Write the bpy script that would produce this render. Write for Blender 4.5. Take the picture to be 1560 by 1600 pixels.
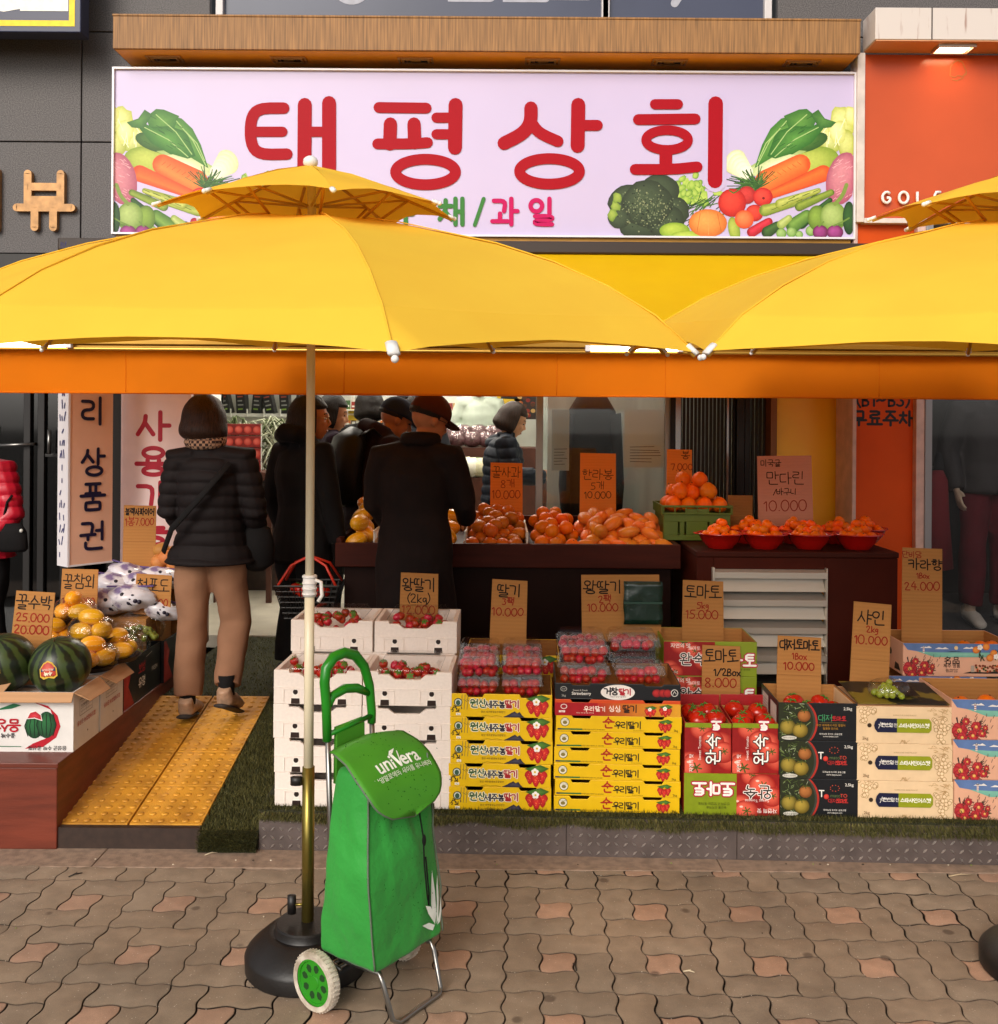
import bpy, bmesh, math, random
import numpy as np
from mathutils import Vector, Matrix, noise as mnoise
random.seed(7); rng = np.random.RandomState(7)
R = math.radians
S = bpy.context.scene
for o in list(bpy.data.objects): bpy.data.objects.remove(o)
# ------------------------------------------------------------------ camera
CAMZ, F, CX, CY = 1.72, 1560.0, 780.0, 660.0
cd = bpy.data.cameras.new('camera'); cam = bpy.data.objects.new('camera', cd); S.collection.objects.link(cam)
cd.sensor_fit = 'HORIZONTAL'; cd.sensor_width = 36; cd.lens = 36
cd.shift_y = -(800 - CY) / 1560.0
cd.clip_start = 0.05; cd.clip_end = 400
CR = Matrix.Rotation(R(90.0), 3, 'X') @ Matrix.Rotation(R(0.4), 3, 'Z')
cam.matrix_world = Matrix.Translation((0, 0, CAMZ)) @ CR.to_4x4()
S.camera = cam
S.render.resolution_x, S.render.resolution_y = 998, 1024
# ------------------------------------------------------------------ world, sun, exposure
SEL = 31
w = bpy.data.worlds.new('World'); S.world = w; w.use_nodes = True
nt = w.node_tree; bg = nt.nodes['Background']
sky = nt.nodes.new('ShaderNodeTexSky'); sky.sky_type = 'NISHITA'; sky.sun_disc = False
sky.sun_elevation = R(SEL); sky.sun_rotation = R(200); sky.dust_density = 3.0; sky.air_density = 1.2
hs = nt.nodes.new('ShaderNodeHueSaturation'); hs.inputs['Saturation'].default_value = 0.22
nt.links.new(sky.outputs[0], hs.inputs['Color']); nt.links.new(hs.outputs[0], bg.inputs[0])
bg.inputs[1].default_value = 0.125
sl = bpy.data.lights.new('sun', 'SUN'); sl.energy = 1.7; sl.angle = R(28); sl.color = (1, .91, .79)
so = bpy.data.objects.new('sun', sl); S.collection.objects.link(so)
sd = Vector((math.sin(R(200)) * math.cos(R(SEL)), math.cos(R(200)) * math.cos(R(SEL)), math.sin(R(SEL))))
so.rotation_euler = sd.to_track_quat('Z', 'Y').to_euler()
S.view_settings.view_transform = 'Standard'; S.view_settings.look = 'None'
S.view_settings.gamma = 1.0; S.view_settings.exposure = 0.12
S.render.engine = 'CYCLES'
S.cycles.use_denoising = True
S.cycles.max_bounces = 10; S.cycles.diffuse_bounces = 4; S.cycles.transparent_max_bounces = 16
S.cycles.sample_clamp_indirect = 6.0
# ------------------------------------------------------------------ small helpers
def at(u, v, Y):
    """photo pixel (u, v) seen at depth Y -> world point"""
    d = CR @ Vector(((u - CX) / F, -(v - CY) / F, -1.0))
    return Vector((0, 0, CAMZ)) + d * (Y / d.y)
def srgb(h):
    h = h.lstrip('#'); c = [int(h[i:i + 2], 16) / 255 for i in (0, 2, 4)]
    return tuple(x / 12.92 if x <= .04045 else ((x + .055) / 1.055) ** 2.4 for x in c)
def lin(c): return srgb(c) if isinstance(c, str) else tuple(c)
def mix(a, b, t): a, b = lin(a), lin(b); return tuple(x + (y - x) * t for x, y in zip(a, b))
def link(o, parent=None):
    S.collection.objects.link(o)
    if parent is not None: o.parent = parent
    return o
def tag(o, label=None, cat=None, group=None, kind=None):
    if label: o['label'] = label
    if cat: o['category'] = cat
    if group: o['group'] = group
    if kind: o['kind'] = kind
    return o
def thing(name, label, cat, loc=(0, 0, 0), rz=0.0, group=None, rot=None):
    o = bpy.data.objects.new(name, None); o.empty_display_size = .1; link(o)
    o.location = loc; o.rotation_euler = rot if rot else (0, 0, rz)
    return tag(o, label, cat, group)
KIDS = {}
def kids(o):
    return [c for c in bpy.data.objects if c.parent == o]
def dup(root, loc=None, rz=None, label=None, group=None, rot=None, scale=None):
    r = root.copy(); S.collection.objects.link(r)
    if loc is not None: r.location = loc
    if rz is not None: r.rotation_euler = (0, 0, rz)
    if rot is not None: r.rotation_euler = rot
    if scale is not None: r.scale = scale if hasattr(scale, '__len__') else (scale,) * 3
    if label: r['label'] = label
    if group: r['group'] = group
    for c in CHILD.get(root.name, []):
        k = c.copy(); S.collection.objects.link(k); k.parent = r
        CHILD.setdefault(r.name, []).append(k)
        for g in CHILD.get(c.name, []):
            q = g.copy(); S.collection.objects.link(q); q.parent = k
            CHILD.setdefault(k.name, []).append(q)
    return r
CHILD = {}
def adopt(o, parent):
    if parent is not None:
        o.parent = parent; CHILD.setdefault(parent.name, []).append(o)
    return o
# ------------------------------------------------------------------ materials
MATS = {}
def nodes(name):
    m = bpy.data.materials.new(name); m.use_nodes = True
    t = m.node_tree; b = t.nodes['Principled BSDF']
    return m, t, b
def coords(t, scale=(1, 1, 1), kind='Object'):
    tc = t.nodes.new('ShaderNodeTexCoord'); mp = t.nodes.new('ShaderNodeMapping')
    mp.inputs['Scale'].default_value = scale
    t.links.new(tc.outputs[kind], mp.inputs[0]); return mp.outputs[0]
def M(name, col, rough=.6, metal=0., spec=.5, var=0., vs=8., bump=0., bs=60., st=(1, 1, 1), col2=None, emit=None, es=0., sss=0., coat=0., sheen=0., det=6., lo=.35, hi=.65, bd=.004):
    """principled material: colour broken up by noise (var / col2), bump from finer noise; st stretches the noise"""
    if name in MATS: return MATS[name]
    m, t, b = nodes(name); c = lin(col)
    b.inputs['Base Color'].default_value = (*c, 1); b.inputs['Roughness'].default_value = rough
    b.inputs['Metallic'].default_value = metal; b.inputs['Specular IOR Level'].default_value = spec
    if coat: b.inputs['Coat Weight'].default_value = coat; b.inputs['Coat Roughness'].default_value = .15
    if sheen: b.inputs['Sheen Weight'].default_value = sheen; b.inputs['Sheen Roughness'].default_value = .5
    if sss: b.inputs['Subsurface Weight'].default_value = sss; b.inputs['Subsurface Scale'].default_value = .01
    if emit is not None:
        b.inputs['Emission Color'].default_value = (*lin(emit), 1); b.inputs['Emission Strength'].default_value = es
    if var or col2:
        n = t.nodes.new('ShaderNodeTexNoise'); n.inputs['Scale'].default_value = vs; n.inputs['Detail'].default_value = det
        t.links.new(coords(t, st), n.inputs['Vector'])
        r = t.nodes.new('ShaderNodeValToRGB'); t.links.new(n.outputs[0], r.inputs[0])
        r.color_ramp.elements[0].position = lo; r.color_ramp.elements[1].position = hi
        a = lin(col2) if col2 else tuple(min(1, x * (1 - var)) for x in c)
        z = c if col2 else tuple(min(1, x * (1 + var)) for x in c)
        r.color_ramp.elements[0].color = (*a, 1); r.color_ramp.elements[1].color = (*z, 1)
        t.links.new(r.outputs[0], b.inputs['Base Color'])
    if bump:
        n = t.nodes.new('ShaderNodeTexNoise'); n.inputs['Scale'].default_value = bs; n.inputs['Detail'].default_value = 4
        t.links.new(coords(t, st), n.inputs['Vector'])
        bp = t.nodes.new('ShaderNodeBump'); bp.inputs['Strength'].default_value = bump; bp.inputs['Distance'].default_value = bd
        t.links.new(n.outputs[0], bp.inputs['Height']); t.links.new(bp.outputs[0], b.inputs['Normal'])
    MATS[name] = m; return m
def M_fabric(name, col, tcol, tw, rough=.8, var=.04):
    """woven canvas that lets light through"""
    m, t, b = nodes(name); b.inputs['Roughness'].default_value = rough; b.inputs['Specular IOR Level'].default_value = .2
    n = t.nodes.new('ShaderNodeTexNoise'); n.inputs['Scale'].default_value = 5; n.inputs['Detail'].default_value = 5
    t.links.new(coords(t), n.inputs['Vector'])
    r = t.nodes.new('ShaderNodeValToRGB'); t.links.new(n.outputs[0], r.inputs[0])
    c = lin(col)
    r.color_ramp.elements[0].position = .3; r.color_ramp.elements[1].position = .7
    r.color_ramp.elements[0].color = (*[x * (1 - var) for x in c], 1); r.color_ramp.elements[1].color = (*[min(1, x * (1 + var)) for x in c], 1)
    t.links.new(r.outputs[0], b.inputs['Base Color'])
    wv = t.nodes.new('ShaderNodeTexNoise'); wv.inputs['Scale'].default_value = 500
    bp = t.nodes.new('ShaderNodeBump'); bp.inputs['Strength'].default_value = .15; bp.inputs['Distance'].default_value = .002
    t.links.new(coords(t), wv.inputs['Vector']); t.links.new(wv.outputs[0], bp.inputs['Height']); t.links.new(bp.outputs[0], b.inputs['Normal'])
    tr = t.nodes.new('ShaderNodeBsdfTranslucent'); tr.inputs[0].default_value = (*lin(tcol), 1)
    mx = t.nodes.new('ShaderNodeMixShader'); mx.inputs[0].default_value = tw
    out = t.nodes['Material Output']
    t.links.new(b.outputs[0], mx.inputs[1]); t.links.new(tr.outputs[0], mx.inputs[2]); t.links.new(mx.outputs[0], out.inputs[0])
    MATS[name] = m; return m
def M_clear(name, tint=(.95, .95, .95), gloss=.12, rough=.08, fres=1.45, bump=0.):
    """thin clear plastic or a window pane: see-through plus a mirror-like sheen"""
    m, t, b = nodes(name); t.nodes.remove(b)
    tp = t.nodes.new('ShaderNodeBsdfTransparent'); tp.inputs[0].default_value = (*tint, 1)
    g = t.nodes.new('ShaderNodeBsdfGlossy'); g.inputs['Roughness'].default_value = rough
    lw = t.nodes.new('ShaderNodeLayerWeight'); lw.inputs[0].default_value = .5
    pw = t.nodes.new('ShaderNodeMath'); pw.operation = 'POWER'; pw.inputs[1].default_value = 4; t.links.new(lw.outputs['Facing'], pw.inputs[0])
    ad = t.nodes.new('ShaderNodeMath'); ad.operation = 'MULTIPLY_ADD'; ad.inputs[1].default_value = fres - 1; ad.inputs[2].default_value = gloss; ad.use_clamp = True
    t.links.new(pw.outputs[0], ad.inputs[0])
    if bump:
        n = t.nodes.new('ShaderNodeTexNoise'); n.inputs['Scale'].default_value = 45; t.links.new(coords(t), n.inputs['Vector'])
        bp = t.nodes.new('ShaderNodeBump'); bp.inputs['Strength'].default_value = bump; bp.inputs['Distance'].default_value = .01
        t.links.new(n.outputs[0], bp.inputs['Height']); t.links.new(bp.outputs[0], g.inputs['Normal'])
    mx = t.nodes.new('ShaderNodeMixShader'); t.links.new(ad.outputs[0], mx.inputs[0])
    t.links.new(tp.outputs[0], mx.inputs[1]); t.links.new(g.outputs[0], mx.inputs[2])
    t.links.new(mx.outputs[0], t.nodes['Material Output'].inputs[0]); MATS[name] = m; return m
def M_attr(name, rough=.5, spec=.4, var=.06, vs=30., bump=0., bs=80., lines=0.):
    """printed or painted surface: colour comes from the mesh's own 'Col' attribute"""
    m, t, b = nodes(name); b.inputs['Roughness'].default_value = rough; b.inputs['Specular IOR Level'].default_value = spec
    a = t.nodes.new('ShaderNodeAttribute'); a.attribute_name = 'Col'
    n = t.nodes.new('ShaderNodeTexNoise'); n.inputs['Scale'].default_value = vs; n.inputs['Detail'].default_value = 8
    t.links.new(coords(t), n.inputs['Vector'])
    mr = t.nodes.new('ShaderNodeMapRange'); mr.inputs[1].default_value = .3; mr.inputs[2].default_value = .7
    mr.inputs[3].default_value = 1 - var; mr.inputs[4].default_value = 1 + var; t.links.new(n.outputs[0], mr.inputs[0])
    vm = t.nodes.new('ShaderNodeVectorMath'); vm.operation = 'SCALE'
    t.links.new(a.outputs['Color'], vm.inputs[0]); t.links.new(mr.outputs[0], vm.inputs['Scale'])
    t.links.new(vm.outputs[0], b.inputs['Base Color'])
    if bump:
        n2 = t.nodes.new('ShaderNodeTexNoise'); n2.inputs['Scale'].default_value = bs; t.links.new(coords(t), n2.inputs['Vector'])
        bp = t.nodes.new('ShaderNodeBump'); bp.inputs['Strength'].default_value = bump; bp.inputs['Distance'].default_value = .003
        t.links.new(n2.outputs[0], bp.inputs['Height']); t.links.new(bp.outputs[0], b.inputs['Normal'])
    MATS[name] = m; return m
def M_card(name, col, freq=260., amp=.12):
    """corrugated cardboard: faint horizontal flute lines"""
    m, t, b = nodes(name); b.inputs['Roughness'].default_value = .85; b.inputs['Specular IOR Level'].default_value = .15
    v = coords(t)
    wv = t.nodes.new('ShaderNodeTexWave'); wv.wave_type = 'BANDS'; wv.bands_direction = 'Z'; wv.inputs['Scale'].default_value = freq / 6.28 * .45
    wv.inputs['Distortion'].default_value = .6; wv.inputs['Detail'].default_value = 1; t.links.new(v, wv.inputs['Vector'])
    n = t.nodes.new('ShaderNodeTexNoise'); n.inputs['Scale'].default_value = 9; n.inputs['Detail'].default_value = 6; t.links.new(v, n.inputs['Vector'])
    c = lin(col)
    r = t.nodes.new('ShaderNodeValToRGB'); r.color_ramp.elements[0].color = (*[x * (1 - amp) for x in c], 1); r.color_ramp.elements[1].color = (*c, 1)
    ad = t.nodes.new('ShaderNodeMath'); ad.operation = 'MULTIPLY_ADD'; ad.inputs[1].default_value = .5
    t.links.new(wv.outputs[0], ad.inputs[0])
    mu = t.nodes.new('ShaderNodeMath'); mu.operation = 'MULTIPLY'; mu.inputs[1].default_value = .6; t.links.new(n.outputs[0], mu.inputs[0])
    t.links.new(mu.outputs[0], ad.inputs[2]); t.links.new(ad.outputs[0], r.inputs[0]); t.links.new(r.outputs[0], b.inputs['Base Color'])
    bp = t.nodes.new('ShaderNodeBump'); bp.inputs['Strength'].default_value = .25; bp.inputs['Distance'].default_value = .002
    t.links.new(wv.outputs[0], bp.inputs['Height']); t.links.new(bp.outputs[0], b.inputs['Normal'])
    MATS[name] = m; return m
# ------------------------------------------------------------------ mesh builder
class MB:
    def __init__(s): s.v = []; s.f = []; s.mi = []; s.cur = 0; s.T = None; s.c = []; s.col = (1, 1, 1)
    def add(s, vs, fs):
        n = len(s.v)
        for p in vs:
            p = Vector(p); s.v.append(s.T @ p if s.T is not None else p); s.c.append(s.col)
        for f in fs: s.f.append([i + n for i in f]); s.mi.append(s.cur)
        return s
    def box(s, x0, x1, y0, y1, z0, z1, rot=None, about=None):
        vs = [Vector(p) for p in ((x0, y0, z0), (x1, y0, z0), (x1, y1, z0), (x0, y1, z0), (x0, y0, z1), (x1, y0, z1), (x1, y1, z1), (x0, y1, z1))]
        if rot is not None:
            c = Vector(about) if about else Vector(((x0 + x1) / 2, (y0 + y1) / 2, (z0 + z1) / 2))
            vs = [rot @ (p - c) + c for p in vs]
        return s.add(vs, [(0, 3, 2, 1), (4, 5, 6, 7), (0, 1, 5, 4), (1, 2, 6, 5), (2, 3, 7, 6), (3, 0, 4, 7)])
    def quad(s, a, b, c, d): return s.add([a, b, c, d], [(0, 1, 2, 3)])
    def lathe(s, prof, n=32, c=(0, 0, 0), ax='Z', closed=True):
        vs = []; fs = []
        for r, z in prof:
            for k in range(n):
                a = 2 * math.pi * k / n; x, y = r * math.cos(a), r * math.sin(a)
                p = (x, y, z) if ax == 'Z' else ((z, x, y) if ax == 'X' else (x, z, y))
                vs.append(Vector(p) + Vector(c))
        for i in range(len(prof) - 1):
            for k in range(n): fs.append((i * n + k, i * n + (k + 1) % n, (i + 1) * n + (k + 1) % n, (i + 1) * n + k))
        if closed:
            fs.append(tuple(range(n))[::-1]); fs.append(tuple((len(prof) - 1) * n + k for k in range(n)))
        return s.add(vs, fs)
    def tube(s, pts, r, n=10, closed=False, side=None, rb=None, cap=True):
        """sweep a circle (or an ellipse r x rb with r along 'side') along pts; r may be a list"""
        pts = [Vector(p) for p in pts]; m = len(pts)
        rs = r if hasattr(r, '__len__') else [r] * m
        rbs = rs if rb is None else (rb if hasattr(rb, '__len__') else [rb] * m)
        vs = []; fs = []; a = None
        for i in range(m):
            if closed: t = pts[(i + 1) % m] - pts[i - 1]
            else: t = pts[min(i + 1, m - 1)] - pts[max(i - 1, 0)]
            if t.length < 1e-9: t = Vector((0, 0, 1))
            t.normalize()
            if side is not None: a = Vector(side)
            elif a is None: a = Vector((1, 0, 0)) if abs(t.x) < .8 else Vector((0, 1, 0))
            a = a - t * a.dot(t)
            if a.length < 1e-6: a = t.orthogonal()
            a.normalize(); b = t.cross(a)
            for k in range(n):
                g = 2 * math.pi * k / n
                vs.append(pts[i] + a * (rs[i] * math.cos(g)) + b * (rbs[i] * math.sin(g)))
        for i in range(m if closed else m - 1):
            j = (i + 1) % m
            for k in range(n): fs.append((i * n + k, i * n + (k + 1) % n, j * n + (k + 1) % n, j * n + k))
        if not closed and cap: fs.append(tuple(range(n))[::-1]); fs.append(tuple((m - 1) * n + k for k in range(n)))
        return s.add(vs, fs)
    def ball(s, c, r, n=16, m=10, fn=None, rot=None):
        r = r if hasattr(r, '__len__') else (r, r, r); c = Vector(c); vs = []; fs = []
        for i in range(m + 1):
            th = math.pi * i / m
            for k in range(n):
                a = 2 * math.pi * k / n
                d = Vector((math.sin(th) * math.cos(a), math.sin(th) * math.sin(a), math.cos(th)))
                if fn: d = fn(d)
                p = Vector((d.x * r[0], d.y * r[1], d.z * r[2]))
                vs.append(c + (rot @ p if rot is not None else p))
        for i in range(m):
            for k in range(n): fs.append((i * n + k, (i + 1) * n + k, (i + 1) * n + (k + 1) % n, i * n + (k + 1) % n))
        return s.add(vs, fs)
    def prism(s, poly, y0, y1):
        """poly in (x, z), pushed from y0 (front) to y1 (back)"""
        n = len(poly); vs = [(x, y0, z) for x, z in poly] + [(x, y1, z) for x, z in poly]
        fs = [tuple(range(n)), tuple(range(2 * n - 1, n - 1, -1))] + [(i, i + n, (i + 1) % n + n, (i + 1) % n) for i in range(n)]
        return s.add(vs, fs)
    def mesh(s, name, mats, smooth=False, colors=False):
        me = bpy.data.meshes.new(name); me.from_pydata([tuple(p) for p in s.v], [], s.f)
        for m in (mats if isinstance(mats, (list, tuple)) else [mats]): me.materials.append(m)
        if any(s.mi): me.polygons.foreach_set('material_index', s.mi)
        if colors:
            ca = me.color_attributes.new('Col', 'FLOAT_COLOR', 'POINT')
            ca.data.foreach_set('color', np.array([(*c, 1) for c in s.c], dtype=np.float32).ravel())
        if smooth: me.polygons.foreach_set('use_smooth', [True] * len(me.polygons))
        me.update(); return me
    def build(s, name, mats, parent=None, smooth=False, bevel=0., auto=None, colors=False, loc=None, rot=None, seg=2):
        o = bpy.data.objects.new(name, s.mesh(name, mats, smooth or auto is not None, colors)); link(o)
        adopt(o, parent)
        if loc is not None: o.location = loc
        if rot is not None: o.rotation_euler = rot
        if auto is not None:
            me = o.data; sharp_by_angle(me, R(auto))
        if bevel:
            b = o.modifiers.new('bevel', 'BEVEL'); b.width = bevel; b.segments = seg; b.limit_method = 'ANGLE'; b.angle_limit = R(40); b.harden_normals = False
        return o
def sharp_by_angle(me, ang):
    bm = bmesh.new(); bm.from_mesh(me)
    bmesh.ops.recalc_face_normals(bm, faces=bm.faces)
    for e in bm.edges:
        if len(e.link_faces) == 2 and e.calc_face_angle(0) > ang: e.smooth = False
    bm.to_mesh(me); bm.free()
# ------------------------------------------------------------------ strokes: Hangul and digits drawn with a pen
CIR = [(.5 + .5 * math.cos(a), .5 + .5 * math.sin(a)) for a in [math.pi / 2 + 2 * math.pi * k / 14 for k in range(14)]]
def cir(cx, cy, rx, ry): return [(cx + (x - .5) * 2 * rx, cy + (y - .5) * 2 * ry) for x, y in CIR] + ['c']
SI = [[(.5, 1), (.46, .62), (0, 0)], [(.49, .6), (1, 0)]]
CONS = {
 'ㄱ': [[(0, 1), (1, 1), (.86, 0)]], 'ㄴ': [[(0, 1), (0, 0), (1, 0)]], 'ㄷ': [[(1, 1), (0, 1), (0, 0), (1, 0)]],
 'ㄹ': [[(0, 1), (1, 1), (1, .52), (0, .5), (0, 0), (1, 0)]], 'ㅁ': [[(0, 1), (1, 1), (1, 0), (0, 0), 'c']],
 'ㅂ': [[(0, 1), (0, 0), (1, 0), (1, 1)], [(0, .5), (1, .5)]], 'ㅅ': SI, 'ㅇ': [cir(.5, .5, .5, .5)],
 'ㅈ': [[(0, 1), (1, 1)], [(.5, 1), (.45, .6), (0, 0)], [(.49, .55), (1, 0)]],
 'ㅊ': [[(.5, 1.12), (.5, .95)], [(0, .78), (1, .78)], [(.5, .78), (.45, .5), (0, 0)], [(.49, .45), (1, 0)]],
 'ㅋ': [[(0, 1), (1, 1), (.86, 0)], [(0, .52), (.92, .55)]], 'ㅌ': [[(1, 1), (0, 1), (0, 0), (1, 0)], [(0, .5), (.92, .5)]],
 'ㅍ': [[(0, 1), (1, 1)], [(0, 0), (1, 0)], [(.3, 1), (.3, 0)], [(.7, 1), (.7, 0)]],
 'ㅎ': [[(.25, 1.1), (.75, 1.1)], [(0, .78), (1, .78)], cir(.5, .28, .36, .28)]}
for d, b in (('ㄲ', 'ㄱ'), ('ㄸ', 'ㄷ'), ('ㅃ', 'ㅂ'), ('ㅆ', 'ㅅ'), ('ㅉ', 'ㅈ')):
    CONS[d] = [[(p if p == 'c' else (p[0] * .42 + q, p[1])) for p in st] for q in (0, .56) for st in CONS[b]]
VERT = {'ㅏ': [[(.25, 1), (.25, 0)], [(.25, .52), (1, .52)]], 'ㅑ': [[(.25, 1), (.25, 0)], [(.25, .66), (1, .66)], [(.25, .4), (1, .4)]],
 'ㅓ': [[(.75, 1), (.75, 0)], [(.75, .52), (0, .52)]], 'ㅕ': [[(.75, 1), (.75, 0)], [(.75, .66), (0, .66)], [(.75, .36), (0, .36)]],
 'ㅣ': [[(.45, 1), (.45, 0)]], 'ㅐ': [[(.1, 1), (.1, 0)], [(.85, 1), (.85, 0)], [(.1, .5), (.85, .5)]],
 'ㅔ': [[(.4, 1), (.4, 0)], [(.95, 1), (.95, 0)], [(-.1, .52), (.4, .52)]],
 'ㅖ': [[(.4, 1), (.4, 0)], [(.95, 1), (.95, 0)], [(-.1, .64), (.4, .64)], [(-.1, .38), (.4, .38)]]}
HORZ = {'ㅗ': [[(0, 0), (1, 0)], [(.5, 0), (.5, 1)]], 'ㅛ': [[(0, 0), (1, 0)], [(.33, 0), (.33, 1)], [(.67, 0), (.67, 1)]],
 'ㅜ': [[(0, 1), (1, 1)], [(.5, 1), (.5, 0)]], 'ㅠ': [[(0, 1), (1, 1)], [(.33, 1), (.33, 0)], [(.67, 1), (.67, 0)]], 'ㅡ': [[(0, .5), (1, .5)]]}
COMP = {'ㅘ': 'ㅗㅏ', 'ㅙ': 'ㅗㅐ', 'ㅚ': 'ㅗㅣ', 'ㅝ': 'ㅜㅓ', 'ㅞ': 'ㅜㅔ', 'ㅟ': 'ㅜㅣ', 'ㅢ': 'ㅡㅣ'}
CHO = 'ㄱㄲㄴㄷㄸㄹㅁㅂㅃㅅㅆㅇㅈㅉㅊㅋㅌㅍㅎ'; JUNG = 'ㅏㅐㅑㅒㅓㅔㅕㅖㅗㅘㅙㅚㅛㅜㅝㅞㅟㅠㅡㅢㅣ'
JONG = ['', 'ㄱ', 'ㄲ', 'ㄱ', 'ㄴ', 'ㄴ', 'ㄴ', 'ㄷ', 'ㄹ', 'ㄹ', 'ㄹ', 'ㄹ', 'ㄹ', 'ㄹ', 'ㄹ', 'ㄹ', 'ㅁ', 'ㅂ', 'ㅂ', 'ㅅ', 'ㅆ', 'ㅇ', 'ㅈ', 'ㅊ', 'ㅋ', 'ㅌ', 'ㅍ', 'ㅎ']
OTHER = {'0': ([cir(.3, .4, .28, .4)], .72), '1': ([[(.05, .62), (.25, .8), (.25, 0)]], .46), '2': ([[(.05, .62), (.12, .76), (.3, .8), (.46, .7), (.42, .48), (.05, 0), (.55, .02)]], .7),
 '3': ([[(.05, .78), (.48, .78), (.25, .46), (.48, .35), (.45, .08), (.2, 0), (.02, .1)]], .64), '4': ([[(.35, .8), (.02, .28), (.58, .28)], [(.42, .6), (.42, 0)]], .7),
 '5': ([[(.5, .8), (.1, .8), (.08, .46), (.35, .5), (.52, .28), (.38, .02), (.04, .04)]], .66), '7': ([[(.02, .78), (.52, .8), (.25, 0)]], .64),
 '8': ([[(.3, .42), (.08, .58), (.12, .76), (.3, .82), (.48, .74), (.48, .56), (.3, .42), (.08, .26), (.1, .06), (.3, 0), (.5, .07), (.5, .26), 'c']], .7),
 '9': ([[(.5, .6), (.3, .8), (.08, .6), (.28, .42), (.5, .6), (.42, 0)]], .66), '.': ([[(.1, .02), (.16, .02)]], .3), ',': ([[(.12, .05), (.06, -.12)]], .3), ' ': ([], .4),
 '/': ([[(.05, 0), (.5, .85)]], .6), '(': ([[(.3, .95), (.08, .6), (.08, .25), (.3, -.1)]], .4), ')': ([[(.05, .95), (.27, .6), (.27, .25), (.05, -.1)]], .4), '~': ([[(0, .35), (.2, .48), (.4, .36), (.6, .48)]], .8),
 '-': ([[(.05, .4), (.45, .4)]], .55), 'B': ([[(.08, 0), (.08, .8), (.42, .76), (.42, .48), (.08, .42), (.5, .36), (.48, .04), (.08, 0)]], .66), 'o': ([cir(.24, .24, .22, .24)], .58), 'O': ([cir(.34, .4, .32, .4)], .85),
 'x': ([[(.05, .46), (.42, 0)], [(.42, .46), (.05, 0)]], .56), 'k': ([[(.06, .8), (.06, 0)], [(.42, .46), (.06, .2), (.42, 0)]], .52), 'g': ([[(.4, .4), (.2, .5), (.05, .25), (.25, .05), (.4, .4), (.4, -.2), (.1, -.28)]], .55),
 'G': ([[(.6, .68), (.36, .82), (.08, .58), (.08, .2), (.36, -.02), (.62, .16), (.62, .38), (.38, .38)]], .86), 'L': ([[(.08, .8), (.08, 0), (.5, 0)]], .68), 'F': ([[(.5, .8), (.08, .8), (.08, 0)], [(.08, .42), (.42, .42)]], .66),
 'M': ([[(.06, 0), (.1, .8), (.34, .25), (.58, .8), (.62, 0)]], .85), 'C': ([[(.58, .68), (.34, .82), (.08, .58), (.08, .2), (.34, -.02), (.58, .14)]], .8), 'E': ([[(.52, .8), (.08, .8), (.08, 0), (.52, 0)], [(.08, .42), (.46, .42)]], .7),
 'T': ([[(0, .8), (.6, .8)], [(.3, .8), (.3, 0)]], .72), 'S': ([[(.5, .7), (.28, .82), (.06, .62), (.28, .42), (.5, .22), (.28, -.02), (.04, .12)]], .66), 'B1': ([], .1)}
def fit(strokes, x0, y0, x1, y1):
    return [[p if p == 'c' else (x0 + p[0] * (x1 - x0), y0 + p[1] * (y1 - y0)) for p in st] for st in strokes]
def glyph(ch):
    """strokes of one character in a unit box and its advance"""
    o = ord(ch) - 0xAC00
    if 0 <= o < 11172:
        c, v, f = CHO[o // 588], JUNG[(o % 588) // 28], JONG[o % 28]
        out = []
        if v in VERT:
            out += fit(CONS[c], .04, .5 if f else .2, .5, .95 if f else .86); out += fit(VERT[v], .62, .42 if f else 0, .98, 1)
            if f: out += fit(CONS[f], .22, 0, .88, .32)
        elif v in HORZ:
            out += fit(CONS[c], .2, .62 if f else .5, .8, .98); a, b = (.4, .54) if f else (.08, .36)
            if v in 'ㅜㅠ' and not f: a, b = .0, .36
            out += fit(HORZ[v], 0, a, 1, b)
            if f: out += fit(CONS[f], .2, 0, .8, .28)
        else:
            h, vv = COMP[v]
            out += fit(CONS[c], .06, .62 if f else .52, .52, .98 if f else .92); out += fit(HORZ[h], 0, .36 if f else .12, .6, .54 if f else .42)
            out += fit(VERT[vv], .66, .34 if f else 0, .98, 1)
            if f: out += fit(CONS[f], .2, 0, .88, .24)
        return out, 1.12
    return OTHER.get(ch, ([], .5))
def chaikin(p, closed, it, rmax=1e9):
    """cut corners; the first cut never reaches further than rmax from a corner"""
    for step in range(it):
        q = []; n = len(p)
        if not closed: q.append(p[0])
        for i in range(n if closed else n - 1):
            a, b = p[i], p[(i + 1) % n]; L = math.hypot(b[0] - a[0], b[1] - a[1]) + 1e-12
            e = min(.25, rmax / L) if step == 0 else .25
            if step == 0 and not closed and n == 2: continue
            if closed or i > 0: q.append((a[0] * (1 - e) + b[0] * e, a[1] * (1 - e) + b[1] * e))
            if closed or i < n - 2: q.append((a[0] * e + b[0] * (1 - e), a[1] * e + b[1] * (1 - e)))
        if not closed: q.append(p[-1])
        p = q
    return p
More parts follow.
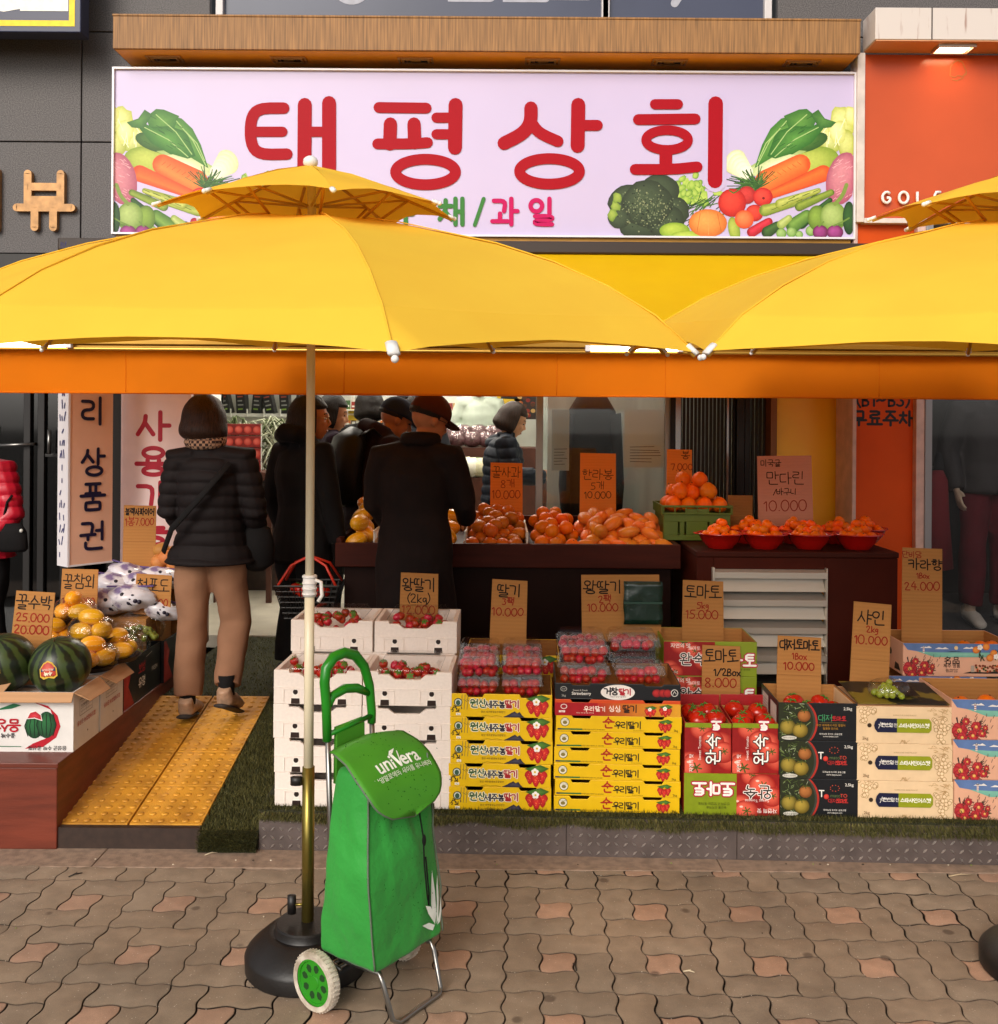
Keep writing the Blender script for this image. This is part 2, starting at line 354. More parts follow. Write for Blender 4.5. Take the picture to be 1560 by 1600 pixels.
def ribbon(p, w, closed):
    """outline quads of a pen line with round ends"""
    p = [Vector((x, y)) for x, y in p]; n = len(p); L_, R_ = [], []
    for i in range(n):
        a = p[i - 1] if (closed or i > 0) else None; b = p[(i + 1) % n] if (closed or i < n - 1) else None
        d0 = (p[i] - a).normalized() if a is not None else None; d1 = (b - p[i]).normalized() if b is not None else None
        if d0 is None or d0.length < .5: d0 = d1
        if d1 is None or d1.length < .5: d1 = d0
        m = d0 + d1; m = m.normalized() if m.length > .1 else d1
        nn = Vector((-m.y, m.x)); k = 1 / max(.5, abs(nn.dot(Vector((-d1.y, d1.x)))))
        L_.append(p[i] + nn * w / 2 * k); R_.append(p[i] - nn * w / 2 * k)
    vs, fs = [], []
    for l, r in zip(L_, R_): vs += [l, r]
    for i in range(n if closed else n - 1):
        j = (i + 1) % n; fs.append((2 * i, 2 * i + 1, 2 * j + 1, 2 * j))
    if not closed:
        for e, q, d in ((0, p[0], (p[0] - p[1])), (n - 1, p[-1], (p[-1] - p[-2]))):
            d = d.normalized(); s = Vector((-d.y, d.x)); base = len(vs); arc = []
            for k in range(1, 6):
                g = math.pi * k / 6; vs.append(q + s * (w / 2 * math.cos(g)) + d * (w / 2 * math.sin(g))); arc.append(base + k - 1)
            ends = (2 * e, 2 * e + 1) if e else (2 * e + 1, 2 * e)
            fs.append((ends[1], ends[0], *arc) if False else (ends[0], *arc, ends[1]))
    return vs, fs
FONTC = {}
def font_shape(text, bold=0.):
    k = (text, bold)
    if k not in FONTC:
        c = bpy.data.curves.new('t', 'FONT'); c.body = text; c.size = 1; c.offset = bold; c.resolution_u = 4; c.fill_mode = 'FRONT'
        o = bpy.data.objects.new('t', c); S.collection.objects.link(o)
        me = bpy.data.meshes.new_from_object(o.evaluated_get(bpy.context.evaluated_depsgraph_get()))
        vs = [(v.co.x, v.co.y) for v in me.vertices]; fs = [tuple(p.vertices) for p in me.polygons]
        bpy.data.objects.remove(o); bpy.data.curves.remove(c); bpy.data.meshes.remove(me); FONTC[k] = (vs, fs)
    return FONTC[k]
class Art:
    """flat artwork in the x-z plane facing -y, one mesh, every shape a hair in front of the one before"""
    def __init__(s, step=.00012, thick=.004): s.thick = thick; s.v = []; s.f = []; s.c = []; s.k = 0; s.step = step; s.tf = None; s.lim = None
    def add(s, vs, fs, cols, sub=0.):
        n = len(s.v); y = s.k + sub
        for (x, z), c in zip(vs, cols):
            if s.tf: x, z = s.tf(x, z)
            if s.lim: x = min(max(x, s.lim[0]), s.lim[2]); z = min(max(z, s.lim[1]), s.lim[3])
            s.v.append((x, y, z)); s.c.append(lin(c))
        for f in fs: s.f.append([i + n for i in f])
    def poly(s, pts, col, hi=None):
        s.k += 1; c = lin(col)
        if hi is None: s.add(pts, [tuple(range(len(pts)))], [c] * len(pts))
        else:
            n = len(pts); cx = sum(p[0] for p in pts) / n; cz = sum(p[1] for p in pts) / n
            s.add([(cx, cz)] + list(pts), [(0, i + 1, (i + 1) % n + 1) for i in range(n)], [lin(hi)] + [c] * n)
    def rect(s, x0, z0, x1, z1, col, top=None):
        s.k += 1; t = lin(top) if top else lin(col); s.add([(x0, z0), (x1, z0), (x1, z1), (x0, z1)], [(0, 1, 2, 3)], [lin(col)] * 2 + [t] * 2)
    def ell(s, cx, cz, rx, rz=None, col='#ff0000', hi=None, rot=0., n=22, off=(-.25, .3), wob=0.):
        rz = rx if rz is None else rz; s.k += 1; ca, sa = math.cos(rot), math.sin(rot)
        def P(a, q, o=0.):
            ww = 1 + (random.uniform(-wob, wob) if wob and q == 1 else 0)
            x, z = math.cos(a) * rx * q * ww + off[0] * rx * o, math.sin(a) * rz * q * ww + off[1] * rz * o
            return (cx + x * ca - z * sa, cz + x * sa + z * ca)
        if hi is None:
            s.add([P(2 * math.pi * k / n, 1) for k in range(n)], [tuple(range(n))], [lin(col)] * n)
        else:
            vs = [P(0, 0, 1)] + [P(2 * math.pi * k / n, .55, .5) for k in range(n)] + [P(2 * math.pi * k / n, 1) for k in range(n)]
            fs = [(0, 1 + k, 1 + (k + 1) % n) for k in range(n)] + [(1 + k, 1 + n + k, 1 + n + (k + 1) % n, 1 + (k + 1) % n) for k in range(n)]
            s.add(vs, fs, [lin(hi)] + [mix(hi, col, .35)] * n + [lin(col)] * n)
    def cap(s, x0, z0, x1, z1, r0, r1, col, hi=None, n=8):
        s.k += 1; d = Vector((x1 - x0, z1 - z0)).normalized(); p = Vector((-d.y, d.x)); a, b = Vector((x0, z0)), Vector((x1, z1)); pts = []
        for k in range(n + 1): g = math.pi * k / n; pts.append(a + p * r0 * math.cos(g) - d * r0 * math.sin(g))
        for k in range(n + 1): g = math.pi * k / n; pts.append(b - p * r1 * math.cos(g) + d * r1 * math.sin(g))
        m = len(pts); h = hi or col
        s.add([a + p * r0 * .3, b + p * r1 * .3] + pts, [tuple(reversed((0, *range(2, 3 + n)))), tuple(reversed((1, *range(3 + n, 4 + 2 * n)))), (0, 2 + n, 3 + n, 1), (1, 3 + 2 * n, 2, 0)], [lin(h)] * 2 + [lin(col)] * m)
    def line(s, pts, wd, col, closed=False, sm=0, sub=0., nk=False, rm=.9):
        if not nk: s.k += 1
        p = chaikin(list(pts), closed, sm, wd * rm) if sm else list(pts); vs, fs = ribbon(p, wd, closed); s.add(vs, fs, [lin(col)] * len(vs), sub)
    def pen(s, text, x, z, size, wd, col, al='c', jit=0., adv=1., asp=1., slant=0., sm=2, rm=.9):
        """pen-stroke lettering; z is the baseline"""
        g = [glyph(ch) for ch in text]; W = sum(a for _, a in g) * size * adv * asp
        x -= W / 2 if al == 'c' else (W if al == 'r' else 0); s.k += 1; q = 0
        for st, a in g:
            dy, rt, sc = (random.gauss(0, jit) * size * .35, random.gauss(0, jit) * .5, 1 + random.gauss(0, jit) * .6) if jit else (0, 0, 1)
            for t in st:
                cl = t[-1] == 'c'; pp = []
                for p in (t[:-1] if cl else t):
                    px, pz = (p[0] - .5) * sc, (p[1] - .5) * sc
                    if jit: px += random.gauss(0, jit) * .18; pz += random.gauss(0, jit) * .18
                    px, pz = px * math.cos(rt) - pz * math.sin(rt), px * math.sin(rt) + pz * math.cos(rt)
                    pp.append((x + (px + .5 + slant * pz) * size * asp, z + dy + (pz + .5) * size))
                q += 1; s.line(pp, wd, col, cl, sm, sub=(q % 7) / 8, nk=True, rm=.3 if cl and len(t) == 5 else rm)
            x += a * size * adv * asp
    def font(s, text, x, z, size, col, al='c', bold=0., slant=0., asp=1.):
        vs, fs = font_shape(text, bold)
        if not vs: return
        x0 = min(p[0] for p in vs); x1 = max(p[0] for p in vs); o = {'c': (x0 + x1) / 2, 'l': x0, 'r': x1}[al]; s.k += 1
        s.add([(x + ((a - o) * asp + slant * b) * size, z + b * size) for a, b in vs], fs, [lin(col)] * len(vs))
    def build(s, name, mat, parent=None, loc=None, rot=None):
        q = min(s.step, s.thick / max(1, s.k + 1)); me = bpy.data.meshes.new(name); me.from_pydata([(x, -y * q, z) for x, y, z in s.v], [], s.f); me.materials.append(mat)
        ca = me.color_attributes.new('Col', 'FLOAT_COLOR', 'POINT'); ca.data.foreach_set('color', np.array([(*c, 1) for c in s.c], dtype=np.float32).ravel())
        me.update(); o = bpy.data.objects.new(name, me); link(o); adopt(o, parent)
        if loc is not None: o.location = loc
        if rot is not None: o.rotation_euler = rot
        return o
PRINT = M_attr('printed_card', .45, .35, .11, 22)
def vary(m, lo=.78, hi=1.14, hue=.012):
    """every copy of a fruit its own shade"""
    t = m.node_tree; b = t.nodes['Principled BSDF']; l = b.inputs['Base Color'].links
    oi = t.nodes.new('ShaderNodeObjectInfo'); h = t.nodes.new('ShaderNodeHueSaturation')
    def mr(a, z):
        r = t.nodes.new('ShaderNodeMapRange'); r.inputs[3].default_value = a; r.inputs[4].default_value = z; t.links.new(oi.outputs['Random'], r.inputs[0]); return r.outputs[0]
    if l: t.links.new(l[0].from_socket, h.inputs['Color'])
    else: h.inputs['Color'].default_value = b.inputs['Base Color'].default_value
    t.links.new(mr(lo, hi), h.inputs['Value']); t.links.new(mr(.5 + hue, .5 - hue), h.inputs['Hue']); t.links.new(h.outputs[0], b.inputs['Base Color']); return m
# ================================================================== SETTING
def X(u, Y): return at(u, 660, Y).x
def Z(u, v, Y): return at(u, v, Y).z
def gnd(u, v, z=0.):
    d = at(u, v, 1.0) - Vector((0, 0, CAMZ)); k = (z - CAMZ) / d.z; return Vector((0, 0, CAMZ)) + d * k
m_ground = M('dark_joint_soil', '#33281f', .95, var=.3, vs=14, bump=.4)
MB().quad((-150, -150, -.022), (150, -150, -.022), (150, 150, -.022), (-150, 150, -.022)).build('ground', m_ground)['kind'] = 'structure'
# ---- interlocking pavers: pinwheels of four wavy bricks round a small pink one
def M_paver():
    m, t, b = nodes('concrete_paver'); b.inputs['Specular IOR Level'].default_value = .3
    v = coords(t); a = t.nodes.new('ShaderNodeAttribute'); a.attribute_name = 'Col'
    def noise_(sc, det=6, rough=.6):
        n = t.nodes.new('ShaderNodeTexNoise'); n.inputs['Scale'].default_value = sc; n.inputs['Detail'].default_value = det; n.inputs['Roughness'].default_value = rough
        t.links.new(v, n.inputs['Vector']); return n.outputs[0]
    def rng_(src, a0, a1, b0, b1):
        r = t.nodes.new('ShaderNodeMapRange'); r.inputs[1].default_value = a0; r.inputs[2].default_value = a1; r.inputs[3].default_value = b0; r.inputs[4].default_value = b1
        t.links.new(src, r.inputs[0]); return r.outputs[0]
    def scl(c, f):
        q = t.nodes.new('ShaderNodeVectorMath'); q.operation = 'SCALE'; t.links.new(c, q.inputs[0]); t.links.new(f, q.inputs['Scale']); return q.outputs[0]
    def mixc(c, col, f):
        q = t.nodes.new('ShaderNodeMix'); q.data_type = 'RGBA'; t.links.new(f, q.inputs[0]); t.links.new(c, q.inputs[6]); q.inputs[7].default_value = (*lin(col), 1); return q.outputs[2]
    big = noise_(1.7, 4); mid = noise_(16, 6); fine = noise_(420, 3, .8)
    c = scl(a.outputs['Color'], rng_(big, .3, .7, .70, 1.10)); c = scl(c, rng_(mid, .3, .7, .84, 1.14)); c = scl(c, rng_(fine, .25, .75, .72, 1.26))
    vo = t.nodes.new('ShaderNodeTexVoronoi'); vo.inputs['Scale'].default_value = 110; t.links.new(v, vo.inputs['Vector'])     # pale grit
    gate = t.nodes.new('ShaderNodeMath'); gate.operation = 'MULTIPLY'; t.links.new(rng_(vo.outputs['Distance'], .12, .2, 1, 0), gate.inputs[0]); t.links.new(rng_(noise_(60, 2), .56, .62, 0, 1), gate.inputs[1])
    c = mixc(c, '#d9cdbc', gate.outputs[0])
    gum = t.nodes.new('ShaderNodeTexVoronoi'); gum.inputs['Scale'].default_value = 5.2; gum.inputs['Randomness'].default_value = 1; t.links.new(v, gum.inputs['Vector'])   # trodden gum spots
    g2 = t.nodes.new('ShaderNodeMath'); g2.operation = 'ADD'; t.links.new(gum.outputs['Distance'], g2.inputs[0]); t.links.new(rng_(noise_(30, 2), 0, 1, -.03, .03), g2.inputs[1])
    c = mixc(c, '#4a3a30', rng_(g2.outputs[0], .075, .115, .65, 0))
    t.links.new(c, b.inputs['Base Color'])
    t.links.new(rng_(mid, .3, .7, .62, .9), b.inputs['Roughness'])
    bp = t.nodes.new('ShaderNodeBump'); bp.inputs['Strength'].default_value = .7; bp.inputs['Distance'].default_value = .0022
    h = t.nodes.new('ShaderNodeMath'); h.operation = 'ADD'; t.links.new(fine, h.inputs[0]); t.links.new(mid, h.inputs[1])
    t.links.new(h.outputs[0], bp.inputs['Height']); t.links.new(bp.outputs[0], b.inputs['Normal']); return m
m_paver = M_paver()
def pavers():
    mb = MB(); a = .1125; o = gnd(717, 1420); ph = R(-1.2); rr = random.Random(3); ga = .0011
    U = Vector((math.cos(ph), math.sin(ph))); W = Vector((-math.sin(ph), math.cos(ph))); A = .0066
    def warp(x, y): return (x * a + A * math.sin(2 * math.pi * y) + .0022 * math.sin(2.1 * x + y), y * a + A * math.sin(2 * math.pi * x) + .0022 * math.sin(1.7 * y - x))
    def brick(x0, y0, x1, y1, col):
        seg = 8; ring = []; wet = mnoise.noise(Vector((x0 * .16 + 3.3, y0 * .22, 1.2))); e = (ga + rr.uniform(0, .0012) + .0042 * max(0, wet - .12)) / a; nx, ny = int(x1 - x0) * seg, int(y1 - y0) * seg
        for k in range(nx): ring.append((x0 + e + (x1 - x0 - 2 * e) * k / nx, y0 + e))
        for k in range(ny): ring.append((x1 - e, y0 + e + (y1 - y0 - 2 * e) * k / ny))
        for k in range(nx): ring.append((x1 - e - (x1 - x0 - 2 * e) * k / nx, y1 - e))
        for k in range(ny): ring.append((x0 + e, y1 - e - (y1 - y0 - 2 * e) * k / ny))
        cx, cy = (x0 + x1) / 2, (y0 + y1) / 2; dz = rr.uniform(-.0009, .0009); tx, ty = rr.uniform(-.005, .005), rr.uniform(-.005, .005)
        def P(q, s, z):
            x, y = cx + (q[0] - cx) * s, cy + (q[1] - cy) * s; wx, wy = warp(x, y)
            g = o.xy + U * wx + W * wy; return (g.x, g.y, z + dz + (wx - cx * a) * tx + (wy - cy * a) * ty)
        n = len(ring); k = 1 - .05 / max(x1 - x0, y1 - y0)
        vs = [P(q, 1, -.02) for q in ring] + [P(q, 1, -.0022) for q in ring] + [P(q, k + .02, -.0005) for q in ring] + [P(q, k - .03, 0) for q in ring]
        if min(v[1] for v in vs) > 3.845 + .0 or (sum(v[1] for v in vs) / len(vs)) > 3.80: 
            vs = [(v[0], min(v[1], 3.832), v[2]) for v in vs]
            if max(v[1] for v in vs) - min(v[1] for v in vs) < .02: return
        mb.col = col; fs = [(r_ * n + i, r_ * n + (i + 1) % n, (r_ + 1) * n + (i + 1) % n, (r_ + 1) * n + i) for r_ in range(3) for i in range(n)] + [tuple(3 * n + i for i in range(n))]
        n0 = len(mb.v); mb.add(vs, fs); mb.c[n0:n0 + 2 * n] = [mix('#57463a', '#241a14', max(0., min(1., wet * 3.2)))] * (2 * n); mb.c[n0 + 2 * n:n0 + 3 * n] = [mix(col, '#3a2d24', .30)] * n
    base, pink = lin('#9b8874'), lin('#b8947c')
    for i in range(-13, 14):
        for j in range(-9, 2):
            x, y = 3 * i - 1.5, 3 * j - 1.5
            def c(b=base): 
                s = rr.uniform(.94, 1.06); g = rr.uniform(-.025, .025); return (b[0] * s * (1 + g), b[1] * s, b[2] * s * (1 - g))
            brick(x, y, x + 2, y + 1, c()); brick(x + 2, y, x + 3, y + 2, c()); brick(x + 1, y + 2, x + 3, y + 3, c()); brick(x, y + 1, x + 1, y + 3, c())
            brick(x + 1, y + 1, x + 2, y + 2, c(pink))
    ob = mb.build('pavement', m_paver, colors=True, auto=50); ob['kind'] = 'structure'
pavers()
m_strip = M('edging_concrete', '#917a68', .85, var=.22, vs=26, bump=.5, bs=240, det=10)
b = MB(); x = -5.2
for k in range(9): b.box(x, x + 1.212, 3.838, 4.7, -.02, .001); x += 1.215
b.build('kerb_strip', m_strip, bevel=.003)['kind'] = 'structure'
for k, (u, v, L, a0, c, lab) in enumerate(((118, 1369, .05, .7, '#1d1712', 'short dark twig lying on the pavers before the red platform'), (901, 1512, .05, 1.5, '#241b14', 'thin dark stick standing out in a joint right of the cart'), (1077, 1521, .035, -.2, '#c8b89a', 'pale straw scrap beside the pinkish paver right of centre'), (1500, 1370, .09, .15, '#b59f80', 'long dry straw on the edging slab at right'), (330, 1336, .05, .5, '#b8a68a', 'dry grass wisp before the turf corner'))):
    g = gnd(u, v); t_ = thing('litter_scrap', lab, 'litter', (g.x, g.y, .004), a0); b = MB(); b.tube([(-L / 2, 0, 0), (0, .004, .003), (L / 2, 0, .001)], [.002, .0028, .0015], 6); b.tube([(0, .004, .003), (L * .2, .012, .004)], [.0018, .001], 5); b.build('stick', M('litter_%d' % k, c, .8), t_, smooth=True)
rl = random.Random(21)
mc_ = [M('crumb_%d' % k, c, .8) for k, c in enumerate(('#d8cbb4', '#3a2c20', '#8a9a4a'))]
for k in range(26):
    g = gnd(rl.uniform(20, 1540), rl.choice((1338, 1345, 1352, rl.uniform(1370, 1590)))); b = MB(); b.ball((0, 0, .002), (rl.uniform(.002, .006), rl.uniform(.002, .004), .002), 7, 5); o_ = b.build('crumb', mc_[k % 3]); o_.location = (g.x, min(g.y, 3.9), .001)
    tag(o_, 'tiny crumb of litter on the pavement', 'litter', 'crumbs on the pavement')
# ---- ramp of tactile tiles, turf, plinth
m_tile = M('tactile_yellow', '#dc9c30', .6, var=.22, vs=9, bump=.4, bs=150, col2='#a06a20', lo=.25, hi=.62, det=10)
def ramp_z(y): return .088 + (y - 4.03) * (.278 - .088) / 1.2
b = MB()
for i in range(2):
    for j in range(4):
        x0, y0 = -1.787 + .3 * i, 4.03 + .3 * j; g = .0045; z0, z1 = ramp_z(y0), ramp_z(y0 + .3)
        v = [(x0 + g, y0 + g, z0), (x0 + .3 - g, y0 + g, z0), (x0 + .3 - g, y0 + .3 - g, z1), (x0 + g, y0 + .3 - g, z1)]
        b.add([(p[0], p[1], p[2] - .02) for p in v] + v, [(4, 5, 6, 7), (0, 1, 5, 4), (1, 2, 6, 5), (2, 3, 7, 6), (3, 0, 4, 7)])
        for p in range(6):
            for q in range(6):
                cx, cy = x0 + .025 + .05 * p, y0 + .025 + .05 * q
                b.lathe([(.0145, 0), (.0125, .0035), (.009, .005), (.0, .0055)], 10, (cx, cy, ramp_z(cy)), closed=False)
b.build('tactile_paving', m_tile, auto=35)['kind'] = 'structure'
m_dark = M('dark_metal', '#33241d', .5, var=.2, vs=30)
b = MB(); b.box(-1.80, -1.187, 4.0, 4.03, 0, .084)
b.add([(-1.8, 4.03, .06), (-1.187, 4.03, .06), (-1.187, 5.23, .25), (-1.8, 5.23, .25), (-1.8, 4.03, 0), (-1.187, 4.03, 0), (-1.187, 5.23, 0), (-1.8, 5.23, 0)], [(0, 1, 2, 3), (4, 5, 1, 0), (5, 6, 2, 1), (7, 4, 0, 3)])
b.build('ramp', m_dark)['kind'] = 'structure'
def yf(x): return 3.968 - .033 * x            # front line of the plinth: not quite square to the shop
b = MB()
for x0, x1 in ((-.952, 4.2),):
    v = [(x0, yf(x0) + .006, 0), (x1, yf(x1) + .006, 0), (x1, 4.85, 0), (x0, 4.85, 0)]
    b.add(v + [(p[0], p[1], .155) for p in v], [(4, 5, 6, 7), (0, 1, 5, 4), (1, 2, 6, 5), (2, 3, 7, 6), (3, 0, 4, 7)])
plinth = thing('display_plinth', 'low grey plinth of diamond plate steel under the fruit boxes', 'plinth')
b.build('core', m_dark, plinth)
m_plate = M('diamond_plate', '#6d625f', .42, metal=.55, var=.16, vs=10, bump=.2, bs=90)
xs = [-.952, (890 - 780) * 3.95 / 1560, (1160 - 780) * 3.9 / 1560, 3.0]
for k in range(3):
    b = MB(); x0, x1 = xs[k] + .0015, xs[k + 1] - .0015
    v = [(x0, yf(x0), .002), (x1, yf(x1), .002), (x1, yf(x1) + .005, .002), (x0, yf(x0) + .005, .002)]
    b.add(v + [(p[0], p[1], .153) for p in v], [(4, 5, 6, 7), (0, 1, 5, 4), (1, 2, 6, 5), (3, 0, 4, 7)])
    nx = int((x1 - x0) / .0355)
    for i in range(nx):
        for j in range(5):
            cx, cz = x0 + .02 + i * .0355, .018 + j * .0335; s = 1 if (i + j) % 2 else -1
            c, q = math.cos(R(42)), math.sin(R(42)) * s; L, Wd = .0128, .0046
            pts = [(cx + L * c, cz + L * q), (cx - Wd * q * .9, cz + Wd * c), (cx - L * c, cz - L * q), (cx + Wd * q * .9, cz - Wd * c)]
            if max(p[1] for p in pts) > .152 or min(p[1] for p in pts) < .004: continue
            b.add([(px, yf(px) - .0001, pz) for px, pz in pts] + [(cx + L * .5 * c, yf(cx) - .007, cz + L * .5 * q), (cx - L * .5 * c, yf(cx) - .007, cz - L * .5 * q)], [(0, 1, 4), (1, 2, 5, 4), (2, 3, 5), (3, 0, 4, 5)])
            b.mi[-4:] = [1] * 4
    b.build('riser_plate', [m_plate, M('worn_highlit_lozenge', '#b3a9a2', .32, metal=.6)], plinth)  # lozenges paler: worn steel, with their highlight also put into the colour
# turf: thousands of short blades on the plinth edge, beside the ramp and on the walkway
def turf():
    rr = np.random.RandomState(5); P = []
    def patch(n, x0, x1, y0, y1, zf, over=None):
        for _ in range(n):
            x = rr.uniform(x0, x1); y = rr.uniform(y0, y1); P.append((x, y, zf(x, y), 0, 0, 1.0))
    zr = lambda x, y: ramp_z(min(max(y, 4.03), 5.23)) - .012
    patch(15000, -1.19, -.955, 4.0, 5.25, zr); patch(9000, -1.75, -.3, 5.23, 6.65, lambda x, y: .274)
    for _ in range(26000):
        x = rr.uniform(-.95, 2.9); P.append((x, yf(x) + rr.uniform(0, .15), .158, 0, -.3, 1.0))
    for _ in range(17000):          # the fringe that hangs over the plate
        x = rr.uniform(-.95, 2.9); hang = .012 + .022 * mnoise.noise(Vector((x * 5, 0, 0))) + .008 * max(0, x); z = .16 - abs(rr.uniform(0, max(.006, hang + .02))); P.append((x, yf(x) - .003 - rr.uniform(0, .012), z, 0, -1.0, -.9))
    for _ in range(4500):           # the flap lying over the ramp's corner
        x = rr.uniform(-1.19, -.955); q = rr.uniform(0, 1); P.append((x, 4.0 - .012 - .03 * (1 - q), .01 + .075 * q, 0, -.8, .3))
    vs = np.zeros((len(P) * 3, 3)); cols = np.zeros((len(P) * 3, 4)); P = np.array(P); n = len(P)
    h = rr.uniform(.012, .024, n); a = rr.uniform(0, 6.283, n); wd = .0016
    base = P[:, :3]; dx, dy = np.cos(a) * wd, np.sin(a) * wd
    lean = np.stack([rr.normal(0, .45, n), rr.normal(0, .45, n) + P[:, 4], P[:, 5]], 1); lean /= np.linalg.norm(lean, axis=1)[:, None]
    vs[0::3] = base + np.stack([dx, dy, np.zeros(n)], 1); vs[1::3] = base - np.stack([dx, dy, np.zeros(n)], 1); vs[2::3] = base + lean * h[:, None]
    g1, g2 = np.array(lin('#33361a')), np.array(lin('#6b6438')); t = rr.uniform(0, 1, n)[:, None] ** 1.4; c = g1 * (1 - t) + g2 * t
    for k in range(3): cols[k::3, :3] = c; cols[k::3, 3] = 1
    me = bpy.data.meshes.new('artificial_turf'); me.from_pydata(vs.tolist(), [], [(3 * i, 3 * i + 1, 3 * i + 2) for i in range(n)])
    bm_ = MB()
    me.materials.append(M_attr('turf_blade', .6, .2, .2, 12)); ca = me.color_attributes.new('Col', 'FLOAT_COLOR', 'POINT'); ca.data.foreach_set('color', cols.astype(np.float32).ravel())
    o = bpy.data.objects.new('artificial_turf', me); link(o); o['kind'] = 'stuff'
turf()
m_tb = M('turf_backing', '#2c2e16', .95, var=.4, vs=40, bump=.8, bs=300)
b = MB()
v = [(-.954, yf(-.954) - .006, .156), (3.0, yf(3.0) - .006, .156), (3.0, 4.84, .156), (-.954, 4.84, .156)]
b.add(v + [(p[0], p[1], .159) for p in v], [(4, 5, 6, 7), (0, 1, 5, 4)])
b.add([(-1.187, 3.985, .06), (-.955, 3.985, .06), (-.955, 5.24, .274), (-1.187, 5.24, .274)], [(0, 1, 2, 3)])
b.quad((-1.187, 3.965, .003), (-.955, 3.965, .003), (-.955, 3.985, .06), (-1.187, 3.985, .06))
b.quad((-.955, 3.985, .003), (-.955, 5.24, .003), (-.955, 5.24, .274), (-.955, 3.985, .06))
b.quad((-1.8, 5.235, .273), (2.4, 5.235, .273), (2.4, 6.68, .273), (-1.8, 6.68, .273)); b.quad((-.955, 4.86, .273), (2.4, 4.86, .273), (2.4, 5.235, .273), (-.955, 5.235, .273)); b.quad((-.955, 4.86, .0), (2.4, 4.86, .0), (2.4, 4.86, .273), (-.955, 4.86, .273))
o = b.build('turf_mat', m_tb); o['kind'] = 'structure'
m_floor = M('shop_floor_vinyl', '#b9b3a4', .35, var=.1, vs=6)
MB().box(-2.3, 2.6, 6.68, 8.1, .2, .285).box(-4.1, 2.6, 8.1, 11.2, .2, .285).build('shop_floor', m_floor, bevel=.004)['kind'] = 'structure'
m_lfloor = M('entrance_floor', '#57504a', .4, var=.2, vs=8)
b = MB(); b.box(-7, -2.31, 5.6, 10, -.01, .06); b.build('entrance_floor', m_lfloor)['kind'] = 'structure'
b = MB()
for k in range(9): b.box(-3.5 + .07 * k, -3.46 + .07 * k, 6.0, 6.25, .06, .064)
b.build('doormat', M('mat_bars', '#8a6a48', .6))
tag(bpy.data.objects['doormat'], 'striped brown doormat lying before the dark glass entrance', 'doormat')
# ------------------------------------------------------------------ the building
m_stone = M('dark_granite', '#585352', .6, var=.38, vs=150, det=3, bump=.15, bs=200, lo=.38, hi=.62)
bld = thing('commercial_building', 'dark granite building above and behind the grocery, office windows over its canopy', 'building', (0, 6.15, 0))
b = MB(); xs_ = [-7.6, -5.9, -4.25, -2.587, -1.0, .6, 2.2, 3.8, 5.5]; zs_ = [2.74, 3.43, 4.11, 4.79, 5.5]
for i in range(8):
    for j in range(4):
        if xs_[i] > -1.7 and xs_[i + 1] < 1.9 and zs_[j] > 3.9: continue
        x0, x1, z0, z1 = xs_[i] + .004, xs_[i + 1] - .004, zs_[j] + .004, zs_[j + 1] - .004
        if j >= 2:
            if i == 3: x1 = -1.80
            if i == 6 or i == 5:
                if i == 5: continue
                x0 = 1.70
            if i == 4: continue
        b.box(x0, x1, 0, .05, z0, z1)
b.build('stone_cladding', m_stone, bld, bevel=.003)
m_black = M('black_void', '#0b0908', .7); m_conc = M('plain_render', '#6b655f', .8, var=.1)
b = MB(); b.box(-7.6, 5.5, .06, .3, 2.72, 3.95); b.box(-7.6, -1.82, .06, .3, 3.95, 6.4); b.box(1.72, 5.5, .06, .3, 3.95, 6.4); b.box(-1.82, 1.72, .06, .3, 5.5, 6.4); b.build('wall', m_black, bld)
b = MB(); b.box(-7.6, -2.31, -.02, .35, 2.62, 2.735); b.build('lintel', M('brown_lintel', '#1d1613', .5), bld)
m_film = M('window_film', '#41465a', .3, spec=.35, var=.08, vs=2)
m_wframe = M('white_aluminium', '#cfc8c6', .4, var=.05)
for x0, x1 in ((-1.72, .615), (.665, 1.62)):
    f = MB()
    f.box(x0 - .045, x0, .0, .09, 3.97, 5.5); f.box(x1, x1 + .045, .0, .09, 3.97, 5.5); f.box(x0, x1, .002, .088, 3.97, 4.03)
    w_ = f.build('window', m_wframe, bld, bevel=.004)
    MB().box(x0, x1, .04, .05, 4.03, 5.5).build('pane', m_film, w_)
    a_ = Art(); wz = Z(780, 3, 6.19); cs = '#a9a9b2'
    if x0 < 0:
        for u0, kind in ((545, 'ㅇ'), (732, 'ㄴ'), (818, 'ㄴ'), (885, 'ㅡ')):
            xx = X(u0, 6.19)
            if kind == 'ㅇ': a_.line(cir(xx, wz + .12, .11, .12)[:-1], .05, cs, True, 1)
            elif kind == 'ㄴ': a_.line([(xx - .12, wz + .3), (xx - .12, wz + .025), (xx + .12, wz + .025)], .05, cs)
            else: a_.line([(xx - .12, wz + .04), (xx + .12, wz + .04)], .05, cs)
    else: a_.line([(X(1050, 6.19), wz), (X(1072, 6.19), wz + .14)], .05, cs)
    a_.build('film_lettering', PRINT, w_, loc=(0, .0385, 0))
